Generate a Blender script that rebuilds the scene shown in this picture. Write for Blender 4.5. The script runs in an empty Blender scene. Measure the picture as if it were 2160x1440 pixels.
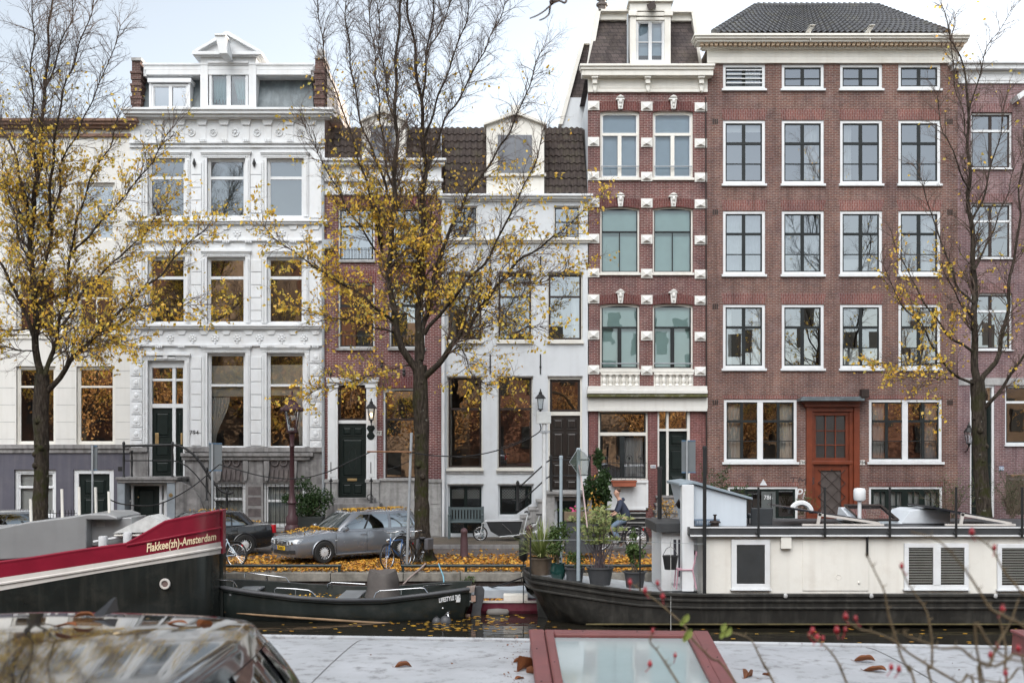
import bpy, bmesh, math, random
from mathutils import Vector, Matrix
RD = random.Random(11)
SC = bpy.context.scene
COL = SC.collection
F, HY, CX, H = 2300.0, 950.0, 1080.0, 3.35     # focal length (px of a 2160 wide frame), eye line, centre, eye height above the far quay edge
SF = 56.0                                      # scale of the facade plane, px per metre
DF = F / SF
WATER = -0.95
def P(px, py, D): return Vector(((px - CX) / F * D, D, H - (py - HY) / F * D))
def fx(px): return (px - CX) / SF
def fz(py): return H - (py - HY) / SF
def FQ(px, py, d=0.0): return Vector((fx(px), DF + d, fz(py)))
def FP(px, py, d=0.0):            # a point seen at that pixel; small recesses keep the facade's own scale so that walls stay square
    k = (DF + d) / DF if (d < -.15 or d > .5) else 1.0
    return Vector((fx(px) * k, DF + d, H + (fz(py) - H) * k))
def rr(a, b): return RD.uniform(a, b)

# ------------------------------------------------------------------ mesh collector
class MB:
    def __init__(s): s.v = []; s.f = []; s.mi = []; s.m = 0; s.cuts = []
    def cut(s): s.cuts.append((len(s.v), len(s.f)))   # a new separate piece starts here
    def add(s, vs, fs):
        n = len(s.v); s.v.extend([tuple(v) for v in vs])
        for f in fs: s.f.append(tuple(n + i for i in f)); s.mi.append(s.m)
        return s
    def quad(s, a, b, c, d): return s.add([a, b, c, d], [(0, 1, 2, 3)])
    def hexa(s, p):   # 8 points: bottom ring 4, top ring 4
        return s.add(p, [(3, 2, 1, 0), (4, 5, 6, 7), (0, 1, 5, 4), (1, 2, 6, 5), (2, 3, 7, 6), (3, 0, 4, 7)])
    def box(s, x0, x1, y0, y1, z0, z1):
        return s.hexa([(x0, y0, z0), (x1, y0, z0), (x1, y1, z0), (x0, y1, z0), (x0, y0, z1), (x1, y0, z1), (x1, y1, z1), (x0, y1, z1)])
    def fb(s, a, b, c, d, d0, d1):  # facade box from photo pixels (left, top, right, bottom), depth offsets
        p, q = FP(a, d, d0), FP(c, b, d0)
        return s.box(p.x, q.x, DF + d0, DF + d1, p.z, q.z)
    def prism(s, pts, y0, y1):      # outline in (x,z) extruded along y
        n = len(pts)
        v = [(p[0], y0, p[1]) for p in pts] + [(p[0], y1, p[1]) for p in pts]
        f = [tuple(range(n)), tuple(range(2 * n - 1, n - 1, -1))] + [(i, (i + 1) % n, n + (i + 1) % n, n + i) for i in range(n)]
        return s.add(v, f)
    def fprism(s, pts, d0, d1): return s.prism([(FP(a, b, d0).x, FP(a, b, d0).z) for a, b in pts], DF + d0, DF + d1)
    def prof_x(s, prof, x0, x1, ret=True):  # profile in (y,z) run along x (cornices)
        n = len(prof)
        v = [(x0, p[0], p[1]) for p in prof] + [(x1, p[0], p[1]) for p in prof]
        f = [tuple(range(n)), tuple(range(2 * n - 1, n - 1, -1))] + [(i, (i + 1) % n, n + (i + 1) % n, n + i) for i in range(n)]
        return s.add(v, f)
    def tube(s, pts, r, n=6, cap=True, up=None):
        pts = [Vector(p) for p in pts]; k = len(pts)
        if not isinstance(r, (list, tuple)): r = [r] * k
        rings = []; ref = None
        for i, p in enumerate(pts):
            t = (pts[min(i + 1, k - 1)] - pts[max(i - 1, 0)])
            if t.length < 1e-9: t = Vector((0, 0, 1))
            t.normalize()
            if ref is None:
                ref = Vector((0, 0, 1)) if abs(t.z) < .9 else Vector((0, 1, 0))
            a = ref - t * ref.dot(t)
            if a.length < 1e-6: a = t.orthogonal()
            a.normalize(); ref = a; b = t.cross(a)
            rings.append([p + (a * math.cos(2 * math.pi * j / n) + b * math.sin(2 * math.pi * j / n)) * r[i] for j in range(n)])
        return s.loft(rings, cap)
    def loft(s, rings, cap=True, closed=True):
        n = len(rings[0]); v = [p for g in rings for p in g]; f = []
        for i in range(len(rings) - 1):
            for j in range(n if closed else n - 1):
                j2 = (j + 1) % n
                f.append((i * n + j, i * n + j2, (i + 1) * n + j2, (i + 1) * n + j))
        if cap:
            f.append(tuple(range(n - 1, -1, -1))); m = (len(rings) - 1) * n; f.append(tuple(range(m, m + n)))
        return s.add(v, f)
    def lathe(s, prof, c=(0, 0, 0), n=12, axis='z', cap=True):
        rings = []
        for r, h in prof:
            g = []
            for j in range(n):
                a = 2 * math.pi * j / n; u, w = r * math.cos(a), r * math.sin(a)
                if axis == 'z': g.append((c[0] + u, c[1] + w, c[2] + h))
                elif axis == 'y': g.append((c[0] + u, c[1] + h, c[2] + w))
                else: g.append((c[0] + h, c[1] + u, c[2] + w))
            rings.append(g)
        return s.loft(rings, cap)
    def ball(s, c, rx, ry=None, rz=None, n=8, m=6):
        ry = ry or rx; rz = rz or rx; pr = []
        for i in range(m + 1):
            a = -math.pi / 2 + math.pi * i / m
            pr.append((max(math.cos(a), .02), math.sin(a)))
        rings = [[(c[0] + rx * r * math.cos(2 * math.pi * j / n), c[1] + ry * r * math.sin(2 * math.pi * j / n), c[2] + rz * h) for j in range(n)] for r, h in pr]
        return s.loft(rings, True)
    def torus(s, c, R, r, axis='y', n=24, m=6, a0=0, a1=2 * math.pi):
        full = abs(a1 - a0 - 2 * math.pi) < 1e-6; pts = []
        k = n if full else n + 1; rings = []
        for i in range(k):
            a = a0 + (a1 - a0) * i / n; g = []
            for j in range(m):
                b = 2 * math.pi * j / m; rad = R + r * math.cos(b); h = r * math.sin(b)
                u, w = rad * math.cos(a), rad * math.sin(a)
                g.append((c[0] + u, c[1] + h, c[2] + w) if axis == 'y' else ((c[0] + u, c[1] + w, c[2] + h) if axis == 'z' else (c[0] + h, c[1] + u, c[2] + w)))
            rings.append(g)
        if full: rings.append(rings[0])
        return s.loft(rings, not full)
    def xf(s, M, start=0):
        s.v[start:] = [tuple(M @ Vector(v)) for v in s.v[start:]]; return s
    def build(s, name, mats, parent=None, smooth=None, bevel=0, local=False, recalc=True, seg=2):
        if s.cuts:
            cs = s.cuts + [(len(s.v), len(s.f))]; r = None
            for (a, fa), (b, fb_) in zip(cs[:-1], cs[1:]):
                if b <= a: continue
                q = MB(); q.v = s.v[a:b]; q.f = [tuple(i - a for i in f) for f in s.f[fa:fb_]]; q.mi = s.mi[fa:fb_]
                r = q.build(name, mats, parent, smooth, bevel, local, recalc, seg)
            return r
        me = bpy.data.meshes.new(name)
        o = Vector((0, 0, 0))
        if parent is not None and not local: o = wloc(parent)
        me.from_pydata([(v[0] - o.x, v[1] - o.y, v[2] - o.z) for v in s.v] if o.length else s.v, [], s.f)
        if not isinstance(mats, (list, tuple)): mats = [mats]
        for m in mats: me.materials.append(m)
        if len(mats) > 1: me.polygons.foreach_set('material_index', s.mi)
        if recalc:
            bm = bmesh.new(); bm.from_mesh(me)
            bmesh.ops.recalc_face_normals(bm, faces=bm.faces); bm.to_mesh(me); bm.free()
        ob = bpy.data.objects.new(name, me); COL.objects.link(ob)
        if parent is not None: ob.parent = parent
        if smooth is not None:
            me.shade_smooth(); me.set_sharp_from_angle(angle=math.radians(smooth))
        if bevel:
            b = ob.modifiers.new('bevel', 'BEVEL'); b.width = bevel; b.segments = seg; b.limit_method = 'ANGLE'; b.angle_limit = math.radians(40)
        me.update()
        return ob
def wloc(o):
    v = Vector((0, 0, 0))
    while o is not None: v += o.location; o = o.parent
    return v
def tag(o, label, cat, group=None, kind=None):
    o['label'] = label; o['category'] = cat
    if group: o['group'] = group
    if kind: o['kind'] = kind
    return o
def thing(name, label, cat, loc=(0, 0, 0), rz=0.0, group=None):
    o = bpy.data.objects.new(name, None); COL.objects.link(o); o.empty_display_size = .2
    o.location = loc; o.rotation_euler = (0, 0, rz)
    return tag(o, label, cat, group)
def struct(o): o['kind'] = 'structure'; return o
def dup(root, label=None):
    c = root.copy(); COL.objects.link(c)
    if label: c['label'] = label
    for ch in list(root.children): d = dup(ch); d.parent = c
    return c

# ------------------------------------------------------------------ materials
def nt(name):
    m = bpy.data.materials.new(name); m.use_nodes = True; t = m.node_tree; t.nodes.clear()
    out = t.nodes.new('ShaderNodeOutputMaterial'); return m, t, out
def N(t, typ, **kw):
    n = t.nodes.new(typ)
    for k, v in kw.items():
        if k in n.inputs: n.inputs[k].default_value = v
        else: setattr(n, k, v)
    return n
def coords(t, scale=(1, 1, 1), swap=None):
    c = N(t, 'ShaderNodeTexCoord'); mp = N(t, 'ShaderNodeMapping'); mp.inputs['Scale'].default_value = scale
    t.links.new(c.outputs['Object'], mp.inputs['Vector']); return mp.outputs['Vector']
def rgba(c, k=1.0): return (min(c[0] * k, 1), min(c[1] * k, 1), min(c[2] * k, 1), 1)
def mixc(t, fac, a, b, mode='MIX'):
    m = N(t, 'ShaderNodeMix', data_type='RGBA', blend_type=mode)
    for sock, v in ((m.inputs[0], fac), (m.inputs[6], a), (m.inputs[7], b)):
        if hasattr(v, 'links'): t.links.new(v, sock)
        else: sock.default_value = v
    return m.outputs[2]
def ramp(t, fac, stops, interp='LINEAR'):
    r = N(t, 'ShaderNodeValToRGB'); r.color_ramp.interpolation = interp
    while len(r.color_ramp.elements) < len(stops): r.color_ramp.elements.new(.5)
    for e, (p, c) in zip(r.color_ramp.elements, stops): e.position = p; e.color = c if len(c) == 4 else (*c, 1)
    t.links.new(fac, r.inputs[0]); return r.outputs[0]
def finish(t, out, col, rough=.6, metal=0.0, spec=.5, bumph=None, bumps=.3, bumpd=.01, coat=0.0, roughtex=None, extra=None):
    b = N(t, 'ShaderNodeBsdfPrincipled')
    if hasattr(col, 'links'): t.links.new(col, b.inputs['Base Color'])
    else: b.inputs['Base Color'].default_value = col
    b.inputs['Roughness'].default_value = rough; b.inputs['Metallic'].default_value = metal
    b.inputs['Specular IOR Level'].default_value = spec; b.inputs['Coat Weight'].default_value = coat; b.inputs['Coat Roughness'].default_value = .06
    if roughtex is not None: t.links.new(roughtex, b.inputs['Roughness'])
    if bumph is not None:
        bp = N(t, 'ShaderNodeBump'); bp.inputs['Strength'].default_value = bumps; bp.inputs['Distance'].default_value = bumpd
        t.links.new(bumph, bp.inputs['Height']); t.links.new(bp.outputs[0], b.inputs['Normal'])
    if extra: extra(b)
    t.links.new(b.outputs[0], out.inputs[0]); return b
MATS = {}
def M(name, col, rough=.6, var=.18, scale=3.0, metal=0.0, spec=.4, bump=.15, bscale=30., streak=0.0, coat=0.0, dirt=None, dirtamt=.0, dscale=1.2):
    """plain surface: base colour with two scales of tonal noise, optional vertical weather streaks and dirt blotches"""
    if name in MATS: return MATS[name]
    m, t, out = nt(name)
    v = coords(t)
    n1 = N(t, 'ShaderNodeTexNoise', Scale=scale, Detail=6.0, Roughness=.6); t.links.new(v, n1.inputs['Vector'])
    c = ramp(t, n1.outputs[0], [(.3, rgba(col, 1 - var)), (.7, rgba(col, 1 + var))])
    if streak:
        v2 = coords(t, (6, 6, .35)); n2 = N(t, 'ShaderNodeTexNoise', Scale=1.0, Detail=5.0); t.links.new(v2, n2.inputs['Vector'])
        f = ramp(t, n2.outputs[0], [(.48, (0, 0, 0)), (.75, (streak,) * 3)])
        c = mixc(t, f, c, rgba(dirt or tuple(x * .45 for x in col)))
    if dirt and dirtamt:
        n3 = N(t, 'ShaderNodeTexNoise', Scale=dscale, Detail=8.0, Roughness=.7); t.links.new(v, n3.inputs['Vector'])
        f = ramp(t, n3.outputs[0], [(.52, (0, 0, 0)), (.68, (dirtamt,) * 3)])
        c = mixc(t, f, c, rgba(dirt))
    bh = None
    if bump:
        n4 = N(t, 'ShaderNodeTexNoise', Scale=bscale, Detail=4.0); t.links.new(v, n4.inputs['Vector']); bh = n4.outputs[0]
    finish(t, out, c, rough, metal, spec, bh, bump, .01, coat)
    MATS[name] = m; return m
def brick(name, a, b, mortar, w=.21, h=.065, ms=.009, soldier=False, bias=0.0, rough=.85, wear=None, wearamt=.35):
    if name in MATS: return MATS[name]
    m, t, out = nt(name)
    c = N(t, 'ShaderNodeTexCoord'); s = N(t, 'ShaderNodeSeparateXYZ'); t.links.new(c.outputs['Object'], s.inputs[0])
    ad = N(t, 'ShaderNodeMath', operation='ADD'); t.links.new(s.outputs[0], ad.inputs[0]); t.links.new(s.outputs[1], ad.inputs[1])
    cb = N(t, 'ShaderNodeCombineXYZ')
    t.links.new(ad.outputs[0], cb.inputs[1 if soldier else 0]); t.links.new(s.outputs[2], cb.inputs[0 if soldier else 1])
    br = N(t, 'ShaderNodeTexBrick'); br.inputs['Scale'].default_value = 1; br.inputs['Brick Width'].default_value = w; br.inputs['Row Height'].default_value = h
    br.inputs['Mortar Size'].default_value = ms; br.inputs['Mortar Smooth'].default_value = .2; br.inputs['Bias'].default_value = bias
    br.inputs['Color1'].default_value = rgba(a); br.inputs['Color2'].default_value = rgba(b); br.inputs['Mortar'].default_value = rgba(mortar)
    t.links.new(cb.outputs[0], br.inputs['Vector'])
    n1 = N(t, 'ShaderNodeTexNoise', Scale=.7, Detail=7.0, Roughness=.65); t.links.new(c.outputs['Object'], n1.inputs['Vector'])
    k = ramp(t, n1.outputs[0], [(.3, (.66, .64, .70)), (.7, (1.28, 1.2, 1.14))])
    col = mixc(t, 1.0, br.outputs[0], k, 'MULTIPLY')
    n5 = N(t, 'ShaderNodeTexNoise', Scale=14.0, Detail=3.0); t.links.new(cb.outputs[0], n5.inputs['Vector'])
    col = mixc(t, 1.0, col, ramp(t, n5.outputs[0], [(.3, (.8, .8, .8)), (.7, (1.2, 1.2, 1.2))]), 'MULTIPLY')
    if wear:
        n2 = N(t, 'ShaderNodeTexNoise', Scale=2.2, Detail=9.0, Roughness=.75); t.links.new(c.outputs['Object'], n2.inputs['Vector'])
        col = mixc(t, ramp(t, n2.outputs[0], [(.5, (0, 0, 0)), (.72, (wearamt,) * 3)]), col, rgba(wear))
    v9 = coords(t, (2.6, 2.6, .22)); n9 = N(t, 'ShaderNodeTexNoise', Scale=1.0, Detail=7.0, Roughness=.7); t.links.new(v9, n9.inputs['Vector'])   # rain streaks and soot
    col = mixc(t, 1.0, col, ramp(t, n9.outputs[0], [(.36, (.72, .70, .70)), (.52, (1, 1, 1)), (.72, (1.16, 1.15, 1.16))]), 'MULTIPLY')
    finish(t, out, col, rough, 0, .25, br.outputs['Fac'], -.5, .01)
    MATS[name] = m; return m
def glass(name, refl=.45, tint=(.75, .8, .8), wav=.0022, wscale=1.1, rough=0.0):
    """window pane: see-through with a strong mirror share and slightly wavy old-glass normals"""
    if name in MATS: return MATS[name]
    m, t, out = nt(name)
    tr = N(t, 'ShaderNodeBsdfTransparent'); tr.inputs[0].default_value = rgba(tint)
    gl = N(t, 'ShaderNodeBsdfGlossy'); gl.inputs['Color'].default_value = (.95, .97, 1, 1); gl.inputs['Roughness'].default_value = rough
    v = coords(t); n = N(t, 'ShaderNodeTexNoise', Scale=wscale, Detail=2.0); t.links.new(v, n.inputs['Vector'])
    bp = N(t, 'ShaderNodeBump'); bp.inputs['Strength'].default_value = 1; bp.inputs['Distance'].default_value = wav
    t.links.new(n.outputs[0], bp.inputs['Height']); t.links.new(bp.outputs[0], gl.inputs['Normal'])
    fr = N(t, 'ShaderNodeFresnel', IOR=1.45)
    ma = N(t, 'ShaderNodeMath', operation='ADD', use_clamp=True); t.links.new(fr.outputs[0], ma.inputs[0]); ma.inputs[1].default_value = refl
    mx = N(t, 'ShaderNodeMixShader'); t.links.new(ma.outputs[0], mx.inputs[0]); t.links.new(tr.outputs[0], mx.inputs[1]); t.links.new(gl.outputs[0], mx.inputs[2])
    t.links.new(mx.outputs[0], out.inputs[0]); MATS[name] = m; return m
def emit(name, col, s):
    m, t, out = nt(name); e = N(t, 'ShaderNodeEmission'); e.inputs[0].default_value = rgba(col); e.inputs[1].default_value = s
    t.links.new(e.outputs[0], out.inputs[0]); return m
def leafmat(name, cols, rough=.55, trans=.3):
    m, t, out = nt(name); g = N(t, 'ShaderNodeNewGeometry')
    c = ramp(t, g.outputs['Random Per Island'], [(i / (len(cols) - 1), rgba(k)) for i, k in enumerate(cols)])
    b = N(t, 'ShaderNodeBsdfPrincipled'); b.inputs['Roughness'].default_value = rough; b.inputs['Specular IOR Level'].default_value = .3
    t.links.new(c, b.inputs['Base Color'])
    tl = N(t, 'ShaderNodeBsdfTranslucent'); t.links.new(c, tl.inputs[0])
    mx = N(t, 'ShaderNodeMixShader'); mx.inputs[0].default_value = trans
    t.links.new(b.outputs[0], mx.inputs[1]); t.links.new(tl.outputs[0], mx.inputs[2]); t.links.new(mx.outputs[0], out.inputs[0]); return m

WHITE = M('white_paint', (.66, .675, .69), .55, .05, 2, streak=.16, dirt=(.42, .39, .35), dirtamt=.22, bump=.08)
CREAM = M('cream_paint', (.70, .68, .63), .55, .06, 2, streak=.14, dirt=(.40, .36, .28), dirtamt=.2, bump=.05)
CREAMW = M('cream_render', (.66, .65, .62), .7, .06, 1.2, streak=.2, dirt=(.42, .38, .33), dirtamt=.15, bump=.1)
PLASTER = M('pale_plaster', (.60, .625, .65), .75, .05, .9, streak=.18, dirt=(.40, .40, .40), dirtamt=.22, bump=.1)
STONEW = M('white_stone', (.68, .67, .64), .7, .1, 3, streak=.2, dirt=(.3, .28, .25), dirtamt=.25, bump=.2)
STONE = M('grey_stone', (.23, .222, .22), .8, .28, 3, streak=.65, dirt=(.055, .05, .05), dirtamt=.7, bump=.4, bscale=14)
STONEL = M('pale_grey_stone', (.33, .325, .32), .8, .22, 5, streak=.5, dirt=(.12, .115, .11), dirtamt=.5, bump=.4, bscale=20)
STONED = M('dark_carved_stone', (.10, .085, .085), .7, .3, 6, streak=.2, dirt=(.25, .22, .2), dirtamt=.4, bump=.5, bscale=16)
BLUESTONE = M('blue_grey_stone', (.25, .28, .31), .7, .15, 3, streak=.3, dirt=(.12, .12, .12), dirtamt=.3)
BASEP = M('dark_purple_render', (.085, .082, .105), .75, .1, 1.5, streak=.25, dirt=(.18, .17, .18), dirtamt=.2)
DARKG = M('dark_green_paint', (.010, .016, .0145), .42, .2, 4, spec=.22, bump=.03)
SASH = M('black_green_sash_paint', (.018, .021, .022), .45, .2, 4, spec=.25, bump=.03)
SASHB = M('brown_sash_paint', (.036, .026, .023), .45, .2, 4, spec=.25, bump=.03)
BLACK = M('black_iron', (.015, .015, .016), .45, .2, 6, bump=.05)
LEAD = M('lead_sheet', (.095, .115, .125), .5, .22, 2, streak=.5, dirt=(.20, .24, .26), dirtamt=.35, dscale=2)
SLATE = brick('slate_roof', (.055, .048, .048), (.085, .072, .07), (.03, .028, .028), .3, .16, .012, wear=(.17, .14, .10), wearamt=.3)
DARKTILE = M('dark_roof_tile', (.052, .040, .036), .7, .35, 5, spec=.3, bump=.3, dirt=(.09, .085, .05), dirtamt=.5, dscale=2.5)
GREYTILE = M('grey_roof_tile', (.10, .10, .105), .55, .3, 4, spec=.4, bump=.2, dirt=(.17, .16, .10), dirtamt=.4, dscale=1.8)
ZINC = M('zinc_pipe', (.32, .34, .36), .5, .15, 3, metal=.3, streak=.3)
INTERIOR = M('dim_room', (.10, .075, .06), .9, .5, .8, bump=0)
CURTAIN = M('white_curtain', (.78, .78, .76), .9, .05, 2, bump=.0)
CURTAINB = M('teal_curtain', (.25, .43, .46), .9, .08, 2, bump=.0)
BLINDG = M('pale_green_blind', (.50, .70, .67), .9, .05, 2, bump=0)
BLINDB = M('pale_blue_blind', (.45, .56, .68), .9, .05, 2, bump=0)
BLINDW = M('roman_blind_fabric', (.62, .62, .58), .9, .08, 3, bump=0)
MOSS = M('mossy_ledge', (.10, .10, .04), .9, .4, 6, dirt=(.4, .38, .33), dirtamt=.5, dscale=4)
DOORB = M('dark_brown_door_paint', (.020, .015, .013), .28, .2, 4, spec=.5, bump=.03)
BRASS = M('old_brass', (.5, .36, .18), .35, .2, 5, metal=.8)
B784 = brick('brown_red_brick', (.160, .072, .054), (.108, .052, .044), (.23, .205, .185), ms=.010, wear=(.29, .22, .21), wearamt=.38)
B784L = brick('soldier_brick', (.19, .072, .058), (.14, .055, .048), (.25, .2, .19), ms=.009, soldier=True)
B788 = brick('dark_red_brick', (.145, .05, .045), (.105, .042, .04), (.30, .25, .23), ms=.009, wear=(.3, .25, .24), wearamt=.32)
B788L = brick('arch_brick', (.13, .040, .035), (.095, .032, .03), (.2, .14, .13), ms=.008, soldier=True)
B788G = brick('painted_red_brick', (.165, .062, .058), (.125, .05, .048), (.24, .16, .15), ms=.008, wear=(.3, .2, .2), wearamt=.3)
B792 = brick('purple_red_brick', (.15, .038, .036), (.11, .034, .036), (.33, .27, .26), ms=.011, wear=(.3, .22, .22), wearamt=.2)
B792L = brick('red_flat_arch', (.15, .038, .034), (.12, .034, .034), (.28, .2, .2), ms=.008, soldier=True)
B782 = brick('mauve_brick', (.185, .105, .108), (.14, .082, .088), (.27, .23, .23), ms=.010, wear=(.32, .27, .28), wearamt=.3)
B782L = brick('mauve_arch', (.17, .08, .08), (.13, .07, .07), (.28, .22, .22), ms=.009, soldier=True)
BOLD = brick('old_gable_brick', (.12, .06, .05), (.09, .05, .045), (.2, .17, .15))
WOOD = M('orange_varnished_wood', (.155, .036, .016), .35, .25, 3, spec=.5, streak=.4, dirt=(.12, .03, .015), bump=.1)
G_TOP = glass('attic_window_glass', .22, (.75, .8, .8))
G_UP = glass('sky_window_glass', .36, (.78, .82, .84), .0006, .8)
G_BL = glass('blind_window_glass', .10, (.86, .9, .9))
G_LOW = glass('street_window_glass', .30, (.86, .86, .84), .0016, 1.3)
GLV = [glass('street_glass_dim', .16, (.8, .8, .78), .0012, 1.1), glass('street_glass_mid', .24, (.85, .85, .83), .0022, 1.6), glass('street_glass_bright', .33, (.85, .85, .85), .001, .9)]
G_MID = glass('curtained_window_glass', .17, (.9, .9, .88), .0016, 1.3)
G_CLEAR = glass('clear_glass', .10, (.9, .92, .92))
EXPOSURE = 1.1
# ------------------------------------------------------------------ house kit
GZ = .02
class House:
    def __init__(s, label, l, r, top):
        s.l, s.r, s.top = l, r, top; s.holes = []
        s.root = thing('canal_house', label, 'house', (fx((l + r) / 2), DF, 0), group='canal houses in a row')
    def part(s, mb, name, mat, **k): return mb.build(name, mat, s.root, **k)
    def body(s, mat, mat_side=None, bottom=1140, depth=11, d=0.0, regions=None, clip=None):
        """front wall with its openings (regions: list of (top,bottom,material)), plus side, back and flat top"""
        regions = regions or [(s.top, bottom, mat)]
        for (a, b, mm) in regions:
            mb = MB(); hs = [h for h in s.holes if h[1] < b and h[3] > a]
            xs = sorted({s.l, s.r} | {min(max(v, s.l), s.r) for h in hs for v in (h[0], h[2])}); ys = sorted({a, b} | {min(max(v, a), b) for h in hs for v in (h[1], h[3])})
            for i in range(len(xs) - 1):
                for j in range(len(ys) - 1):
                    cx, cy = (xs[i] + xs[i + 1]) / 2, (ys[j] + ys[j + 1]) / 2
                    if any(h[0] < cx < h[2] and h[1] < cy < h[3] for h in hs): continue
                    mb.quad(FP(xs[i], ys[j + 1], d), FP(xs[i + 1], ys[j + 1], d), FP(xs[i + 1], ys[j], d), FP(xs[i], ys[j], d))
            for (l, t, r, b2) in hs:
                t1, b1 = max(t, a), min(b2, b); e = d + .32
                if t >= a: mb.quad(FP(l, t, d), FP(r, t, d), FQ(r, t, e), FQ(l, t, e))
                if b2 <= b: mb.quad(FP(l, b2, d), FQ(l, b2, e), FQ(r, b2, e), FP(r, b2, d))
                mb.quad(FP(l, t1, d), FQ(l, t1, e), FQ(l, b1, e), FP(l, b1, d)); mb.quad(FP(r, t1, d), FP(r, b1, d), FQ(r, b1, e), FQ(r, t1, e))
            s.part(mb, 'wall', mm, recalc=False)
        mb = MB(); l, r, a, b = s.l, s.r, s.top, bottom
        e = d + depth
        mb.quad(FP(l, a, d + .002), FP(l, b, d + .002), FQ(l, b, e), FQ(l, a, e)); mb.quad(FP(r, a, d + .002), FQ(r, a, e), FQ(r, b, e), FP(r, b, d + .002))
        mb.quad(FQ(l, a, e), FQ(l, b, e), FQ(r, b, e), FQ(r, a, e)); mb.quad(FP(l, a, d), FP(r, a, d), FQ(r, a, e), FQ(l, a, e))
        s.part(mb, 'side_wall', mat_side or mat, recalc=False)
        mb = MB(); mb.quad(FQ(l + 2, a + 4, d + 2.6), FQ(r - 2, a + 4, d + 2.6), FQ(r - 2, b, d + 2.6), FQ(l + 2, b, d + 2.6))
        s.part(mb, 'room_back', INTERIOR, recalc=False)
def curtain(par, l, t, r, b, d, mat, name='curtain', folds=None, amp=.035, tie=None):
    mb = MB(); n = max(6, int((r - l) / 1.2)); folds = folds or max(2, (r - l) / 7.0); rows = 9; g = []
    ph = rr(0, 6)
    for j in range(rows):
        v = j / (rows - 1); row = []
        for i in range(n + 1):
            u = i / n; x = l + (r - l) * u
            if tie:   # (x of the tie, y fraction, narrowed width fraction)
                k = max(0, 1 - abs(v - tie[1]) / tie[1]) if v < tie[1] else 1
                k = k * k * (3 - 2 * k); x = x * (1 - k * (1 - tie[2])) + tie[0] * k * (1 - tie[2])
            row.append(FP(x, t + (b - t) * v, d + amp * math.sin(2 * math.pi * folds * u + ph + .5 * math.sin(3 * v))))
        g.append(row)
    mb.loft(g, False, False)
    return mb.build(name, mat, par, smooth=60, recalc=False)
def window(h, l, t, r, b, fw=4, fm=None, sm=None, sw=2.5, hb=(), vb=(), d=.10, gl=None, sill=None, cur=(), par=None, hole=True, sillm=None, label=None, arch=0, archm=None, name='window'):
    fm = fm or WHITE; gl = gl or G_UP
    if gl is G_LOW: gl = RD.choice(GLV)
    if hole and par is None: h.holes.append((l, t, r, b))
    mb = MB()
    mb.fb(l, t, r, t + fw, d, d + .14); mb.fb(l, b - fw, r, b, d, d + .14)
    mb.fb(l, t + fw, l + fw, b - fw, d, d + .14); mb.fb(r - fw, t + fw, r, b - fw, d, d + .14)
    for (y, th, k) in [x for x in hb if x[2] == 'f']: mb.fb(l + fw, y - th / 2, r - fw, y + th / 2, d + .004, d + .13)
    for (x, th, a, c, k) in [x for x in vb if x[4] == 'f']: mb.fb(x - th / 2, max(a, t + fw), x + th / 2, min(c, b - fw), d + .007, d + .127)
    if arch:      # curved head: spandrel pieces fill the corners below a segmental arch
        n = 10; pts = []
        for i in range(n + 1):
            u = i / n; pts.append((l + fw + (r - l - 2 * fw) * u, t + fw + arch * (2 * u - 1) ** 2))
        for i in range(n):
            mb.fprism([pts[i], pts[i + 1], (pts[i + 1][0], t + fw - .2), (pts[i][0], t + fw - .2)], d + .01, d + .12)
    w = mb.build(name if par is None else 'window_frame', fm, par or h.root, bevel=.008 if par is None else 0)
    if label: w['label'] = label
    tgt = w if par is None else par
    il, it, ir, ib = l + fw, t + fw, r - fw, b - fw
    if sm:
        mb = MB(); e0, e1 = d + .03, d + .10
        mb.fb(il, it, ir, it + sw, e0, e1); mb.fb(il, ib - sw, ir, ib, e0, e1); mb.fb(il, it + sw, il + sw, ib - sw, e0, e1); mb.fb(ir - sw, it + sw, ir, ib - sw, e0, e1)
        for (y, th, k) in [x for x in hb if x[2] == 's']: mb.fb(il + sw, y - th / 2, ir - sw, y + th / 2, e0 - .006, e1 - .004)
        for (x, th, a, c, k) in [x for x in vb if x[4] == 's']: mb.fb(x - th / 2, max(a, it + sw), x + th / 2, min(c, ib - sw), e0 + .003, e1 - .008)
        mb.build('sash', sm, tgt)
    mb = MB(); ys = sorted([it] + [x[0] for x in hb] + [ib])
    for j in range(len(ys) - 1):
        my = (ys[j] + ys[j + 1]) / 2; xs = sorted([il] + [x[0] for x in vb if x[2] < my < x[3]] + [ir])
        for i in range(len(xs) - 1):
            tx, ty = rr(-.006, .006), rr(-.006, .006); hw, hh = fx(xs[i + 1]) - fx(xs[i]), fz(ys[j]) - fz(ys[j + 1]); q = d + .065
            mb.quad(FP(xs[i], ys[j + 1], q - tx * hw - ty * hh), FP(xs[i + 1], ys[j + 1], q + tx * hw - ty * hh), FP(xs[i + 1], ys[j], q + tx * hw + ty * hh), FP(xs[i], ys[j], q - tx * hw + ty * hh))
    mb.build('pane', gl, tgt, recalc=False)
    for c in cur:
        k = c[0]
        if k == 'blind':   # flat blind (mat, y0, y1)
            m2 = MB(); m2.quad(FP(il - 1, c[3], d + .2), FP(ir + 1, c[3], d + .2), FP(ir + 1, c[2], d + .2), FP(il - 1, c[2], d + .2)); m2.build('blind', c[1], tgt, recalc=False)
        elif k == 'l': curtain(tgt, il - 1, it, il + (ir - il) * c[2], ib, d + .28, c[1])
        elif k == 'r': curtain(tgt, ir - (ir - il) * c[2], it, ir + 1, ib, d + .28, c[1])
        elif k == 'full': curtain(tgt, il - 1, it, ir + 1, ib, d + .28, c[1])
        elif k == 'x': curtain(tgt, c[2], c[3], c[4], c[5], d + .28, c[1], tie=c[6] if len(c) > 6 else None)
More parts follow.
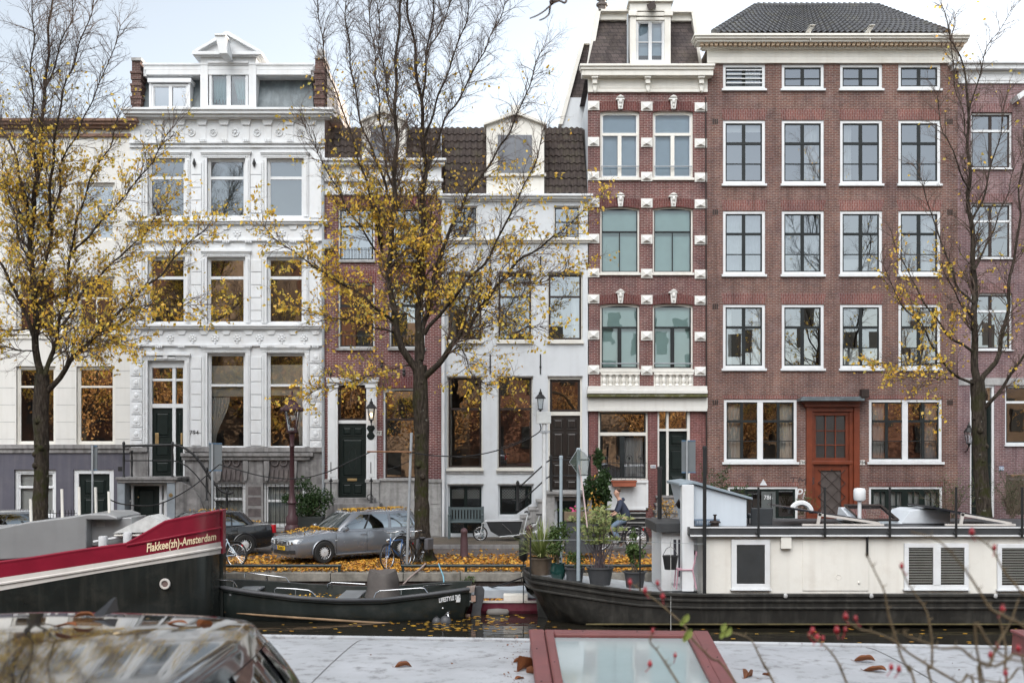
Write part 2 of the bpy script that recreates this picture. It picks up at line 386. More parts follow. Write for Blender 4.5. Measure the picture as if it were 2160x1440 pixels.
    if sill:
        m3 = MB(); m3.fb(l - sill[0], b, r + sill[0], b + sill[1], -.09, .12); m3.build('sill', sillm or fm, tgt, bevel=.006)
    return w
def cornice(h, l, r, steps, mat, name='cornice', par=None):
    """steps: list of (top y, bottom y, projection)"""
    mb = MB()
    for (a, b, p) in steps:
        mb.fb(l - p * SF * .6, a, r + p * SF * .6, b, -p, .05)
    return mb.build(name, mat, par or h.root, bevel=.012)
def text_mesh(name, txt, mat, size, loc, rot=(math.pi / 2, 0, 0), par=None, ext=.004, sx=1.0, align='CENTER', shear=0, offset=0):
    c = bpy.data.curves.new(name, 'FONT'); c.body = txt; c.size = size; c.extrude = ext; c.align_x = align; c.align_y = 'CENTER'; c.resolution_u = 3; c.shear = shear; c.offset = offset
    tmp = bpy.data.objects.new('tmp', c); COL.objects.link(tmp)
    dg = bpy.context.evaluated_depsgraph_get(); me = bpy.data.meshes.new_from_object(tmp.evaluated_get(dg)); bpy.data.objects.remove(tmp); bpy.data.curves.remove(c)
    me.name = name; me.materials.clear(); me.materials.append(mat)
    from mathutils import Euler
    Mx = Matrix.Translation(Vector(loc) - (wloc(par) if par else Vector((0, 0, 0)))) @ Euler(rot).to_matrix().to_4x4() @ Matrix.Diagonal((sx, 1, 1, 1))
    me.transform(Mx)
    o = bpy.data.objects.new(name, me); COL.objects.link(o)
    if par: o.parent = par
    return o
def plate(h, txt, l, t, r, b, col, ink):
    mb = MB(); mb.fb(l, t, r, b, -.02, -.001); p = mb.build('number_plate', col, h.root, bevel=.004)
    text_mesh('plate_digits', txt, ink, (b - t) / SF * .95, FP((l + r) / 2, (t + b) / 2 + .3, -.024), par=p)
def panel_door(par, l, t, r, b, d, mat, panels, name='door', knob=None):
    mb = MB(); mb.fb(l, t, r, b, d, d + .06)
    for (x0, y0, x1, y1) in panels:
        a, e = l + (r - l) * x0, l + (r - l) * x1; f, g = t + (b - t) * y0, t + (b - t) * y1; k = 1.6
        mb.fb(a, f, e, f + k, d - .025, d - .001); mb.fb(a, g - k, e, g, d - .025, d - .001); mb.fb(a, f + k, a + k, g - k, d - .025, d - .001); mb.fb(e - k, f + k, e, g - k, d - .025, d - .001)
        c0, c1, c2, c3 = FP(a + 2.4, g - 2.4, d - .003), FP(e - 2.4, g - 2.4, d - .003), FP(e - 2.4, f + 2.4, d - .003), FP(a + 2.4, f + 2.4, d - .003); e0, e1, e2, e3 = FP(a + 5, g - 5, d - .035), FP(e - 5, g - 5, d - .035), FP(e - 5, f + 5, d - .035), FP(a + 5, f + 5, d - .035)
        if e - a > 11 and g - f > 11: mb.add([c0, c1, c2, c3, e0, e1, e2, e3], [(0, 1, 5, 4), (1, 2, 6, 5), (2, 3, 7, 6), (3, 0, 4, 7), (4, 5, 6, 7)])
    o = mb.build(name, mat, par, bevel=.006)
    if knob:
        m2 = MB(); m2.ball((fx(knob[0]), DF + d - .05, fz(knob[1])), .035); m2.build('handle', BRASS, o, smooth=60)
    return o
def bars(mb, l, t, r, b, n, d, rad=.011, rails=()):
    for i in range(n):
        x = l + (r - l) * (i + .5) / n; mb.tube([FP(x, b, d), FP(x, t, d)], rad, 5)
    for y in rails: mb.tube([FP(l - 2, y, d), FP(r + 2, y, d)], rad, 5)
def lattice(mb, l, t, r, b, n, d, rad=.006):
    W, Hh = r - l, b - t; st = W / n
    k = -int(Hh / st) - 1
    while k * st < W:
        x0 = k * st
        for sgn in (1, -1):
            pts = []
            a0, a1 = x0, x0 + Hh
            u0, u1 = max(a0, 0), min(a1, W)
            if u1 > u0:
                y0, y1 = u0 - a0, u1 - a0
                if sgn > 0: p, q = (l + u0, t + y0), (l + u1, t + y1)
                else: p, q = (r - u0, t + y0), (r - u1, t + y1)
                mb.tube([FP(*p, d), FP(*q, d)], rad, 4, False)
        k += 1
def tile_roof(mb, A, B, C, D, nu, nv, amp=.035, step=.04, sub=5):
    """pantile sheet on the quad A(bottom left) B(bottom right) C(top right) D(top left)"""
    A, B, C, D = map(Vector, (A, B, C, D)); nrm = (B - A).cross(D - A).normalized(); rows = []
    for j in range(nv):
        for q in (0, 1):
            v = (j + q * .999) / nv; row = []
            for i in range(nu * sub + 1):
                u = i / (nu * sub); p = (A.lerp(B, u)).lerp(D.lerp(C, u), v)
                ph = (i % sub) / sub; w = math.sin(2 * math.pi * ph) * amp + (amp * .4 if ph < .3 else 0)
                row.append(p + nrm * (w + (step if q == 0 else 0) + .02))
            rows.append(row)
    mb.loft(rows, False, False)
def mansard(mb, bl, br_, tb, d0, tl, tr_, tt, d1, back=9):
    a, b, c, e = FP(bl, tb, d0), FP(br_, tb, d0), FP(tr_, tt, d1), FP(tl, tt, d1); k = lambda p: (p.x, DF + back, p.z)
    mb.hexa([a, b, k(b), k(a), e, c, k(c), k(e)])
def rosette(mb, px, py, r, d):
    mb.cut(); c = FP(px, py, d); mb.torus(c, r, r * .22, 'y', 14, 5); mb.lathe([(r * .38, 0), (r * .3, -.03), (.01, -.045)], c, 8, 'y')
    for k in range(6):
        a = k * math.pi / 3; mb.ball((c.x + r * .6 * math.cos(a), c.y, c.z + r * .6 * math.sin(a)), r * .2, .02, r * .2, 6, 4)

# ================================================================== house 1: grey-white house at the left edge
h = House('white house with dark purple-grey basement, left of the ornate white house', -330, 274, 252)
for (l, r) in ((34, 117), (161, 242), (-90, -8)):
    window(h, l, 385, r, 507, 5, CREAM, CREAM, 2, hb=[(430, 4, 's')], vb=[((l + r) / 2, 4, 430, 507, 's')])
    window(h, l, 583, r, 700, 5, CREAM, CREAM, 2, hb=[(628, 4, 's')], vb=[((l + r) / 2, 4, 628, 700, 's')])
    window(h, l, 772, r, 937, 5, CREAM, CREAM, 2, hb=[(815, 4, 's')], gl=G_LOW)
window(h, 30, 990, 118, 1092, 7, WHITE, WHITE, 3, hb=[(1027, 5, 'f')], cur=[('blind', CURTAIN, 998, 1088)], gl=G_CLEAR)
h.holes.append((155, 990, 240, 1090))
h.body(CREAMW, BOLD, regions=[(252, 937, CREAMW), (937, 1140, BASEP)])
cornice(h, -330, 274, [(249, 255, .42), (255, 262, .34), (262, 270, .2), (283, 290, .1)], M('brown_wood_cornice', (.20, .11, .075), .6, .2, 3, streak=.3))
cornice(h, -330, 274, [(700, 706, .10), (706, 715, .05)], CREAM, 'string_course')
mb = MB(); mb.fb(-330, 937, 274, 946, -.12, .05); mb.fb(-330, 946, 274, 955, -.06, .05); h.part(mb, 'base_ledge', STONE, bevel=.01)
mb = MB()
for y in (745, 781, 817, 853, 889, 925):
    for (a, b) in ((-330, -92), (-6, 32), (119, 159), (244, 274)): mb.fb(a, y, b, y + 1.2, -.004, .02)
h.part(mb, 'wall_joint', M('joint_shade', (.42, .42, .41), .9))
mb = MB(); mb.fb(155, 990, 165, 1090, .05, .25); mb.fb(230, 990, 240, 1090, .05, .25); mb.fb(165, 990, 230, 999, .05, .25); fr = h.part(mb, 'door_frame', WHITE, bevel=.01)
panel_door(h.root, 165, 999, 230, 1090, .14, DARKG, [(.15, .12, .85, .5), (.15, .56, .85, .95)])
mb = MB(); mb.fb(249, 984, 258, 993, -.005, .05); h.part(mb, 'vent_grille', BLACK)
mb = MB(); bars(mb, 20, 1075, 160, 1140, 22, -.9, .012, (1082, 1130)); h.part(mb, 'area_railing', BLACK)

# ================================================================== house 794
h = House('ornate white house with slate mansard attic and teal dormer curtains', 274, 685, 228)
W3 = ((316, 387), (441, 514), (567, 637))
rows3 = ((338, 455, 374), (546, 679, 585))
for (t, b, tr) in rows3:
    for i, (l, r) in enumerate(W3):
        cur = [('blind', M('grey_blind', (.15, .165, .17), .9, .05), t, b)] if t < 400 and i else []
        window(h, l - 4, t - 4, r + 4, b + 4, 4, WHITE, WHITE, 2, hb=[(tr, 6, 's')], cur=cur, gl=G_TOP if t < 400 else G_LOW)
BW = BLINDW
window(h, 438, 744, 518, 946, 4, WHITE, WHITE, 2, hb=[(812, 5, 's')], gl=G_MID, cur=[('blind', BW, 770, 835), ('x', CURTAIN, 440, 836, 480, 938, (440, .95, .25))])
window(h, 563, 744, 643, 946, 4, WHITE, WHITE, 2, hb=[(812, 5, 's')], gl=G_MID, cur=[('blind', BW, 768, 833), ('x', CURTAIN, 608, 834, 641, 938, (640, .95, .4))])
h.holes.append((312, 760, 390, 1004))
window(h, 445, 1018, 518, 1108, 5, WHITE, WHITE, 3, hb=[(1052, 5, 's')], cur=[('full', BLINDW)], gl=G_CLEAR)
window(h, 556, 1018, 645, 1112, 5, WHITE, WHITE, 3, hb=[(1056, 5, 's')], cur=[('full', BLINDW)], gl=G_CLEAR)
h.holes.append((263, 1018, 352, 1128))
h.body(WHITE, BOLD, regions=[(228, 942, WHITE), (942, 1140, STONE)], d=0)
# door with side light
mb = MB(); mb.fb(312, 760, 318, 1004, .12, .3); mb.fb(384, 760, 390, 1004, .12, .3); mb.fb(318, 760, 384, 775, .12, .3); mb.fb(318, 851, 384, 860, .14, .3); mb.fb(361, 775, 368, 851, .14, .3); mb.fb(361, 860, 368, 1004, .14, .3); mb.fb(318, 798, 361, 803, .15, .28); mb.fb(368, 798, 384, 803, .15, .28)
df = h.part(mb, 'door_frame', WHITE, bevel=.008)
mb = MB(); mb.quad(FP(318, 851, .22), FP(384, 851, .22), FP(384, 775, .22), FP(318, 775, .22)); mb.build('pane', G_LOW, df, recalc=False)
panel_door(h.root, 318, 860, 361, 1004, .2, DARKG, [(.15, .06, .85, .42), (.15, .5, .85, .72), (.15, .78, .85, .96)], knob=(355, 938))
panel_door(h.root, 368, 860, 384, 1004, .2, DARKG, [(.15, .06, .85, .42), (.15, .5, .85, .96)])
mb = MB(); mb.fb(324, 913, 332, 937, .16, .199); mb.fb(378, 913, 382, 937, .17, .199); h.part(mb, 'door_knocker', BRASS, bevel=.01)
# window surrounds with bead strips and hoods
mb = MB(); bd = mb
def surround(l, t, r, b, hood):
    mb.cut()
    mb.fb(l - 14, t - 4, l - 4, b + 2, -.05, .02); mb.fb(r + 4, t - 4, r + 14, b + 2, -.05, .02); mb.fb(l - 14, t - 11, r + 14, t - 4, -.055, .02)
    mb.fb(l - 17, t - 18, r + 17, t - 14, -.13, .02); mb.fb(l - 15, t - 14, r + 15, t - 11, -.09, .02)
    y = t
    while y < b - 2:
        for x in (l - 12, r + 9): bd.fb(x, y, x + 3, y + 2.6, -.075, -.049)
        y += 4.6
    x = l - 12
    while x < r + 10: bd.fb(x, t - 9.5, x + 2.8, t - 6.5, -.08, -.054); x += 4.6
for (t, b, tr) in rows3:
    for (l, r) in W3: surround(l, t, r, b, 1)
surround(442, 748, 514, 940, 1); surround(567, 748, 639, 940, 1); surround(316, 764, 386, 940, 1)
mb.cut(); mb.fb(330, 748, 345, 757, -.09, .02); mb.fb(357, 748, 372, 757, -.09, .02); mb.fb(347, 746, 355, 757, -.12, .02)
h.part(mb, 'window_surround', WHITE)
# rusticated strips between windows and edge pilasters with blocks
mb = MB()
for (a, b) in ((404, 425), (529, 552)):
    for (t, b2) in ((343, 455), (548, 676), (752, 940)):
        y = t
        while y < b2 - 4:
            mb.cut(); mb.fb(a, y, b, min(y + 25.5, b2), -.035, .01); y += 27
for (a, b) in ((277, 300), (654, 679)):
    y = 740
    while y < 930:
        mb.cut(); mb.fb(a, y, b, y + 25, -.05, .01); mb.fb(a + 4, y + 4, b - 4, y + 21, -.07, -.049); mb.ball(tuple(FP((a + b) / 2, y + 12.5, -.07)), .1, .03, .1, 6, 4); y += 27
    for (t, b2) in ((320, 460), (530, 688)): mb.cut(); mb.fb(a, t, b, b2, -.05, .01)
h.part(mb, 'quoin_block', WHITE, bevel=.012)
cornice(h, 274, 685, [(226, 231, .55), (231, 239, .48), (239, 246, .36), (246, 250, .22)], WHITE)
mb = MB(); mb.fb(274, 250, 685, 300, -.06, .02); mb.fb(274, 300, 685, 304, -.12, .02); mb.fb(274, 309, 685, 312, -.09, .02); h.part(mb, 'frieze', WHITE, bevel=.008)
mb = MB()
for i in range(9):
    x = 290 + 46 * i
    mb.cut(); mb.fprism([(x - 13, 250), (x + 13, 250), (x + 8, 266), (x - 8, 266)], -.145, -.055); mb.fb(x - 7.5, 266, x + 7.5, 296, -.085, -.055)
    for k in range(4): mb.fb(x - 7 + k * 3.8, 294, x - 4.6 + k * 3.8, 299, -.16, -.11)
h.part(mb, 'frieze_bracket', WHITE, bevel=.008)
mb = MB()
for i in range(8): rosette(mb, 313 + 46 * i, 281, .13, -.07)
h.part(mb, 'frieze_rosette', WHITE, smooth=50)
for (y0, rose) in ((463, 503), (684, 717)):
    cornice(h, 274, 685, [(y0, y0 + 4, .22), (y0 + 4, y0 + 9, .16), (y0 + 9, y0 + 13, .08)], WHITE, 'string_course')
    mb = MB(); mb.fb(274, y0 + 13, 685, y0 + 42, -.03, .02); mb.fb(274, y0 + 42, 685, y0 + 46, -.10, .02)
    for i in range(9):
        x = 290 + 47 * i
        mb.fprism([(x - 10, y0 + 13), (x + 10, y0 + 13), (x + 6, y0 + 22), (x - 6, y0 + 22)], -.07, -.028)
        for k in range(4): mb.fb(x - 7 + k * 3.8, y0 + 46, x - 4.6 + k * 3.8, y0 + 50, -.13, -.02)
    h.part(mb, 'frieze', WHITE, bevel=.006)
    mb = MB()
    for i in range(8):
        mb.cut(); x = 313 + 47 * i; c = FP(x, y0 + 29, -.04)
        for k in range(7):
            a = k * 2 * math.pi / 7 + .3; mb.ball((c.x + .1 * math.cos(a), c.y, c.z + .1 * math.sin(a)), .055, .035, .055, 6, 4)
        mb.ball(tuple(c), .07, .05, .07, 6, 4); mb.ball((c.x, c.y, c.z - .18), .05, .03, .05, 6, 4)
    h.part(mb, 'frieze_ornament', WHITE, smooth=50)
# attic
mb = MB()
mansard(mb, 298, 660, 228, .25, 303, 655, 150, .75, 6)
for i in range(9):
    x = 306 + 44 * i; mb.tube([FP(x, 228, .25), FP(x, 158, .75)], .02, 5)
mb.tube([FP(300, 200, .44), FP(658, 200, .44)], .02, 4)
h.part(mb, 'mansard_roof', LEAD)
cornice(h, 300, 662, [(133, 137, .0), (137, 147, -.08), (147, 157, -.2)], WHITE, 'attic_cornice')
mb = MB(); mb.fb(300, 133.5, 662, 158, .15, 4); h.part(mb, 'attic_fascia', WHITE)
for (a, b, tp) in ((274, 299, 122), (661, 686, 118)):
    mb = MB(); mb.fb(a + 3, tp + 6, b - 4, 228, .05, 1.2); k = 0
    for y in (150, 176, 203): mb.fb(a, y, b, y + 5, -.02, 1.22); mb.fb(a + 1, y + 5, b - 2, y + 17, .02, 1.21)
    c = h.part(mb, 'corner_pier', BOLD, bevel=.01)
    m2 = MB(); m2.fb(a + 3, tp, b - 1, tp + 6, -.03, 1.25)
    if a > 500: m2.ball(tuple(FP(673, 104, .4)), .17); m2.lathe([(.2, -.12), (.13, -.05), (.1, .1)], FP(673, 112, .4), 10)
    m2.build('pier_cap', STONEL, c, smooth=40)
mb = MB(); mb.fprism([(686, 133), (712, 240), (686, 240)], .4, 5); h.part(mb, 'gable_end', M('pinkish_render', (.55, .50, .47), .8, .1, 1))
mb = MB(); mb.fb(422, 120, 438, 227, .02, 2.4); mb.fb(524, 120, 540, 227, .02, 2.4); mb.fb(438, 120, 524, 137, .02, 2.4); mb.fb(438, 222, 524, 227, .02, .4)
mb.fb(405, 108, 552, 115, -.22, 2.4); mb.fb(411, 115, 546, 121, -.12, 2.4)
mb.fprism([(405, 108), (476, 66), (481, 66), (552, 108), (540, 108), (478, 73), (417, 108)], -.2, 2.2); mb.fprism([(418, 108), (478, 74), (540, 108)], .0, 2.2)
mb.fb(438, 130, 524, 134, -.05, .02)
do = h.part(mb, 'dormer', WHITE, bevel=.01)
window(h, 440, 139, 522, 226, 4, WHITE, WHITE, 2, vb=[(481, 9, 139, 226, 'f')], par=do, d=.08, cur=[('x', CURTAINB, 446, 146, 476, 225), ('x', CURTAINB, 486, 146, 516, 225, (517, 1.0, .6))], gl=G_CLEAR)
mb = MB(); mb.fprism([(454, 74), (474, 74), (480, 113), (462, 113)], -.95, -.2); mb.fb(452, 71, 476, 75, -1.0, -.2); mb.fb(470, 97, 480, 112, -.9, -.25); mb.build('hoist_beam_box', WHITE, do, bevel=.015)
mb = MB(); mb.fb(311, 165, 403, 174, -.02, 1.4); mb.fb(313, 174, 318, 228, .06, 1.4); mb.fb(396, 174, 400, 228, .06, 1.4); dl = h.part(mb, 'dormer', WHITE, bevel=.01)
window(h, 318, 176, 396, 228, 4, WHITE, WHITE, 2, vb=[(358, 7, 176, 228, 'f')], par=dl, d=.08, cur=[('blind', M('grey_blind', (.15, .165, .17)), 176, 228)])
# stone base details
mb = MB(); mb.fb(274, 943, 312, 953, -.1, .02); mb.fb(390, 943, 685, 953, -.1, .02); mb.fb(380, 955, 660, 962, -.22, .02); mb.fb(385, 962, 655, 970, -.14, .02)
for (a, b) in ((390, 440), (518, 556), (645, 685)): mb.fb(a, 970, b, 1140, -.04, .01)
for (a, b) in ((455, 467), (512, 523), (556, 568), (612, 626)): mb.fprism([(a, 972), (b, 972), (b, 992), (b - 3, 1014), (a + 3, 1014), (a, 992)], -.16, -.001)
mb.fb(400, 1114, 685, 1121, -.14, .01); mb.fb(400, 1121, 685, 1140, -.08, .01)
h.part(mb, 'stone_base', STONE, bevel=.015)
mb = MB()
for (a, b) in ((468, 511), (569, 611)):
    mb.cut(); mb.fb(a, 962, b, 1015, -.03, .005)
    for k in (.28, .72): mb.torus(FP(a + (b - a) * k, 975, -.05), .12, .04, 'y', 12, 5)
    for k in range(4): mb.fprism([(a + 2 + k * 10, 990), (a + 10 + k * 10, 990), (a + 8 + k * 10, 1012), (a + 4 + k * 10, 1012)], -.08, -.025)
for y in (1026, 1048, 1072): mb.cut(); mb.fb(524, y, 551, y + 17, -.055, -.035)
h.part(mb, 'carved_panel', STONED, smooth=40)
mb = MB(); bars(mb, 447, 1020, 516, 1106, 8, -.06, .012, (1030, 1098)); h.part(mb, 'window_bars', BLACK)
mb = MB(); bars(mb, 558, 1020, 643, 1110, 9, -.06, .012, (1030, 1100)); h.part(mb, 'window_bars', BLACK)
text_mesh('house_number', '794', BLACK, .24, FP(410, 912.5, -.045), par=h.root)
mb = MB()
for x in (411, 537):
    mb.cut(); mb.lathe([(.02, .16), (.035, .1), (.07, 0), (.06, -.06), (.02, -.08), (.03, -.12), (.01, -.16)], FP(x, 345, -.09), 8)
h.part(mb, 'wall_ornament', BLACK, smooth=50)
# landing, steps and basement entrance of 794
mb = MB(); mb.fb(243, 1006, 374, 1012, -1.5, .02); mb.fb(247, 1012, 370, 1018, -1.44, .02); st = h.part(mb, 'stoop', STONE, bevel=.015)
mb = MB(); mb.cut(); mb.fb(247, 1018, 263, 1130, -1.4, .02); mb.cut(); mb.fb(352, 1018, 369, 1130, -1.4, .02); mb.build('stoop_pier', BLUESTONE, st, bevel=.01)
mb = MB()
pts = [(370, 1015)] + [(370 + 62 * math.sin(a), 1015 + 85 * (1 - math.cos(a))) for a in [i * math.pi / 2 / 8 for i in range(1, 9)]] + [(432, 1135), (370, 1135)]
mb.fprism(pts, -1.4, -1.2)
for i in range(6):
    mb.fb(372 + i * 12, 1018 + i * 19, 384 + i * 12, 1135, -1.2, -.25)
mb.build('stair', STONE, st, bevel=.01)
mb = MB(); mb.fb(263, 1019, 269, 1128, -.9, -.7); mb.fb(346, 1019, 352, 1128, -.9, -.7); mb.fb(269, 1019, 346, 1024, -.9, -.7); mb.fb(276, 1024, 281, 1128, -.9, -.7); mb.fb(336, 1024, 341, 1128, -.9, -.7); mb.fb(269, 1054, 276, 1058, -.89, -.71); mb.fb(341, 1054, 346, 1058, -.89, -.71)
mb.build('door_frame', WHITE, st, bevel=.008)
mb = MB(); mb.fb(268, 1023, 347, 1128, -.7, -.66); mb.build('side_light', BLINDW, st)
panel_door(st, 281, 1024, 336, 1128, -.8, DARKG, [(.16, .06, .84, .95)], knob=(308, 1046))
mb = MB(); c = FP(360, 1044, -1.41); mb.torus(c, .055, .02, 'y', 14, 6); mb.ball(tuple(c), .025); mb.build('door_bell', BRASS, st, smooth=50)
mb = MB()
rail = [FP(262, 940, -1.35), FP(364, 938, -1.35)] + [FP(a, b, -1.35) for a, b in ((375, 939), (392, 946), (408, 958), (422, 974), (432, 990), (438, 1000), (447, 1012), (456, 1024), (468, 1036), (480, 1040), (492, 1039))]
mb.tube(rail, .045, 8)
low = [FP(262, 971, -1.35), FP(364, 971, -1.35)] + [FP(a, b, -1.35) for a, b in ((378, 974), (396, 984), (412, 1000), (425, 1016), (434, 1028), (448, 1050), (462, 1064), (478, 1074))]
mb.tube(low, .022, 6)
for (x, t, b) in ((261, 936, 1006), (364, 936, 1006), (436, 990, 1055), (479, 1036, 1100)):
    mb.lathe([(.06, 0), (.045, .05), (.03, .1), (.05, (b - t) / SF * .5), (.03, (b - t) / SF * .8), (.05, (b - t) / SF * .92), (.06, (b - t) / SF), (.02, (b - t) / SF + .05)], FP(x, b, -1.35), 8)
mb.lathe([(.05, 0), (.03, .2), (.05, .6), (.03, .9), (.06, 1.0)], FP(278, 1006, -.3), 8)
mb.build('hand_railing', BLACK, st, smooth=50)

# ================================================================== house 792 (narrow brick)
h = House('narrow purple brick house with lit wall lantern and dark panelled door', 685, 931, 335)
for (l, r) in ((713, 790), (821, 896)):
    window(h, l, 438, r, 550, 3.5, WHITE, SASH, 2.5, hb=[(476, 4, 's')], sill=(3, 4), sillm=STONEL)
    window(h, l, 596, r, 734, 3.5, WHITE, SASH, 2.5, hb=[(644, 5, 's')], sill=(3, 5), sillm=STONEL)
window(h, 808, 818, 900, 1012, 4, WHITE, SASHB, 3, hb=[(884, 4.5, 's')], gl=G_LOW, arch=5)
h.holes.append((713, 812, 773, 1052))
h.body(B792, BOLD, regions=[(335, 412, WHITE), (412, 1012, B792), (1012, 1145, STONEL)])
cornice(h, 685, 931, [(333, 338, .3), (338, 347, .2), (347, 352, .1), (378, 384, .12), (402, 412, .08)], WHITE)
mb = MB()
for (a, b, t, b2) in ((709, 794, 414, 438), (817, 900, 414, 438), (709, 794, 570, 596), (817, 900, 570, 596), (804, 904, 795, 818)): mb.cut(); mb.fprism([(a - 4, t), (b + 4, t), (b, b2), (a, b2)], -.004, .05)
h.part(mb, 'flat_arch', B792L, recalc=False)
mb = MB()
for (a, b) in ((692, 713), (773, 795)):
    mb.fb(a, 800, b, 1012, -.08, .02); mb.fb(a + 4, 826, b - 4, 1005, -.1, -.078); mb.fb(a - 2, 812, b + 2, 818, -.12, .02)
mb.fb(688, 796, 799, 806, -.16, .02); mb.fb(690, 806, 797, 812, -.1, .02); mb.fb(713, 886, 773, 893, .06, .2)
dfr = h.part(mb, 'door_frame', WHITE, bevel=.008)
window(h, 713, 812, 773, 886, 2.5, SASHB, SASHB, 2, par=dfr, d=.1, gl=G_LOW)
d = panel_door(h.root, 713, 893, 773, 1050, .12, DARKG, [(.13, .04, .48, .16), (.52, .04, .87, .16), (.13, .2, .87, .72), (.13, .8, .48, .96), (.52, .8, .87, .96)])
mb = MB(); c = FP(743, 967, .09)
for i in range(20):
    a = i * math.pi / 10
    q = [(c.x + .14 * math.cos(k), c.y, c.z + .44 * math.sin(k)) for k in (a, a + math.pi / 10)]; mb.tube(q, .014, 5)
lattice(mb, 736, 948, 750, 986, 3, .1); mb.build('oval_grille', SASH, d)
mb = MB(); mb.fb(732, 1009, 752, 1014, .09, .119); mb.build('letter_slot', BRASS, d, bevel=.004)
text_mesh('door_script', 'Hlatsman', WHITE, .13, FP(742, 999, .112), par=d, shear=.35, sx=.9)
mb = MB()
for (a, b) in ((687, 713), (773, 800), (904, 931)): mb.fb(a, 1012, b, 1146, -.1, .01); mb.fb(a - 2, 1010, b + 2, 1017, -.14, .01)
mb.fb(800, 1008, 904, 1014, -.06, .01); mb.fb(908, 1022, 928, 1062, -.12, -.098); mb.fb(908, 1068, 928, 1130, -.12, -.098)
h.part(mb, 'plinth', STONEL, bevel=.012)
mb = MB(); mb.fb(700, 1050, 790, 1062, -.45, .1); mb.fb(690, 1062, 800, 1146, -.9, .0); h.part(mb, 'doorstep', STONE, bevel=.012)
plate(h, '792', 794.5, 908, 806, 918, STONEW, BLACK)
mb = MB()
for x in (699, 783): mb.cut(); mb.fb(x - .8, 974, x + .8, 998, -.11, -.099)
for (x, y) in ((698, 785), (852, 785), (805, 768)): mb.cut(); mb.lathe([(.02, .14), (.06, .06), (.03, 0), (.06, -.06), (.02, -.14)], FP(x, y, -.03), 6)
h.part(mb, 'wall_anchor', BLACK)
tile = MB(); 
for (a, b) in ((688, 762), (855, 930)): tile.cut(); tile_roof(tile, FP(a, 335, .15), FP(b, 335, .15), FP(b, 270, 1.2), FP(a, 270, 1.2), max(3, int((b - a) / 13)), 5)
h.part(tile, 'roof', DARKTILE, recalc=False)
mb = MB(); mb.fprism([(762, 335), (762, 256), (805, 236), (813, 236), (855, 256), (855, 335)], .05, 2); mb.fprism([(758, 258), (758, 254), (805, 231), (813, 231), (859, 254), (859, 258), (812, 238), (806, 238)], -.06, 2); mb.fb(802, 222, 816, 236, .0, .6); do = h.part(mb, 'dormer', CREAM, bevel=.01)
mb = MB(); mb.fb(782, 270, 832, 330, .0, .048); mb.fb(780, 266, 834, 270, -.02, .05); mb.build('window_shutter', M('grey_shutter', (.16, .17, .19), .6, .1), do)
mb = MB(); mb.cut(); bars(mb, 716, 522, 788, 548, 10, .0, .009, (524, 546)); mb.cut(); bars(mb, 823, 522, 893, 548, 10, .0, .009, (524, 546)); mb.cut(); bars(mb, 716, 706, 788, 731, 10, .0, .009, (708, 730)); mb.cut(); bars(mb, 823, 706, 893, 731, 10, .0, .009, (708, 730)); h.part(mb, 'window_railing', BLACK)
mb = MB(); mb.tube([FP(683, 350, -.12), FP(683, 1140, -.12)], .05, 8)
for y in (420, 560, 700, 840, 980): mb.lathe([(.065, -.03), (.065, .03)], FP(683, y, -.12), 8)
mb.fb(679, 505, 703, 523, -.35, -.05); h.part(mb, 'drainpipe', ZINC, smooth=50)

# ================================================================== house 790 (white plaster)
h = House('pale plaster house with six tall dark windows and a stone side stair', 931, 1242, 412)
for (l, r) in ((953, 1007), (1168, 1224)):
    window(h, l, 434, r, 502, 3, CREAM, SASH, 2, hb=[(467, 2, 's')], vb=[((l + r) / 2, 2.4, 434, 502, 's')])
for i, (l, r) in enumerate(((943, 1018), (1049, 1123), (1155, 1229))):
    window(h, l, 576, r, 718, 2.5, CREAM, SASHB, 4, hb=[(625, 4, 's')], sill=(2, 7), cur=[('r', CURTAIN, .28)] if i == 2 else ([('l', CURTAIN, .2)] if i == 0 else []), gl=G_UP)
window(h, 943, 794, 1018, 988, 2.5, CREAM, SASHB, 4, hb=[(862, 4.5, 's')], gl=G_LOW, sill=(2, 5), cur=[('l', CURTAIN, .1)])
window(h, 1049, 794, 1124, 988, 2.5, CREAM, SASHB, 4, hb=[(862, 4.5, 's')], gl=G_LOW, sill=(2, 5))
h.holes.append((1156, 794, 1228, 1040))
for (l, r) in ((945, 1019), (1051, 1125)):
    window(h, l, 1021, r, 1088 if l > 1000 else 1128, 3.5, PLASTER, DARKG, 4, vb=[((l + r) / 2, 7, 1020, 1130, 's')] if l < 1000 else [(l + 60, 6, 1020, 1090, 's'), ((l + r) / 2, 3, 1020, 1090, 's')], cur=[('blind', BLINDW, 1032, 1052)], gl=G_CLEAR)
h.body(PLASTER, PLASTER)
mb = MB()
mb.cut(); lattice(mb, 952, 1030, 980, 1124, 5, .08); mb.cut(); lattice(mb, 985, 1030, 1012, 1124, 5, .08); mb.cut(); lattice(mb, 1058, 1030, 1118, 1084, 10, .08); h.part(mb, 'window_lattice', SASH)
cornice(h, 931, 1242, [(408, 413, .28), (413, 419, .2), (419, 425, .1)], WHITE)
cornice(h, 931, 1242, [(503, 507, .16), (507, 513, .1)], CREAM, 'string_course')
mb = MB()
for (a, b, t) in ((943, 1018, 570), (1049, 1123, 570), (1155, 1229, 570), (943, 1018, 790), (1049, 1124, 790), (1156, 1228, 790), (945, 1019, 1017), (1051, 1125, 1017)): mb.cut(); mb.fb(a - 1, t + 2, b + 1, t + 4.5, -.05, .01)
for (a, b, y) in ((943, 1018, 994), (1049, 1124, 994)): mb.cut(); mb.fb(a - 2, y, b + 2, y + 5, -.04, .01)
h.part(mb, 'window_ledge', STONEL)
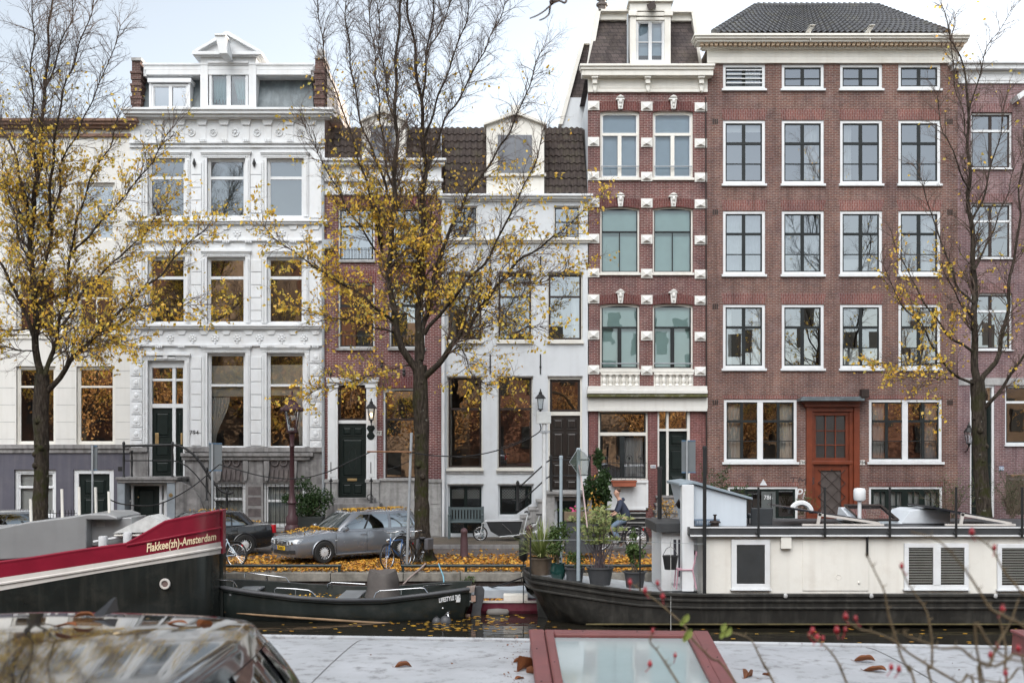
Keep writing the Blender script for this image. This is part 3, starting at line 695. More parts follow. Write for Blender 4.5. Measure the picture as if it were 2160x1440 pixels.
mb = MB(); mb.cut(); tile_roof(mb, FP(938, 408, .12), FP(1027, 408, .12), FP(1027, 270, 1.6), FP(938, 270, 1.6), 7, 9); mb.cut(); tile_roof(mb, FP(1146, 408, .12), FP(1240, 408, .12), FP(1226, 270, 1.6), FP(1146, 270, 1.6), 7, 9)
h.part(mb, 'roof', DARKTILE, recalc=False)
mb = MB(); mb.quad(FP(931, 275, 1.75), FP(1242, 275, 1.75), FP(1242, 412, 1.9), FP(931, 412, 1.9)); mb.quad(FP(931, 274, 1.75), FP(1242, 274, 1.75), FP(1242, 270, 3.5), FP(931, 270, 3.5)); mb.quad(FP(931, 270, 3.5), FP(1242, 270, 3.5), FP(1242, 412, 9), FP(931, 412, 9)); h.part(mb, 'roof_back', DARKTILE, recalc=False)
mb = MB(); mb.fprism([(1026, 410), (1026, 263), (1082, 242), (1094, 242), (1148, 263), (1148, 410)], .03, 2); mb.fprism([(1020, 266), (1020, 261), (1082, 236), (1094, 236), (1153, 261), (1153, 266), (1093, 244), (1083, 244)], -.12, 2); mb.fb(1078, 222, 1098, 238, -.03, .6); mb.fb(1022, 366, 1152, 372, -.06, .1); do = h.part(mb, 'dormer', CREAM, bevel=.01)
mb = MB(); mb.cut(); mb.fb(1050, 285, 1086, 365, -.02, .028); mb.cut(); mb.fb(1087, 285, 1122, 365, -.02, .028); mb.build('window_shutter', M('grey_shutter', (.16, .17, .19)), do, bevel=.01)
mb = MB(); mb.fb(1078, 245, 1092, 257, -.05, .1); mb.build('hoist_hook', SASHB, do)
mb = MB()
for x in (1034, 1140):
    for (a, b) in ((540, 582), (747, 789)): mb.cut(); mb.fb(x - 1.2, a, x + 1.2, b, -.03, .01); mb.fb(x - 2, (a + b) / 2 + 4, x + 2, (a + b) / 2 + 8, -.04, .01)
h.part(mb, 'wall_anchor', BLACK)
mb = MB(); mb.tube([FP(936, 425, -.12), FP(936, 1130, -.12)], .06, 8)
for y in (520, 660, 800, 933): mb.lathe([(.075, -.03), (.075, .03)], FP(936, y, -.12), 8)
h.part(mb, 'drainpipe', WHITE, smooth=50)
mb = MB(); mb.fb(1156, 794, 1160, 1040, .05, .2); mb.fb(1224, 794, 1228, 1040, .05, .2); mb.fb(1160, 794, 1224, 800, .05, .2); mb.fb(1160, 868, 1224, 876, .05, .2); dfr = h.part(mb, 'door_frame', CREAM, bevel=.008)
window(h, 1160, 800, 1224, 868, 2, SASHB, SASHB, 3, par=dfr, d=.1, gl=G_LOW)
panel_door(h.root, 1160, 876, 1224, 1038, .12, DOORB, [(.1, .04, .45, .18), (.55, .04, .9, .18), (.1, .22, .45, .55), (.55, .22, .9, .55), (.1, .62, .45, .8), (.55, .62, .9, .8), (.1, .84, .45, .97), (.55, .84, .9, .97)])
mb = MB(); mb.fb(1148, 1036, 1252, 1042, -1.5, .05); mb.fb(1152, 1042, 1248, 1047, -1.42, .05); mb.fb(1240, 1047, 1249, 1132, -1.4, 0); mb.fb(1152, 1047, 1170, 1132, -1.4, 0)
for i in range(4): mb.fb(1131 - i * 17, 1054 + i * 17, 1153 - i * 17, 1059 + i * 17, -1.45, -.3); mb.fb(1135 - i * 17, 1059 + i * 17, 1153 - i * 17, 1134, -1.4, -.3)
st = h.part(mb, 'stoop', STONEL, bevel=.012)
mb = MB(); mb.fprism([(1157, 1037), (1157, 1052), (1064, 1120), (1050, 1120), (1050, 1112)], -.35, -.2); mb.build('stair_stringer', PLASTER, st)
mb = MB(); mb.fb(1170, 1050, 1174, 1132, -1.0, -.8); mb.fb(1174, 1050, 1236, 1132, -.9, -.8); mb.build('stoop_wall', PLASTER, st)
mb = MB(); mb.fb(1176, 1056, 1214, 1132, -.95, -.9); lattice(mb, 1183, 1064, 1210, 1110, 6, -.97); mb.build('door', DARKG, st)
mb = MB()
for dy in (0, 34): mb.tube([FP(1160, 970 + dy, -1.4), FP(1153, 974 + dy, -1.4), FP(1100, 1023 + dy, -1.4), FP(1080, 1024 + dy * .9, -1.4)], .026, 6); mb.tube([FP(1160, 970 + dy * .95, -1.4), FP(1245, 969 + dy * .95, -1.4)], .022, 6)
for (x, a, b) in ((1092, 1020, 1076), (1162, 966, 1038), (1243, 966, 1038)): mb.lathe([(.07, 0), (.05, .1), (.06, (b - a) / SF * .6), (.04, (b - a) / SF * .9), (.07, (b - a) / SF), (.03, (b - a) / SF + .08)], FP(x, b, -1.4), 8)
mb.build('stair_railing', BLACK, st, smooth=50)
# ================================================================== house 788 (dark brick with white stones)
h = House('tall narrow dark brick house with white pyramid stones and slate mansard', 1240, 1492, 195)
h788 = h
for (l, r) in ((1266, 1349), (1377, 1462)):
    m = (l + r) / 2
    window(h, l, 235, r, 376, 4, CREAM, WHITE, 2.5, hb=[(282, 6, 'f')], vb=[(m, 8, 282, 376, 'f')], gl=G_BL, cur=[('blind', BLINDB, 236, 376)], sill=(2, 5), arch=4)
    window(h, l, 436, r, 576, 3.5, CREAM, SASH, 2, hb=[(488, 3.5, 's')], vb=[(m, 2, 488, 576, 's')], gl=G_BL, cur=[('blind', BLINDG, 436, 576)], sill=(2, 5), arch=4)
    window(h, l, 641, r, 779, 3.5, CREAM, SASH, 2.5, hb=[(690, 4, 's')], vb=[(m, 8, 690, 779, 's')], gl=G_BL, cur=[('blind', BLINDG, 641, 779)], sill=(2, 6), arch=4)
window(h, 1262, 866, 1367, 1012, 4, CREAM, SASH, 3, hb=[(915, 7, 'f')], vb=[(1313, 10, 915, 1010, 's')], gl=G_LOW, cur=[('x', CURTAIN, 1318, 922, 1358, 1006)])
h.holes.append((1387, 863, 1456, 1125))
h.body(B788, PLASTER, regions=[(195, 826, B788), (826, 1145, B788G)])
mb = MB()
for x in (1266, 1378): mb.cut(); mb.fb(x + 2, 350, x + 82, 352, -.02, .03)
for x in (1266, 1378): mb.cut(); mb.fb(x + 2, 765, x + 82, 767.5, -.02, .03)
h.part(mb, 'window_guard_rail', ZINC)
mb = MB()
def pyr(l, t, r, b):
    mb.cut(); mb.fb(l, t, r, b, -.05, .02); c = FP((l + r) / 2, (t + b) / 2 + 1, -.17); q = [FP(l + 2, b - 2, -.05), FP(r - 2, b - 2, -.05), FP(r - 2, t + 2, -.05), FP(l + 2, t + 2, -.05)]
    mb.add(q + [c], [(0, 1, 4), (1, 2, 4), (2, 3, 4), (3, 0, 4)])
for y in (214, 290, 362, 418, 494, 566, 621, 697, 770):
    for (a, b) in ((1240, 1264), (1352, 1376), (1465, 1491)):
        k = 1.5 * ((a > 1300) + (a > 1400)); pyr(a, y + k, b, y + 19 + k)
h.part(mb, 'pyramid_stone', STONEW)
mb = MB()
for y in (213, 417, 620):
    for (l, r) in ((1264, 1352), (1376, 1465)):
        n = 10; mb.cut()
        for i in range(n):
            u0, u1 = i / n, (i + 1) / n
            f = lambda u, o: y + o + 5 * (2 * u - 1) ** 2
            x0, x1 = l + (r - l) * u0, l + (r - l) * u1
            mb.fprism([(x0, f(u0, 0)), (x1, f(u1, 0)), (x1, f(u1, 19)), (x0, f(u0, 19))], -.02, .03)
h.part(mb, 'window_arch', B788L)
mb = MB()
for y in (205, 410, 613):
    for x in (1308.5, 1420):
        mb.cut(); mb.fprism([(x - 7, y + 4), (x + 7, y + 4), (x + 4.5, y + 27), (x - 4.5, y + 27)], -.13, .02); mb.fb(x - 9, y + 2, x + 9, y + 5, -.17, .02); mb.fprism([(x - 8, y + 2), (x, y - 3), (x + 8, y + 2)], -.15, .02); mb.ball(tuple(FP(x, y + 11, -.14)), .07, .07, .1, 8, 6); mb.ball(tuple(FP(x, y + 20, -.14)), .05, .05, .07, 6, 4)
h.part(mb, 'keystone', STONEW, bevel=.008)
cornice(h, 1240, 1492, [(134, 139, .50), (139, 146, .44), (146, 159, .38), (159, 163, .22)], CREAM)
mb = MB(); mb.fb(1240, 163, 1492, 195, -.06, .02); mb.fb(1240, 191, 1492, 196, -.1, .02)
for (a, b) in ((1264, 1360), (1374, 1474)): mb.fb(a, 168, b, 169.5, -.075, -.055); mb.fb(a, 186, b, 187.5, -.075, -.055); mb.fb(a, 169.5, a + 1.5, 186, -.075, -.055); mb.fb(b - 1.5, 169.5, b, 186, -.075, -.055)
h.part(mb, 'frieze', CREAM, bevel=.006)
mb = MB()
for x in (1255, 1367, 1480): mb.cut(); mb.fb(x - 7, 156, x + 7, 164, -.34, -.05); mb.fb(x - 5, 164, x + 5, 176, -.26, -.05); mb.fprism([(x - 5, 176), (x + 5, 176), (x + 3, 192), (x - 3, 192)], -.18, -.05); mb.ball(tuple(FP(x, 195, -.12)), .06)
h.part(mb, 'cornice_bracket', CREAM, bevel=.012)
mb = MB(); mansard(mb, 1240, 1476, 137, .1, 1263, 1459, 36, 1.0); h.part(mb, 'mansard_roof', SLATE)
mb = MB(); mb.fb(1262, 19, 1330, 24, .55, 9); mb.fb(1265, 24, 1330, 42, .75, 9); mb.fb(1414, 22, 1462, 26, .55, 9); mb.fb(1414, 26, 1459, 44, .75, 9); h.part(mb, 'roof_fascia', CREAM, bevel=.01)
mb = MB(); mb.fb(1329, 34, 1342, 137, .02, 1.6); mb.fb(1402, 34, 1415, 137, .02, 1.6); mb.fb(1342, 36, 1402, 42, .02, 1.6); mb.fb(1342, 128, 1402, 137, .02, .3); mb.fb(1325, 2, 1420, 6, -.14, 1.6); mb.fb(1329, 6, 1416, 24, -.02, 1.6); mb.fb(1326, 24, 1344, 34, -.06, 1.6); mb.fb(1401, 24, 1419, 34, -.06, 1.6); mb.fb(1344, 26, 1401, 34, -.01, 1.6)
do = h.part(mb, 'dormer', CREAM, bevel=.01)
window(h, 1342, 42, 1402, 130, 3.5, WHITE, WHITE, 2, hb=[(87, 2, 's')], vb=[(1372, 7, 42, 130, 'f')], par=do, d=.08, gl=G_BL, cur=[('blind', BLINDB, 42, 130)])
mb = MB(); mb.hexa([FP(1368, 22, -1.1), FP(1384, 14, -1.1), FP(1384, 14, 0), FP(1368, 22, 0), FP(1364, 10, -1.1), FP(1380, 2, -1.1), FP(1380, 2, 0), FP(1364, 10, 0)]); mb.build('hoist_beam', SASHB, do)
mb = MB(); mb.tube([FP(1324, 30, .0), FP(1324, 134, .0)], .035, 6); h.part(mb, 'downpipe', ZINC)
mb = MB(); mb.lathe([(.17, -.5), (.17, 0), (.24, .02), (.24, .1), (.14, .12), (.14, .25), (.24, .28), (.22, .36), (.1, .4), (.1, .55)], FP(1270, 14, 3), 10); h.part(mb, 'chimney_pot', M('dark_clay', (.10, .085, .08)), smooth=40)
# receding left flank roofline
mb = MB(); mb.fprism([(1232, 92), (1244, 92), (1244, 206), (1199, 206)], 5.1, 9); h.part(mb, 'side_roof', SLATE)
mb = MB(); mb.cut(); mb.fprism([(1226, 83), (1244, 83), (1244, 92), (1232, 92), (1187, 262), (1178, 262)], 4.9, 9); mb.cut(); mb.fprism([(1257, 19), (1268, 19), (1247, 137), (1238, 137)], .55, 1.4); mb.cut(); mb.fprism([(1459, 26), (1466, 26), (1481, 137), (1474, 137)], .55, 1.4); h.part(mb, 'roof_edge_trim', CREAM)
# lower shopfront
mb = MB(); mb.fb(1240, 814, 1492, 822, -.28, .02); mb.fb(1240, 839, 1492, 862, -.1, .02); mb.fb(1240, 862, 1492, 867, -.16, -.001); h.part(mb, 'fascia_board', CREAMW, bevel=.01)
mb = MB(); mb.fb(1239, 822, 1493, 830, -.34, .02); h.part(mb, 'ledge', CREAMW, bevel=.02)
mb = MB(); mb.fb(1239, 830, 1493, 837, -.30, .02); h.part(mb, 'mossy_ledge', MOSS, bevel=.02)
mb = MB()
for (a, b) in ((1267, 1349), (1379, 1462)):
    mb.cut(); mb.fb(a, 786, b, 815, -.03, .02); mb.fb(a, 786, b, 790, -.12, -.03)
    for k in range(6):
        x = a + (b - a) * (k + .5) / 6; mb.lathe([(.09, 0), (.09, .05), (.05, .09), (.10, .2), (.045, .33), (.075, .38), (.09, .42)], FP(x, 814, -.1), 8)
h.part(mb, 'balustrade', CREAM, smooth=45)
mb = MB(); mb.fb(1262, 1012, 1367, 1018, -.08, .02); mb.fb(1262, 1018, 1367, 1075, -.03, .02); mb.fb(1362, 1018, 1367, 1075, -.06, -.03); mb.fb(1262, 1070, 1367, 1075, -.06, -.03); h.part(mb, 'white_panel', WHITE, bevel=.006)
mb = MB(); mb.fb(1264, 1078, 1362, 1145, -.02, .02); h.part(mb, 'cellar_opening', BLACK)
mb = MB()
for y in (1080, 1090, 1100, 1110, 1120, 1130): mb.fb(1264, y, 1362, y + 2.5, -.06, -.02)
h.part(mb, 'cellar_grille', STONEL)
mb = MB(); bars(mb, 1267, 968, 1362, 1010, 12, -.1, .008, (976, 1008))
for k in range(4):
    x = 1279 + k * 24; mb.torus(FP(x, 966, -.1), .11, .008, 'y', 12, 4, 0, math.pi); mb.ball(tuple(FP(x, 966, -.1)), .035, .02, .07, 6, 4)
h.part(mb, 'window_railing', BLACK)
mb = MB(); mb.fb(1387, 863, 1391, 1045, .05, .3); mb.fb(1450, 863, 1456, 1045, .05, .3); mb.fb(1391, 863, 1450, 867, .05, .3); mb.fb(1391, 904, 1450, 909, .05, .3); mb.fb(1406, 867, 1411, 904, .05, .3); mb.fb(1406, 909, 1411, 1045, .05, .3); df = h.part(mb, 'door_frame', CREAMW, bevel=.008)
mb = MB(); mb.quad(FP(1391, 904, .2), FP(1450, 904, .2), FP(1450, 867, .2), FP(1391, 867, .2)); mb.build('pane', G_LOW, df, recalc=False)
panel_door(h.root, 1391, 909, 1406, 1045, .18, DARKG, [(.15, .04, .85, .2), (.15, .26, .85, .6), (.15, .66, .85, .95)])
d = panel_door(h.root, 1411, 909, 1450, 1045, .18, DARKG, [(.1, .04, .9, .22), (.1, .28, .9, .62), (.1, .68, .9, .95)])
mb = MB(); lattice(mb, 1417, 950, 1445, 990, 6, .15); mb.build('door_lattice', SASH, d)
mb = MB()
for i in range(5): mb.fb(1384 - i, 1045 + i * 16, 1460 + i, 1050 + i * 16, -.25 - i * .25, .1); mb.fb(1386 - i, 1050 + i * 16, 1458 + i, 1061 + i * 16, -.2 - i * .25, .1)
h.part(mb, 'stair', STONE, bevel=.01)
plate(h, '788', 1372, 980, 1383, 987, STONEW, M('blue_ink', (.05, .08, .2)))
mb = MB(); mb.fprism([(1196, 206), (1244, 206), (1244, 340), (1181, 340), (1185, 250)], 5, 9); h.part(mb, 'rear_annex', PLASTER)

# ================================================================== house 784-786 (broad brick)
h = House('broad brown brick house with hipped tile roof and orange wooden door', 1492, 2020, 135)
CX4 = ((1525, 1614), (1649, 1738), (1772, 1861), (1895, 1984))
for i, (l, r) in enumerate(CX4):
    m = (l + r) / 2
    cu = [('r', CURTAIN, .45)] if i == 0 else []
    window(h, l, 136, r, 188, 6, WHITE, SASH, 2.5, hb=[(165, 1.6, 's')], vb=[(m, 7, 136, 188, 's')], d=.03, sill=(3, 4.5), cur=cu)
    for k, (t, b) in enumerate(((254, 388), (445, 579), (642, 777))):
        cur = []
        if k == 0 and i == 1: cur = [('r', CURTAIN, .46)]
        if k == 0 and i == 2: cur = [('l', CURTAIN, .3)]
        if k == 0 and i == 0: cur = [('blind', CURTAIN, 254, 276)]
        if k == 1 and i == 3: cur = [('r', CURTAIN, .35)]
        if k == 2 and i == 2: cur = [('blind', CURTAIN, 735, 777)]
        if k == 2 and i == 0: cur = [('l', CURTAIN, .2), ('r', CURTAIN, .2)]
        if k == 1 and i == 2: cur = [('blind', CURTAIN, 545, 579)]
        if k == 1 and i in (0, 1): cur = [('full', M('grey_sheer', (.5, .54, .56), .9))]
        h2 = [(t + 48, 5, 's')]
        if not (k == 2 and i < 2): h2 = [(t + 48, 5, 's'), (t + 91, 1.6, 's')]
        window(h, l, t, r, b, 6, WHITE, SASH, 2.5, hb=h2, vb=[(m, 7, t, b, 's')], d=.03, sill=(3, 5), cur=cur)
mb = MB()
for k in range(4): mb.fb(1532, 147 + k * 9, 1607, 149 + k * 9, -.02, .02)
h.part(mb, 'window_guard_rail', WHITE)
for (l, r) in ((1527, 1681), (1833, 1987)):
    m = (l + r) / 2; q = (r - l) / 4
    window(h, l, 842, r, 974, 6, WHITE, SASH, 2.5, hb=[(888, 5, 's'), (930, 1.6, 's')], vb=[(m, 12, 842, 974, 'f'), (m - q, 6, 842, 974, 's'), (m + q, 6, 842, 974, 's')], d=.03, sill=(4, 5), gl=G_LOW, cur=[('l', CURTAIN, .22), ('r', CURTAIN, .18 if l < 1600 else .24)])
h.holes.append((1712, 858, 1800, 1145))
window(h, 1535, 1026, 1683, 1098, 5, WHITE, DARKG, 4, hb=[], vb=[(1574, 7, 1026, 1098, 's'), (1640, 7, 1026, 1098, 's')], gl=G_LOW, d=.03)
window(h, 1833, 1026, 1988, 1098, 5, WHITE, DARKG, 6, hb=[(1068, 3, 's')], vb=[(1859, 3, 1026, 1098, 's'), (1874, 11, 1026, 1098, 's'), (1892, 3, 1026, 1098, 's'), (1910, 14, 1026, 1098, 's'), (1928, 3, 1026, 1098, 's'), (1946, 12, 1026, 1098, 's'), (1965, 3, 1026, 1098, 's')], gl=G_CLEAR, cur=[('full', CURTAIN)], d=.03)
h.body(B784, BOLD)
mb = MB()
for (l, r) in CX4:
    for (t, b) in ((231, 253), (422, 444), (618, 641)): mb.cut(); mb.fprism([(l - 4, t), (r + 4, t), (r - 1, b), (l + 1, b)], -.006, .03)
for (l, r, t, b) in ((1525, 1683, 834, 841), (1831, 1989, 834, 841), (1533, 1685, 1017, 1025), (1831, 1990, 1017, 1025), (1690, 1822, 832, 840)): mb.cut(); mb.fb(l, t, r, b, -.006, .03)
h.part(mb, 'flat_arch', B784L)
mb = MB()
for x in (1509, 2004):
    for y in (256, 447, 646, 848):
        mb.cut()
        for k in range(3): mb.fb(x - 6 + k * 4.2, y - 5, x - 3 + k * 4.2, y + 6, -.012, .02)
h.part(mb, 'vent_grille', SASHB)
cornice(h, 1489, 2024, [(70, 75, .72), (75, 81, .66), (81, 88, .56), (96, 100, .28), (100, 104, .2)], CREAM)
mb = MB(); x = 1478
while x < 2036: mb.fb(x, 89.5, x + 6.2, 95.5, -.46, -.3); x += 10
mb.fb(1484, 88, 2030, 96, -.3, .05); h.part(mb, 'dentil_course', M('dentil_tan', (.55, .42, .30), .6, .1))  # dentils and their band in tan, warmer than the cream cornice
mb = MB(); mb.fb(1491, 104, 2021, 135, -.10, .02)
for y in (113, 121, 128): mb.fb(1493, y, 2019, y + .8, -.108, -.09)
h.part(mb, 'frieze', CREAM, bevel=.006)
mb = MB(); e = -.45
tile_roof(mb, FP(1506, 71, e), FP(2000, 71, e), FP(1846, 14, 4.2), FP(1597, 14, 4.2), 40, 13, .03, .05)
r = h.part(mb, 'roof', GREYTILE, recalc=False)
mb = MB(); A, Bq, C, D = FP(1506, 71, e), FP(2000, 71, e), FP(1846, 14, 4.2), FP(1597, 14, 4.2)
A2, B2 = A + Vector((0, 10, 0)), Bq + Vector((0, 10, 0))
mb.add([A, D, A2, B2, Bq, C], [(0, 1, 2), (4, 3, 5), (1, 5, 3, 2)]); mb.build('roof_flank', GREYTILE, r, recalc=False)
mb = MB()
for (p, q, n) in ((A, D, 15), (Bq, C, 18), (D, C, 22)):
    mb.cut()
    for i in range(n):
        a, b = p.lerp(q, i / n), p.lerp(q, (i + 1.12) / n); mb.tube([a + Vector((0, 0, .06)), b + Vector((0, 0, .02))], [.13, .10], 7)
mb.build('ridge_tile', GREYTILE, r, smooth=60)
for x in (1706, 1831):
    mb = MB(); p = FP(x, 66, -.4); mb.hexa([p + Vector(v) * .6 for v in ((-.25, -.3, -.18), (.05, -.3, -.18), (.05, 1.2, -.1), (-.25, 1.2, -.1), (-.05, -.5, .08), (.2, -.5, .08), (.2, 1.2, .12), (-.05, 1.2, .12))]); mb.box(p.x - .06, p.x + .16, p.y - .36, p.y + .54, p.z + .08, p.z + .105); mb.tube([p + Vector((.0, -.2, -.1)), p + Vector((0, -.25, -.45))], .02, 5)
    h.part(mb, 'hoist_beam', CREAM, bevel=.01)
# wooden entrance
mb = MB(); mb.fb(1700, 858, 1712, 1145, -.1, .2); mb.fb(1800, 858, 1812, 1145, -.1, .2); mb.fb(1712, 858, 1800, 868, -.05, .2); mb.fb(1698, 850, 1814, 858, -.2, .2); mb.fb(1695, 845, 1817, 850, -.32, .2)
mb.fb(1712, 868, 1717, 1145, .0, .3); mb.fb(1792, 868, 1800, 1145, .0, .3); mb.fb(1717, 868, 1792, 876, .05, .3); mb.fb(1709, 972, 1800, 979, -.02, .3)
df = h.part(mb, 'door_frame', WOOD, bevel=.012)
mb = MB(); mb.fb(1717, 876, 1722, 972, .08, .2); mb.fb(1785, 876, 1792, 972, .08, .2); mb.fb(1722, 965, 1785, 972, .08, .2); mb.fb(1742, 876, 1744, 965, .1, .18); mb.fb(1763, 876, 1765, 965, .1, .18)
for y in (907, 937): mb.fb(1722, y, 1742, y + 2, .101, .179); mb.fb(1744, y, 1763, y + 2, .101, .179); mb.fb(1765, y, 1785, y + 2, .101, .179)
tw = mb.build('transom_window', WOOD, df)
mb = MB(); mb.quad(FP(1717, 972, .16), FP(1792, 972, .16), FP(1792, 876, .16), FP(1717, 876, .16)); mb.build('pane', glass('frosted_glass', .12, (.55, .5, .48), rough=.3), tw, recalc=False)
mb = MB(); mb.fb(1717, 979, 1733, 1145, .1, .2); mb.fb(1776, 979, 1792, 1145, .1, .2); mb.fb(1733, 979, 1776, 992, .1, .2); mb.fb(1733, 1085, 1776, 1145, .1, .2); dr = h.part(mb, 'door', WOOD, bevel=.012)
mb = MB(); mb.quad(FP(1733, 1085, .16), FP(1776, 1085, .16), FP(1776, 992, .16), FP(1733, 992, .16)); mb.build('pane', M('dark_reeded_glass', (.10, .085, .08), .25), dr, recalc=False)
mb = MB(); lattice(mb, 1727, 990, 1784, 1090, 2, .06, .014); mb.build('door_lattice', SASHB, dr)
mb = MB(); mb.fb(1689, 840, 1824, 845, -.55, .02); mb.fb(1693, 836, 1820, 840, -.3, .02); h.part(mb, 'door_canopy', LEAD, bevel=.01)
plate(h, '786', 1687.5, 970, 1698, 979, STONEW, BLACK); plate(h, '784', 1813.5, 970, 1824, 980, STONEW, BLACK)
mb = MB(); mb.fb(1606, 1036, 1636, 1096, .005, .02); s = h.part(mb, 'glass_door', M('grey_door_glass', (.10, .11, .11), .2))
text_mesh('house_number', '786', WHITE, .22, FP(1620, 1049, -.004), par=s); 
mb = MB(); mb.fprism([(1610, 1010), (1618, 1023), (1602, 1023)], -.03, -.001); h.part(mb, 'triangle_sign', M('pale_sign', (.6, .62, .65), .4))
text_mesh('graffiti', 'Pis', WHITE, .55, FP(1692, 1042, -.004), par=h.root, ext=.001, shear=.25, sx=.9); text_mesh('graffiti', 'TMB', M('dark_graffiti', (.06, .04, .04)), .42, FP(1690, 1015, -.004), par=h.root, ext=.001, shear=.2, sx=1.2)
mb = MB(); mb.fb(1818, 820, 1834, 838, -.4, -.1); mb.fb(1822, 824, 1830, 834, -.1, .01); h.part(mb, 'wall_speaker', SASHB, bevel=.02)
mb = MB(); mb.tube([FP(1488, 205, -.05), FP(1490, 1000, -.05)], .03, 6); h.part(mb, 'downpipe', SASHB)

# ================================================================== house 782 (mauve brick at the right edge) with an unseen stretch added to block the sun
h = House('mauve brick house with white cornice at the right edge behind the bare tree', 2020, 5200, 176)
wx = [(2048, 2136)] + [(2048 + 124 * i, 2136 + 124 * i) for i in range(1, 5)]
for (l, r) in wx:
    m = (l + r) / 2
    for (t, b) in ((237, 356), (428, 545), (618, 738)):
        window(h, l, t, r, b, 4, WHITE, SASHB if l < 2100 else SASH, 2.5, hb=[(t + 38, 5, 'f')], vb=[(m, 6, t, b, 's')], sill=(1, 2.5))
window(h, 2120, 812, 2215, 938, 5, WHITE, SASH, 2.5, hb=[(848, 5, 'f')], gl=G_LOW, sill=(2, 3))
h.holes.append((2046, 812, 2098, 1090)); h.holes.append((2122, 1000, 2205, 1085))
h.body(B782, BOLD)
mb = MB()
for (l, r) in wx[:3]:
    for t in (218, 408, 598): mb.cut(); mb.fprism([(l - 3, t), (r + 3, t), (r - 1, t + 19), (l + 1, t + 19)], -.006, .03)
h.part(mb, 'flat_arch', B782L)
cornice(h, 2022, 5200, [(127, 133, .4), (133, 145, .3), (145, 150, .15)], WHITE)
mb = MB(); mb.fb(2021, 150, 5200, 177, -.06, .05); mb.fb(2060, 155, 2137, 157, -.08, -.055); mb.fb(2060, 169, 2137, 171, -.08, -.055); mb.fb(2060, 157, 2062, 169, -.08, -.055); mb.fb(2135, 157, 2137, 169, -.08, -.055); h.part(mb, 'frieze', WHITE)
mb = MB(); mb.fb(2022, 797, 2300, 812, -.03, .02); h.part(mb, 'concrete_band', STONEL)
mb = MB(); mb.fb(2046, 812, 2050, 1090, .04, .2); mb.fb(2093, 812, 2098, 1090, .04, .2); mb.fb(2050, 812, 2093, 817, .04, .2); mb.fb(2050, 845, 2093, 850, .04, .2); df = h.part(mb, 'door_frame', WHITE, bevel=.006)
mb = MB(); mb.quad(FP(2050, 845, .12), FP(2093, 845, .12), FP(2093, 817, .12), FP(2050, 817, .12)); mb.build('pane', G_LOW, df, recalc=False)
panel_door(h.root, 2050, 850, 2093, 1090, .1, DARKG, [(.12, .04, .88, .6), (.12, .64, .88, .96)])
mb = MB(); mb.fb(2122, 1000, 2205, 1085, .12, .16); h.part(mb, 'dark_window', G_LOW)
plate(h, '782', 2107, 983, 2117, 992, M('blue_plate', (.15, .22, .35), .3), WHITE)
mb = MB(); mb.fprism([(2145, 200), (2160, 190), (2166, 198), (2150, 210)], -.6, .1); h.part(mb, 'hoist_beam', WHITE)

# ------------------------------------------------------------------ wall lanterns and things fixed to the houses
def lantern(mb_f, mb_g, c, s=1.0):
    x, y, z = c
    for k in range(4):
        a = k * math.pi / 2 + math.pi / 4; mb_f.tube([(x + .10 * s * math.cos(a), y + .10 * s * math.sin(a), z), (x + .17 * s * math.cos(a), y + .17 * s * math.sin(a), z + .4 * s)], .012 * s, 4)
    mb_f.lathe([(.03 * s, -.14 * s), (.05 * s, -.05 * s), (.11 * s, -.02 * s), (.11 * s, 0)], c, 8)
    mb_f.lathe([(.21 * s, .4 * s), (.21 * s, .43 * s), (.10 * s, .56 * s), (.07 * s, .58 * s), (.07 * s, .64 * s), (.03 * s, .68 * s), (.02 * s, .78 * s)], c, 8)
    r0, r1 = .095 * s, .165 * s
    q = lambda r, zz: [(x + r * math.cos(math.pi / 4 + k * math.pi / 2), y + r * math.sin(math.pi / 4 + k * math.pi / 2), zz) for k in range(4)]
    mb_g.loft([q(r0, z + .01 * s), q(r1, z + .39 * s)], False)
t = thing('wall_lantern', 'small lit wall lantern on a dark shaped bracket beside the panelled door', 'wall lamp', tuple(FP(783, 925, -.1)))
f, g = MB(), MB(); c = FP(783, 884, -.45); lantern(f, g, tuple(c), 1.0); f.tube([c + Vector((0, 0, -.12)), c + Vector((0, .1, -.3)), FP(783, 905, -.1)], .02, 6)
f.build('lamp_frame', BLACK, t); g.build('lamp_glass', G_CLEAR, t, recalc=False)
mb = MB(); mb.fprism([(777, 897), (789, 897), (792, 903), (787, 911), (792, 919), (788, 926), (783, 928), (778, 926), (774, 919), (779, 911), (774, 903)], -.12, -.09); mb.build('bracket', DARKG, t, bevel=.01)
mb = MB(); mb.ball((c.x, c.y, c.z + .17), .035, .035, .07); mb.build('flame_bulb', emit('lamp_glow', (1, .55, .2), 14), t)
t = thing('wall_lantern', 'black wall lantern beside the tall door of the plaster house, unlit', 'wall lamp', tuple(FP(1140, 866, -.1)))
f, g = MB(), MB(); c = FP(1140, 862, -.4); lantern(f, g, tuple(c), .95); f.tube([c + Vector((0, 0, -.1)), c + Vector((0, .2, -.2)), FP(1140, 868, -.0)], .02, 6); f.build('lamp_frame', BLACK, t); g.build('lamp_glass', G_CLEAR, t, recalc=False)
t = thing('wall_lantern', 'black wall lantern beside the dark door behind the right tree', 'wall lamp', tuple(FP(2043, 945, -.1)))
f, g = MB(), MB(); c = FP(2044, 934, -.4); lantern(f, g, tuple(c), 1.0); f.tube([c + Vector((0, 0, -.1)), c + Vector((0, .2, -.3)), FP(2036, 952, -.0)], .02, 6); f.build('lamp_frame', BLACK, t); g.build('lamp_glass', G_CLEAR, t, recalc=False)
t = thing('flower_box', 'long terracotta planter box hanging on the white panel below the window', 'planter', tuple(FP(1317, 1026, -.3)))
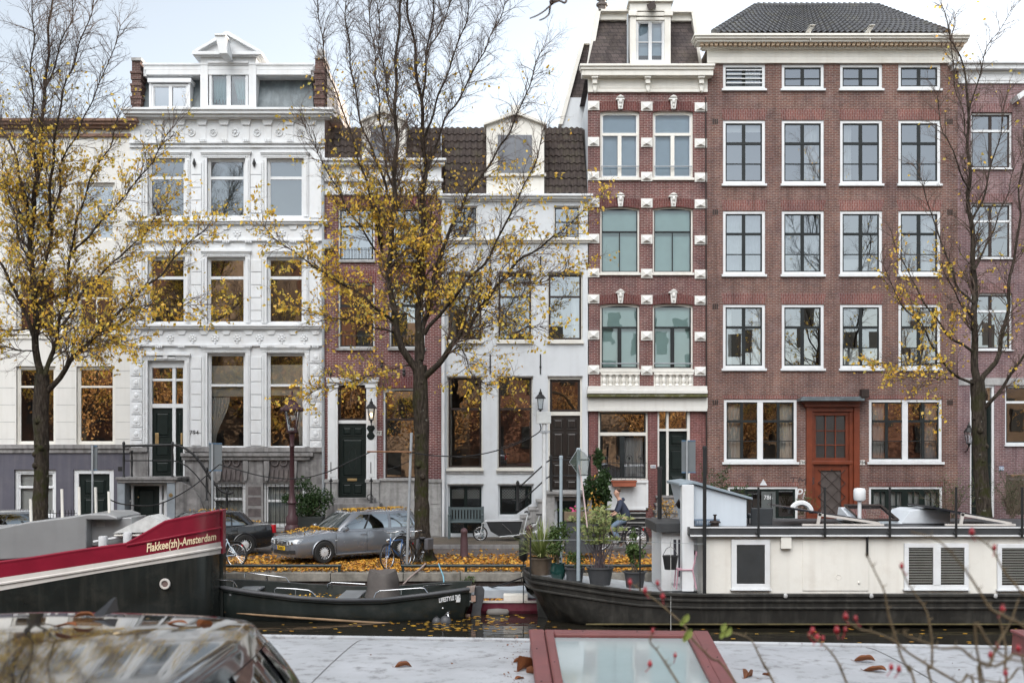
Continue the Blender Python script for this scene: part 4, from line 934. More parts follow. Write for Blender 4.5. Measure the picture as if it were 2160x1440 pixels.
mb = MB(); mb.fprism([(1291, 1014), (1343, 1014), (1341, 1026), (1293, 1026)], -.42, -.1); mb.fb(1290, 1013, 1344, 1016, -.44, -.08); mb.build('box', M('terracotta', (.30, .09, .05), .8, .15), t, bevel=.01)
mb = MB(); mb.fb(1292, 1012.5, 1342, 1013.2, -.41, -.11); mb.build('soil', M('soil', (.03, .022, .016), .9), t)
# ------------------------------------------------------------------ ground, quay, water
def road_mat(name, a, b, mo, w, hh):
    m, t, out = nt(name); c = N(t, 'ShaderNodeTexCoord'); br = N(t, 'ShaderNodeTexBrick')
    br.inputs['Scale'].default_value = 1; br.inputs['Brick Width'].default_value = w; br.inputs['Row Height'].default_value = hh; br.inputs['Mortar Size'].default_value = .008
    br.inputs['Color1'].default_value = rgba(a); br.inputs['Color2'].default_value = rgba(b); br.inputs['Mortar'].default_value = rgba(mo); t.links.new(c.outputs['Object'], br.inputs['Vector'])
    n = N(t, 'ShaderNodeTexNoise', Scale=.9, Detail=6.0); t.links.new(c.outputs['Object'], n.inputs['Vector'])
    col = mixc(t, 1.0, br.outputs[0], ramp(t, n.outputs[0], [(.3, (.7, .7, .7)), (.7, (1.25, 1.2, 1.15))]), 'MULTIPLY'); finish(t, out, col, .8, 0, .3, br.outputs['Fac'], -.5, .01); return m
ROAD = road_mat('brick_road', (.15, .125, .115), (.11, .095, .09), (.06, .055, .05), .21, .10)
PAVE = road_mat('paving_tiles', (.15, .125, .10), (.12, .10, .085), (.06, .055, .035), .14, .14)
Y0, YR, YK = 29.9, 35.2, 37.3
mb = MB()
mb.quad((-220, Y0 + .45, 0), (220, Y0 + .45, 0), (220, 400, .0), (-220, 400, .0)); struct(mb.build('street_ground', ROAD, recalc=False))
mb = MB(); mb.box(-220, 220, YK, YK + .16, -.2, .13); struct(mb.build('kerb', STONE, bevel=.015))
mb = MB(); mb.box(-220, 220, YK + .16, 52, -.2, .10); struct(mb.build('pavement', PAVE))
t = thing('quay_wall', 'stone quay wall with pale coping along the canal', 'quay wall', (0, Y0, WATER))
mb = MB(); mb.box(-220, 220, Y0 + .04, Y0 + .9, -3, -.24); mb.build('wall_face', brick('quay_brick', (.07, .05, .045), (.05, .04, .036), (.09, .08, .07), wear=(.05, .06, .03), wearamt=.5), t)
mb = MB(); x = -60.0
while x < 60:
    w_ = rr(1.3, 2.0); mb.box(x + .006, x + w_ - .006, Y0 - .03 + rr(-.006, .006), Y0 + .5, -.235, rr(-.003, .012)); x += w_
mb.build('coping', M('coping_stone', (.205, .19, .165), .85, .3, 4, streak=.5, dirt=(.06, .055, .045), dirtamt=.65, bump=.5, bscale=22), t, bevel=.02)
m, tt, out = nt('canal_water'); b = N(tt, 'ShaderNodeBsdfPrincipled'); b.inputs['Base Color'].default_value = (.018, .016, .012, 1); b.inputs['Roughness'].default_value = .03; b.inputs['IOR'].default_value = 1.33
v = coords(tt, (.9, 2.2, 1)); n = N(tt, 'ShaderNodeTexNoise', Scale=1.6, Detail=3.0, Roughness=.5); tt.links.new(v, n.inputs['Vector'])
bp = N(tt, 'ShaderNodeBump'); bp.inputs['Strength'].default_value = .35; bp.inputs['Distance'].default_value = .03; tt.links.new(n.outputs[0], bp.inputs['Height']); tt.links.new(bp.outputs[0], b.inputs['Normal']); tt.links.new(b.outputs[0], out.inputs[0])
mb = MB(); mb.quad((-220, 5.4, WATER), (220, 5.4, WATER), (220, Y0 + .1, WATER), (-220, Y0 + .1, WATER)); struct(mb.build('canal_water', m, recalc=False))
NG = 1.30
mb = MB(); mb.box(-220, 220, -60, 5.4, -3, NG); struct(mb.build('near_quay_ground', ROAD))
mb = MB()
# ------------------------------------------------------------------ the opposite side of the canal (behind the camera), seen only in the window panes
OW = brick("sunlit_brick", (.13, .052, .028), (.10, .04, .022), (.16, .11, .08)); OWL = M("opposite_cream", (.20, .14, .095), .8)
for i, (x0, x1, hh, mm) in enumerate(((-62, -50, 13, OW), (-50, -41, 17, OWL), (-41, -33, 17, OW), (-33, -25, 18, OW), (-25, -18, 17.5, OWL), (-18, -10, 16, OW), (-10, -3, 11.0, OWL), (-3, 5, 9.5, OW), (5, 12, 7, OWL), (12, 20, 6.2, OW), (20, 29, 6.5, OWL), (29, 40, 6.2, OW), (40, 56, 7, OWL))):
    t = thing('opposite_house', '', 'house', ((x0 + x1) / 2, -9, NG), group='houses across the canal behind the viewer')
    t['label'] = 'brick house across the canal, behind the viewer' if mm is OW else 'cream house across the canal, behind the viewer'
    mb = MB(); mb.box(x0, x1, -20, -9, NG - .2, NG + hh); mb.prism([(x0, NG + hh), (x1, NG + hh), (x1 - .8, NG + hh + 1.2), (x0 + .8, NG + hh + 1.2)], -20, -9.4); mb.build('wall', mm, t)
    mb = MB(); n = int((x1 - x0) / 2.3)
    for k in range(n):
        for q in range(4): xx = x0 + (k + .5) * (x1 - x0) / n; mb.box(xx - .55, xx + .55, -8.99, -8.9, NG + 1.2 + q * 3.3, NG + 3.1 + q * 3.3)
    mb.build('window', SASH, t)
# ------------------------------------------------------------------ boats
HULLK = M('black_hull_paint', (.016, .019, .018), .22, .25, 1.5, spec=.5, streak=.25, dirt=(.07, .065, .055), dirtamt=.25, bump=.04, bscale=6)
HULLT = M('tarred_hull', (.022, .021, .019), .45, .3, 2, spec=.5, streak=.5, dirt=(.085, .08, .07), dirtamt=.45, bump=.15, bscale=10)
REDP = M('crimson_boat_paint', (.20, .010, .026), .28, .12, 2, spec=.5, bump=.02, streak=.06)
BANDW = M('grey_white_boat_paint', (.56, .53, .50), .4, .06, 2, streak=.2, dirt=(.3, .26, .22), dirtamt=.15, bump=.03)
GREYM = M('grey_boat_paint', (.27, .275, .28), .32, .08, 1.2, metal=.2, spec=.5, streak=.12, bump=.03)
STEEL = M('stainless_steel', (.62, .63, .65), .2, .08, 3, metal=1.0, bump=0)
LETTER = M('cream_lettering', (.80, .66, .44), .5, .04)
DECK = M('grey_deck', (.10, .10, .10), .7, .25, 3, dirt=(.2, .18, .15), dirtamt=.3)
ALGA = M('tan_wear_strip', (.22, .145, .085), .7, .3, 3, streak=.3)
def lerp_tab(tab, x):
    if x <= tab[0][0]: a, b = tab[0], tab[1]
    elif x >= tab[-1][0]: a, b = tab[-2], tab[-1]; return b[1]
    else:
        for a, b in zip(tab[:-1], tab[1:]):
            if a[0] <= x <= b[0]: break
    return a[1] + (b[1] - a[1]) * (x - a[0]) / (b[0] - a[0])
# --- red and black barge
BX = [467, 463, 455, 442, 420, 390, 350, 317, 300, 267, 210, 140, 70, 0, -120, -300, -600]
bD = [(-600, 26.25), (0, 26.3), (200, 26.4), (300, 26.5), (350, 26.6), (390, 26.75), (420, 26.92), (442, 27.15), (455, 27.38), (463, 27.6), (467, 27.75)]
bT = [(-600, 1225), (-300, 1208), (0, 1187), (67, 1178), (167, 1162), (267, 1148), (300, 1130), (317, 1120), (340, 1103), (463, 1078), (470, 1077)]
bR = [(-600, 1262), (-300, 1244), (0, 1218), (167, 1193), (300, 1172), (470, 1141)]
bW = [(-600, 1292), (-300, 1272), (0, 1245), (200, 1209), (463, 1167), (470, 1166)]
YC = 27.85
def near(px, tab, off=0.0): return P(px, lerp_tab(tab, px), lerp_tab(bD, px) - off)
def mir(p, yc=YC): return Vector((p.x, 2 * yc - p.y, p.z))
t = thing('river_barge', 'crimson and black barge with cream lettering on its tall bow', 'barge', (-14, YC, WATER))
def side(rows, name, mat, smooth=35):
    mb = MB()
    for m_ in (0, 1):
        mb.loft([[(mir(p) if m_ else p) for p in r] for r in rows], False, False)
    return mb.build(name, mat, t, smooth=smooth)
side([[near(x, bW), Vector((near(x, bW).x, near(x, bW).y + .02, (near(x, bW).z + WATER) / 2)), Vector((near(x, bW).x, near(x, bW).y + .12, WATER + .1)), Vector((near(x, bW).x, min(near(x, bW).y + .5, YC), WATER - .6))] for x in BX], 'hull', HULLK)
side([[near(x, bR, .012), near(x, bW, .012)] for x in BX], 'white_band', BANDW)
side([[near(x, bR), near(x, bT)] + [near(x, bT) + Vector((0, min(.07, YC - near(x, bT).y), 0)), near(x, bR) + Vector((0, min(.07, YC - near(x, bR).y), -.1))] for x in BX], 'bulwark', REDP)
mb = MB(); mb.tube([near(x, bT, -.03) + Vector((0, 0, .01)) for x in BX], .045, 6); mb.tube([mir(near(x, bT, -.03)) for x in BX], .045, 6); mb.build('rail_cap', REDP, t, smooth=50)
mb = MB(); mb.tube([P(x, lerp_tab([(-600, 1280), (0, 1231), (180, 1203), (470, 1154)], x), lerp_tab(bD, x) - .02) for x in BX], .035, 6); mb.build('rubbing_strake', BANDW, t, smooth=50)
mb = MB(); mb.tube([P(x, lerp_tab([(267, 1150), (300, 1144), (470, 1112)], x), lerp_tab(bD, x) - .01) for x in BX if x >= 267], .028, 6); mb.build('bulwark_moulding', REDP, t, smooth=50)
mb = MB(); p, q = P(467, 1074, 27.75), P(467, 1330, 27.75); mb.box(p.x - .05, p.x + .05, 27.7, 28.0, q.z - .3, p.z); mb.build('stem_post', [REDP], t, bevel=.015)
mb = MB(); p, q = P(467, 1166, 27.75), P(467, 1330, 27.75); mb.box(p.x - .055, p.x + .056, 27.69, 28.01, q.z - .3, p.z); mb.build('stem_band', HULLK, t, bevel=.015)
mb = MB(); mb.loft([[near(x, bR) + Vector((0, .06, -.12)), mir(near(x, bR) + Vector((0, .06, -.12)))] for x in BX], False, False); mb.build('deck', DECK, t)
c = P(348, 1231, lerp_tab(bD, 348) - .01); mb = MB(); mb.torus(c, .105, .034, 'y', 20, 6); ph = mb.build('porthole', BANDW, t, smooth=60)
mb = MB(); mb.lathe([(.09, -.005), (.09, .01)], c, 16, 'y'); mb.build('porthole_glass', M('porthole_glass', (.18, .13, .12), .1), ph)
tm = text_mesh('boat_name', 'Flakkee(zh)-Amsterdam', LETTER, 1.0, (0, 0, 0), rot=(0, 0, 0), par=None, ext=0, align='LEFT', offset=.022)
# lay the lettering along the curved bow: squeeze it narrow, slope it with the sheer and follow the plating
xs = [v.co.x for v in tm.data.vertices]; x0, x1 = min(xs), max(xs); fy = [v.co.y for v in tm.data.vertices if v.co.x < x0 + .3]; fy0, fy1 = min(fy), max(fy)
for v in tm.data.vertices:
    u = (v.co.x - x0) / (x1 - x0); px = 310 + 146 * u; base = 1164 - 26 * u; hgt = 18.5 * (1 - .16 * u)
    py = base - (v.co.y - fy0) / (fy1 - fy0) * hgt
    v.co = P(px + (v.co.y) * 1.0, py, lerp_tab(bD, px) - .02) - wloc(t)
tm.parent = t
mb = MB()
def pp(pts, D): return [(P(a, b, D).x, P(a, b, D).z) for a, b in pts]
mb.prism(pp([(-600, 1150), (0, 1112), (60, 1100), (110, 1094), (150, 1089), (187, 1083), (225, 1083), (247, 1090), (247, 1096), (182, 1096), (182, 1170), (-600, 1215)], 26.95), 26.95, 28.7); mb.build('deckhouse', GREYM, t, bevel=.06, seg=3)
mb = MB(); mb.prism(pp([(182, 1094), (278, 1091), (278, 1143), (240, 1150), (182, 1151)], 27.3), 27.3, 28.4); lk = mb.build('locker', GREYM, t, bevel=.015)
mb = MB()
for k in range(6): q = P(204, 1097 + k * 2.4, 27.28); mb.box(q.x, q.x + .2, 27.27, 27.31, q.z - .012, q.z)
mb.build('vent_grille', M('pale_vent', (.45, .46, .47), .4), lk)
for (a, b, y0, y1) in ((208, 227, 1130, 1158), (260, 278, 1122, 1150)):
    q, r = P((a + b) / 2, y1, 26.9), (b - a) / 2 * 26.9 / F; hh = (y1 - y0) * 26.9 / F
    mb = MB(); mb.lathe([(r, -.2), (r, hh - .02), (r * .9, hh), (.01, hh)], q, 14); mb.build('bollard', M('pale_steel_paint', (.48, .49, .50), .35), t, smooth=40)
mb = MB(); A = [P(a, b, 27.0) for a, b in ((238, 1124), (325, 1121), (345, 1104), (312, 1087))]; B = [p + Vector((0, 1.0, 0)) for p in A]; mb.loft([A, B], True); mb.build('clear_cover', M('clouded_plastic', (.55, .56, .55), .25, .2, 5, bump=.3), t)
mb = MB(); p = P(240, 1127, 26.95); mb.box(p.x, p.x + 1.0, 26.95, 28.0, p.z - .03, p.z); mb.build('cover_frame', CREAM, t)
mb = MB(); mb.tube([P(197, 1142, 27.1), P(225, 1137, 27.1), P(300, 1124, 27.1)], .03, 6); mb.build('deck_bar', WHITE, t)
for (x0_, yb, yt) in ((66, 1102, 1052), (132, 1095, 1031), (168, 1092, 1026), (203, 1086, 1027), (231, 1090, 1036)):
    mb = MB(); mb.tube([P(x0_, yb, 27.4), P(x0_ - 1.5, yt, 27.4)], .035, 6); mb.build('deck_post', CREAM, t, smooth=60)

# --- dark open tender
TXS = [430, 440, 455, 480, 532, 623, 715, 807, 898, 945, 975, 990]
tG = [(430, 1220), (455, 1231), (480, 1237), (532, 1245), (623, 1256), (715, 1262), (807, 1261), (898, 1250), (960, 1242), (990, 1238)]
tD = [(430, 28.35), (440, 28.1), (455, 27.85), (480, 27.6), (532, 27.38), (623, 27.2), (715, 27.15), (807, 27.2), (898, 27.35), (945, 27.5), (975, 27.62), (990, 27.7)]
TYC = 28.4
t = thing('open_tender', 'open dark green sloop with covered console moored beside the barge bow', 'boat', (-4.5, TYC, WATER))
TENDER = M('dark_green_hull', (.018, .024, .023), .28, .25, 1.5, spec=.5, streak=.1, dirt=(.09, .09, .085), dirtamt=.35, bump=.05, bscale=8)
rings = []
for x in TXS:
    g = P(x, lerp_tab(tG, x), lerp_tab(tD, x)); rk = -.16 * max(0, (x - 898) / 92); bow = max(0, (480 - x) / 50); k = min(1.0, max(.05, (x - 425) / 60))
    def s_(dy, z, dx=0.0): return Vector((g.x + dx, min(g.y + dy, TYC - .02), z))
    zw = WATER - .02; ins = .12
    nr = [s_(.0, g.z), s_(-.03, g.z - .05), s_(-.03, g.z - .12), s_(.03, g.z - .16, rk * .2), s_(.04, (g.z + zw) / 2, rk * .5), s_(.14 + .1 * bow, zw + .1, rk * .9), s_(.22 + .2 * bow, zw - .04, rk), Vector((g.x + rk + .25 * bow, TYC - .01, zw - .45))]
    fr = [mir(p, TYC) for p in reversed(nr[:-1])]
    inn = [mir(s_(.10, g.z), TYC), mir(s_(.16, g.z - .5), TYC), s_(.16, g.z - .5), s_(.10, g.z)]
    rings.append(nr + fr + inn)
mb = MB(); mb.loft(rings, True); mb.build('hull', TENDER, t, smooth=35)
GUN = M('grey_rubbing_strake', (.06, .062, .068), .5, .2, 3)
mb = MB(); mb.tube([P(x, lerp_tab(tG, x) + 4, lerp_tab(tD, x) - .02) for x in TXS], .05, 6); mb.tube([mir(P(x, lerp_tab(tG, x) + 4, lerp_tab(tD, x) - .02), TYC) for x in TXS], .05, 6); mb.build('rubbing_strake', GUN, t, smooth=60)
mb = MB(); mb.tube([P(x, y, d) for x, y, d in ((474, 1290, 27.80), (540, 1296, 27.43), (623, 1302, 27.26), (700, 1307, 27.21), (780, 1312, 27.26), (846, 1315, 27.34))], [.015, .026, .032, .032, .03, .02], 6); mb.build('spray_rail', ALGA, t, smooth=60)
mb = MB(); 
for a, b in ((500, 1243), (720, 1252)): 
    mb.cut(); p = P(a, b, 28.4); mb.box(p.x, p.x + .55, 27.6, 29.2, p.z - .06, p.z)
mb.build('thwart', M('grey_bench', (.16, .17, .18), .6), t, bevel=.02)
for pts, D in (([(579, 1254), (579, 1242), (584, 1239), (623, 1241), (651, 1244), (658, 1248), (666, 1257)], 27.3), ([(789, 1260), (793, 1250), (801, 1245), (846, 1242), (888, 1239), (895, 1240), (902, 1250)], 27.3), ([(516, 1218), (517, 1210), (523, 1207), (562, 1212), (603, 1217), (610, 1228)], 29.3), ([(690, 1240), (692, 1231), (700, 1227), (770, 1231)], 29.5), ([(890, 1242), (894, 1236), (902, 1234), (960, 1231), (967, 1240)], 29.2), ([(455, 1222), (492, 1225), (500, 1237)], 27.6)):
    mb = MB(); mb.tube([P(a, b, D) for a, b in pts], .016, 6); a, b = pts[len(pts) // 2]; mb.tube([P(a, b, D), P(a, b + 12, D)], .013, 6); mb.build('grab_rail', STEEL, t, smooth=60)
c = P(808, 1254, 28.15); rings = []
for j in range(9):
    u = j / 8; rx = .46 - .11 * u - .02 * math.sin(7 * u); ry = .42 - .1 * u; hh = .66 * u
    rings.append([(c.x + rx * math.cos(a) * (1 + .06 * math.sin(5 * a + 2 * u)) - .02, c.y + ry * math.sin(a) * (1 + .06 * math.sin(4 * a)), c.z - .05 + hh + (.05 * math.sin(2 * a + 1) if j == 8 else 0)) for a in [2 * math.pi * i / 24 for i in range(24)]])
rings.append([(c.x + .12 * math.cos(2 * math.pi * i / 24) - .1, c.y + .12 * math.sin(2 * math.pi * i / 24), c.z + .64 + .04 * math.cos(i * .5)) for i in range(24)])
mb = MB(); mb.loft(rings); mb.build('console_cover', M('grey_brown_tarpaulin', (.085, .075, .07), .6, .2, 3, bump=.6, bscale=7), t, smooth=50)
p = P(944, 1291, 27.62); mb = MB(); mb.torus(p, .05, .015, 'y', 14, 5); mb.tube([p, P(946, 1300, 27.5), P(950, 1308, 27.5)], .025, 6); mb.build('exhaust_pipe', STEEL, t, smooth=60)
p = P(934, 1282, 27.55); mb = MB(); mb.ball(tuple(p), .035); mb.build('hull_fitting', STEEL, t, smooth=60)
RUD = M('grey_rudder', (.05, .052, .058), .6, .25, 5)
mb = MB(); mb.prism(pp([(1002, 1237), (1010, 1235), (1018, 1237), (1022, 1244), (1021, 1258), (1015, 1285), (1014, 1298), (1020, 1305), (1033, 1310), (1038, 1318), (1038, 1330), (985, 1330), (988, 1311), (993, 1300), (998, 1270)], 28.35), 28.35, 28.42); rd = mb.build('rudder', RUD, t, bevel=.015)
mb = MB()
for (a, b) in ((996, 1262), (984, 1302)): q = P(a, b, 28.3); mb.box(q.x - .03, q.x + .09, 28.3, 28.47, q.z - .08, q.z + .08); 
mb.build('pintle_plate', M('pale_bronze', (.45, .30, .24), .5, .15, 6, metal=.3), rd, bevel=.01)
mb = MB(); q = P(985, 1308, 28.3); mb.box(q.x - .1, q.x + .14, 28.3, 28.45, q.z - .025, q.z + .03); mb.tube([P(960, 1301, 28.2), P(984, 1308, 28.3)], .015, 5); mb.torus(P(960, 1301, 28.2), .045, .012, 'y', 12, 5); mb.build('rudder_shoe', STEEL, rd)
mb = MB(); q = P(985, 1247, 28.0); mb.prism(pp([(983, 1240), (1002, 1237), (1000, 1248), (985, 1251)], 28.2), 28.2, 28.6); mb.build('stern_bracket', M('weathered_teak', (.22, .18, .16), .8, .2, 4), rd)
o = text_mesh('hull_lettering', 'LIFESTYLE 740', WHITE, .155, (0, 0, 0), rot=(0, 0, 0), ext=.003, sx=.58, shear=.2, offset=.004)
o.parent = t; o.matrix_local = Matrix.Translation(P(948, 1262, 27.46) - wloc(t)) @ Matrix.Rotation(math.radians(12), 4, 'Z') @ Matrix.Rotation(math.radians(9), 4, 'Y').inverted() @ Matrix.Rotation(math.pi / 2, 4, 'X')
o = text_mesh('hull_lettering', '|||||', WHITE, .10, (0, 0, 0), rot=(0, 0, 0), ext=.003, sx=.8, shear=.2, offset=.008)
o.parent = t; o.matrix_local = Matrix.Translation(P(966.5, 1264, 27.52) - wloc(t)) @ Matrix.Rotation(math.radians(12), 4, 'Z') @ Matrix.Rotation(math.pi / 2, 4, 'X')
for (a, b, r, lab) in ((921, 1311, .115, 'smaller grey ball fender floating at the sloop stern, nearer the bow'), (940, 1311, .15, 'larger grey ball fender floating beside the sloop rudder')):
    ft = thing('ball_fender', lab, 'fender', tuple(P(a, b, 27.35)), group='ball fenders at the sloop stern')
    mb = MB(); q = P(a, b, 27.35); mb.ball(tuple(q), r, r, r * 1.1, 14, 10); mb.build('fender_body', GUN, ft, smooth=80)
    mb = MB(); mb.lathe([(r * .3, r * 1.0), (r * .25, r * 1.25), (.01, r * 1.3)], q, 8); mb.build('eye', BLACK, ft)
# --- small maroon boat between tender and houseboat
t = thing('work_boat', 'low maroon boat with leaf strewn deck between the sloop and the houseboat', 'boat', (-.2, 29, WATER))
mb = MB(); a, b = P(985, 1268, 28.7), P(1180, 1268, 28.7); zt = a.z
mb.loft([[(x, 28.7 + e, zt), (x, 28.72 + e, zt - .06), (x, 28.74 + e, zt - .25), (x, 28.85 + e, WATER - .1), (x, 29.55 - e, WATER - .1), (x, 29.75 - e, zt - .1), (x, 29.75 - e, zt)] for x, e in ((a.x - .6, .35), (a.x - .3, .1), (a.x, 0), (b.x, 0), (b.x + .4, .2))]); mb.build('hull', M('maroon_paint', (.13, .022, .04), .4, .2, 3, streak=.3, dirt=(.2, .12, .12), dirtamt=.3), t)
mb = MB(); mb.box(a.x - .3, b.x, 28.68, 28.75, zt - .03, zt + .02); mb.build('deck_edge', BANDW, t)
mb = MB(); p = P(1000, 1240, 29.3); mb.loft([[(x, 29.2, p.z - .25), (x, 29.2, p.z - .04), (x, 29.4, p.z + .03 * math.sin(3 * x) + .04), (x, 29.7, p.z), (x, 29.7, p.z - .25)] for x in [p.x - .1 + .2 * i for i in range(10)]]); mb.build('boat_cover', M('grey_blue_cover', (.34, .38, .42), .6, .1, 2, bump=.3, bscale=8), t, smooth=50)
p = P(1090, 1261, 28.8); mb = MB(); mb.box(p.x - .35, p.x + .3, 28.8, 29.1, p.z - .12, p.z + .1); mb.build('deck_box', CREAM, t, bevel=.02)
mb = MB(); p = P(1050, 1291, 28.6); mb.lathe([(.02, -.3), (.09, -.26), (.11, 0), (.09, .26), (.02, .3)], (p.x, p.y, p.z), 12, 'x'); fo = mb.build('tube_fender', M('pale_grey_rubber', (.16, .15, .14), .7), t, smooth=60)

# --- houseboat
HX = [1103, 1107, 1113, 1124, 1145, 1170, 1220, 1284, 1348, 1420, 1488, 1600, 1800, 2000, 2160, 2500]
hT = [(1103, 1198), (1113, 1206), (1124, 1212), (1170, 1220), (1220, 1228), (1284, 1238), (1348, 1246), (1420, 1250), (1488, 1252), (2500, 1252)]
hC = [(1103, 1222), (1116, 1241), (1169, 1279), (1226, 1313), (1284, 1319), (2500, 1320)]
hD = [(1103, 28.3), (1107, 27.95), (1113, 27.65), (1124, 27.3), (1145, 27.05), (1170, 26.88), (1220, 26.65), (1284, 26.48), (1348, 26.38), (1420, 26.32), (1488, 26.3), (2500, 26.3)]
HYC = 28.3
t = thing('houseboat', 'black hulled houseboat with long cream cabin and plant filled foredeck', 'houseboat', (9, HYC, WATER)); HB = t
rings = []; sx = P(1122, 1300, HYC)
for x in HX:
    D = lerp_tab(hD, x); T = P(x, lerp_tab(hT, x), D); cz = P(x, lerp_tab(hC, x), D).z; fl = max(0, min(1, (1300 - x) / 190))
    C = Vector((T.x, min(T.y + .10 + .25 * fl, HYC), cz)); Mi = Vector((T.x, min(T.y + .02, HYC), T.z - (T.z - cz) * .45))
    K = Vector((max(T.x - .05, sx.x + (0 if x > 1124 else -.2 * (1124 - x) / 21)), HYC, min(WATER - .4, cz))) if x > 1124 else Vector((T.x + .1, HYC, cz - .3))
    C2 = Vector((C.x + .35 * fl, min(C.y + .5, HYC), min(cz, WATER + .1) - .35 if x > 1124 else cz - .2))
    nr = [T, Mi, C, C2, K]; fr = [mir(p, HYC) for p in reversed(nr[:-1])]
    ins = min(.12, HYC - T.y - .01); dk = .22 if x > 1113 else .1
    a, b = Vector((T.x, T.y + ins, T.z)), Vector((T.x, T.y + ins, T.z - dk))
    rings.append(nr + fr + [mir(a, HYC), mir(b, HYC), b, a])
mb = MB(); mb.loft(rings); mb.build('hull', HULLT, t, smooth=30)
for off, r, mm in ((3, .05, HULLT), (15, .035, HULLT), (30, .03, HULLT)):
    mb = MB(); mb.tube([P(x, lerp_tab(hT, x) + off, lerp_tab(hD, x) - .01) for x in HX if x > 1104], r, 6); mb.build('rubbing_strake', mm, t, smooth=50)
mb = MB(); mb.tube([P(x, 1316, lerp_tab(hD, x) + .06) for x in (1236, 1284, 1348, 1420, 1488, 1800, 2500)], .022, 6); mb.build('waterline_growth', M('waterline_algae', (.085, .07, .03), .8, .4, 5), t)
mb = MB(); mb.loft([[P(x, lerp_tab(hT, x), lerp_tab(hD, x) + .13) - Vector((0, 0, .14)), mir(P(x, lerp_tab(hT, x), lerp_tab(hD, x) + .13), HYC) - Vector((0, 0, .14))] for x in HX if 1120 < x < 1500], False, False); mb.build('foredeck', M('pale_deck_paint', (.38, .40, .42), .7, .2, 3, dirt=(.12, .11, .1), dirtamt=.3), t)
mb = MB()
for px in (1657, 1838, 2100): q = P(px, 1256, 26.26); mb.ball((q.x, q.y, q.z), .06, .03, .06, 8, 6)
mb.build('hawse_fitting', M('pale_metal', (.4, .4, .4), .5), t)
CAB = M('cream_cabin_wall', (.70, .68, .63), .55, .06, 1.0, streak=.17, dirt=(.42, .36, .29), dirtamt=.2, bump=.04)
D0 = 26.6
def px_box(mb, a, b, c, d, D, y0, y1): p, q = P(a, d, D), P(c, b, D); mb.box(p.x, q.x, y0, y1, p.z, q.z)
mb = MB(); px_box(mb, 1487, 1128, 2600, 1262, D0, D0, 29.9); mb.build('cabin', CAB, t, bevel=.015)
RF = M('dark_roof_edge', (.045, .047, .05), .5, .2, 3, streak=.2)
mb = MB(); px_box(mb, 1454, 1112, 2620, 1129, D0 - .13, D0 - .13, 30.0); mb.build('cabin_roof', RF, t, bevel=.01)
for (a, b) in ((1110.5, 1113.5), (1127.5, 1131)):
    mb = MB(); px_box(mb, 1456, a, 2620, b, D0 - .15, D0 - .15, D0 - .128); mb.build('roof_trim', WHITE, t)
mb = MB(); px_box(mb, 1693, 1140, 1833, 1245.5, D0 - .02, D0 - .02, D0 + .01); mb.build('wall_panel', CAB, t, bevel=.012)
mb = MB(); px_box(mb, 1648, 1131, 1670, 1157, D0 - .12, D0 - .12, D0 + .01); mb.build('meter_box', CAB, t, bevel=.01)
mb = MB(); px_box(mb, 1828.5, 1131, 1832, 1171, D0 - .1, D0 - .1, D0 - .03); mb.build('downpipe', BLACK, t)
mb = MB(); q = P(1768, 1216, D0); mb.torus((q.x, D0 - .022, q.z), .06, .008, 'y', 16, 4); mb.ball((P(1811, 1228, D0).x, D0 - .03, P(1811, 1228, D0).z), .03); mb.build('wall_vent', CAB, t)
def boat_window(l, t_, r, b, blind, mull=None, backc=INTERIOR):
    mb = MB(); e = 9 if mull else 11
    for bx in ((l, t_, r, t_ + e), (l, b - e, r, b), (l, t_ + e, l + e, b - e), (r - e, t_ + e, r, b - e)): px_box(mb, *bx, D0, D0 - .075, D0 - .004)
    if mull: px_box(mb, mull - 8, t_ + e, mull + 8, b - e, D0, D0 - .087, D0 - .004)
    mb2 = MB(); px_box(mb2, l - 2, b, r + 2, b + 2.5, D0, D0 - .12, D0 - .004)
    w = mb.build('window', WHITE, t, bevel=.008); mb2.build('sill', WHITE, w)
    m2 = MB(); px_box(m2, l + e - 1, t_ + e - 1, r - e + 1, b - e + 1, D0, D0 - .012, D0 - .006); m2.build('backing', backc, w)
    if blind:
        m3 = MB(); y = t_ + e + 2
        while y < b - e - 1:
            p, q = P(l + e, y, D0), P(r - e, y, D0); m3.hexa([(p.x, D0 - .044, p.z - .02), (q.x, D0 - .044, p.z - .02), (q.x, D0 - .014, p.z + .008), (p.x, D0 - .014, p.z + .008), (p.x, D0 - .044, p.z - .016), (q.x, D0 - .044, p.z - .016), (q.x, D0 - .014, p.z + .012), (p.x, D0 - .014, p.z + .012)]); y += 5.4
        m3.build('blind', CREAM, w, recalc=False)
    m4 = MB(); p, q = P(l + e, b - e, D0), P(r - e, t_ + e, D0); m4.quad((p.x, D0 - .06, p.z), (q.x, D0 - .06, p.z), (q.x, D0 - .06, q.z), (p.x, D0 - .06, q.z)); m4.build('pane', G_CLEAR if blind else glass('frosted_boat_glass', .08, (.6, .62, .64), rough=.35), w, recalc=False)
boat_window(1542, 1137, 1623, 1241, False, None, M('grey_frosted_back', (.16, .17, .17), .8))
boat_window(1906, 1145, 2041, 1241, True, 1974); boat_window(2102, 1146, 2237, 1242, True, 2170)
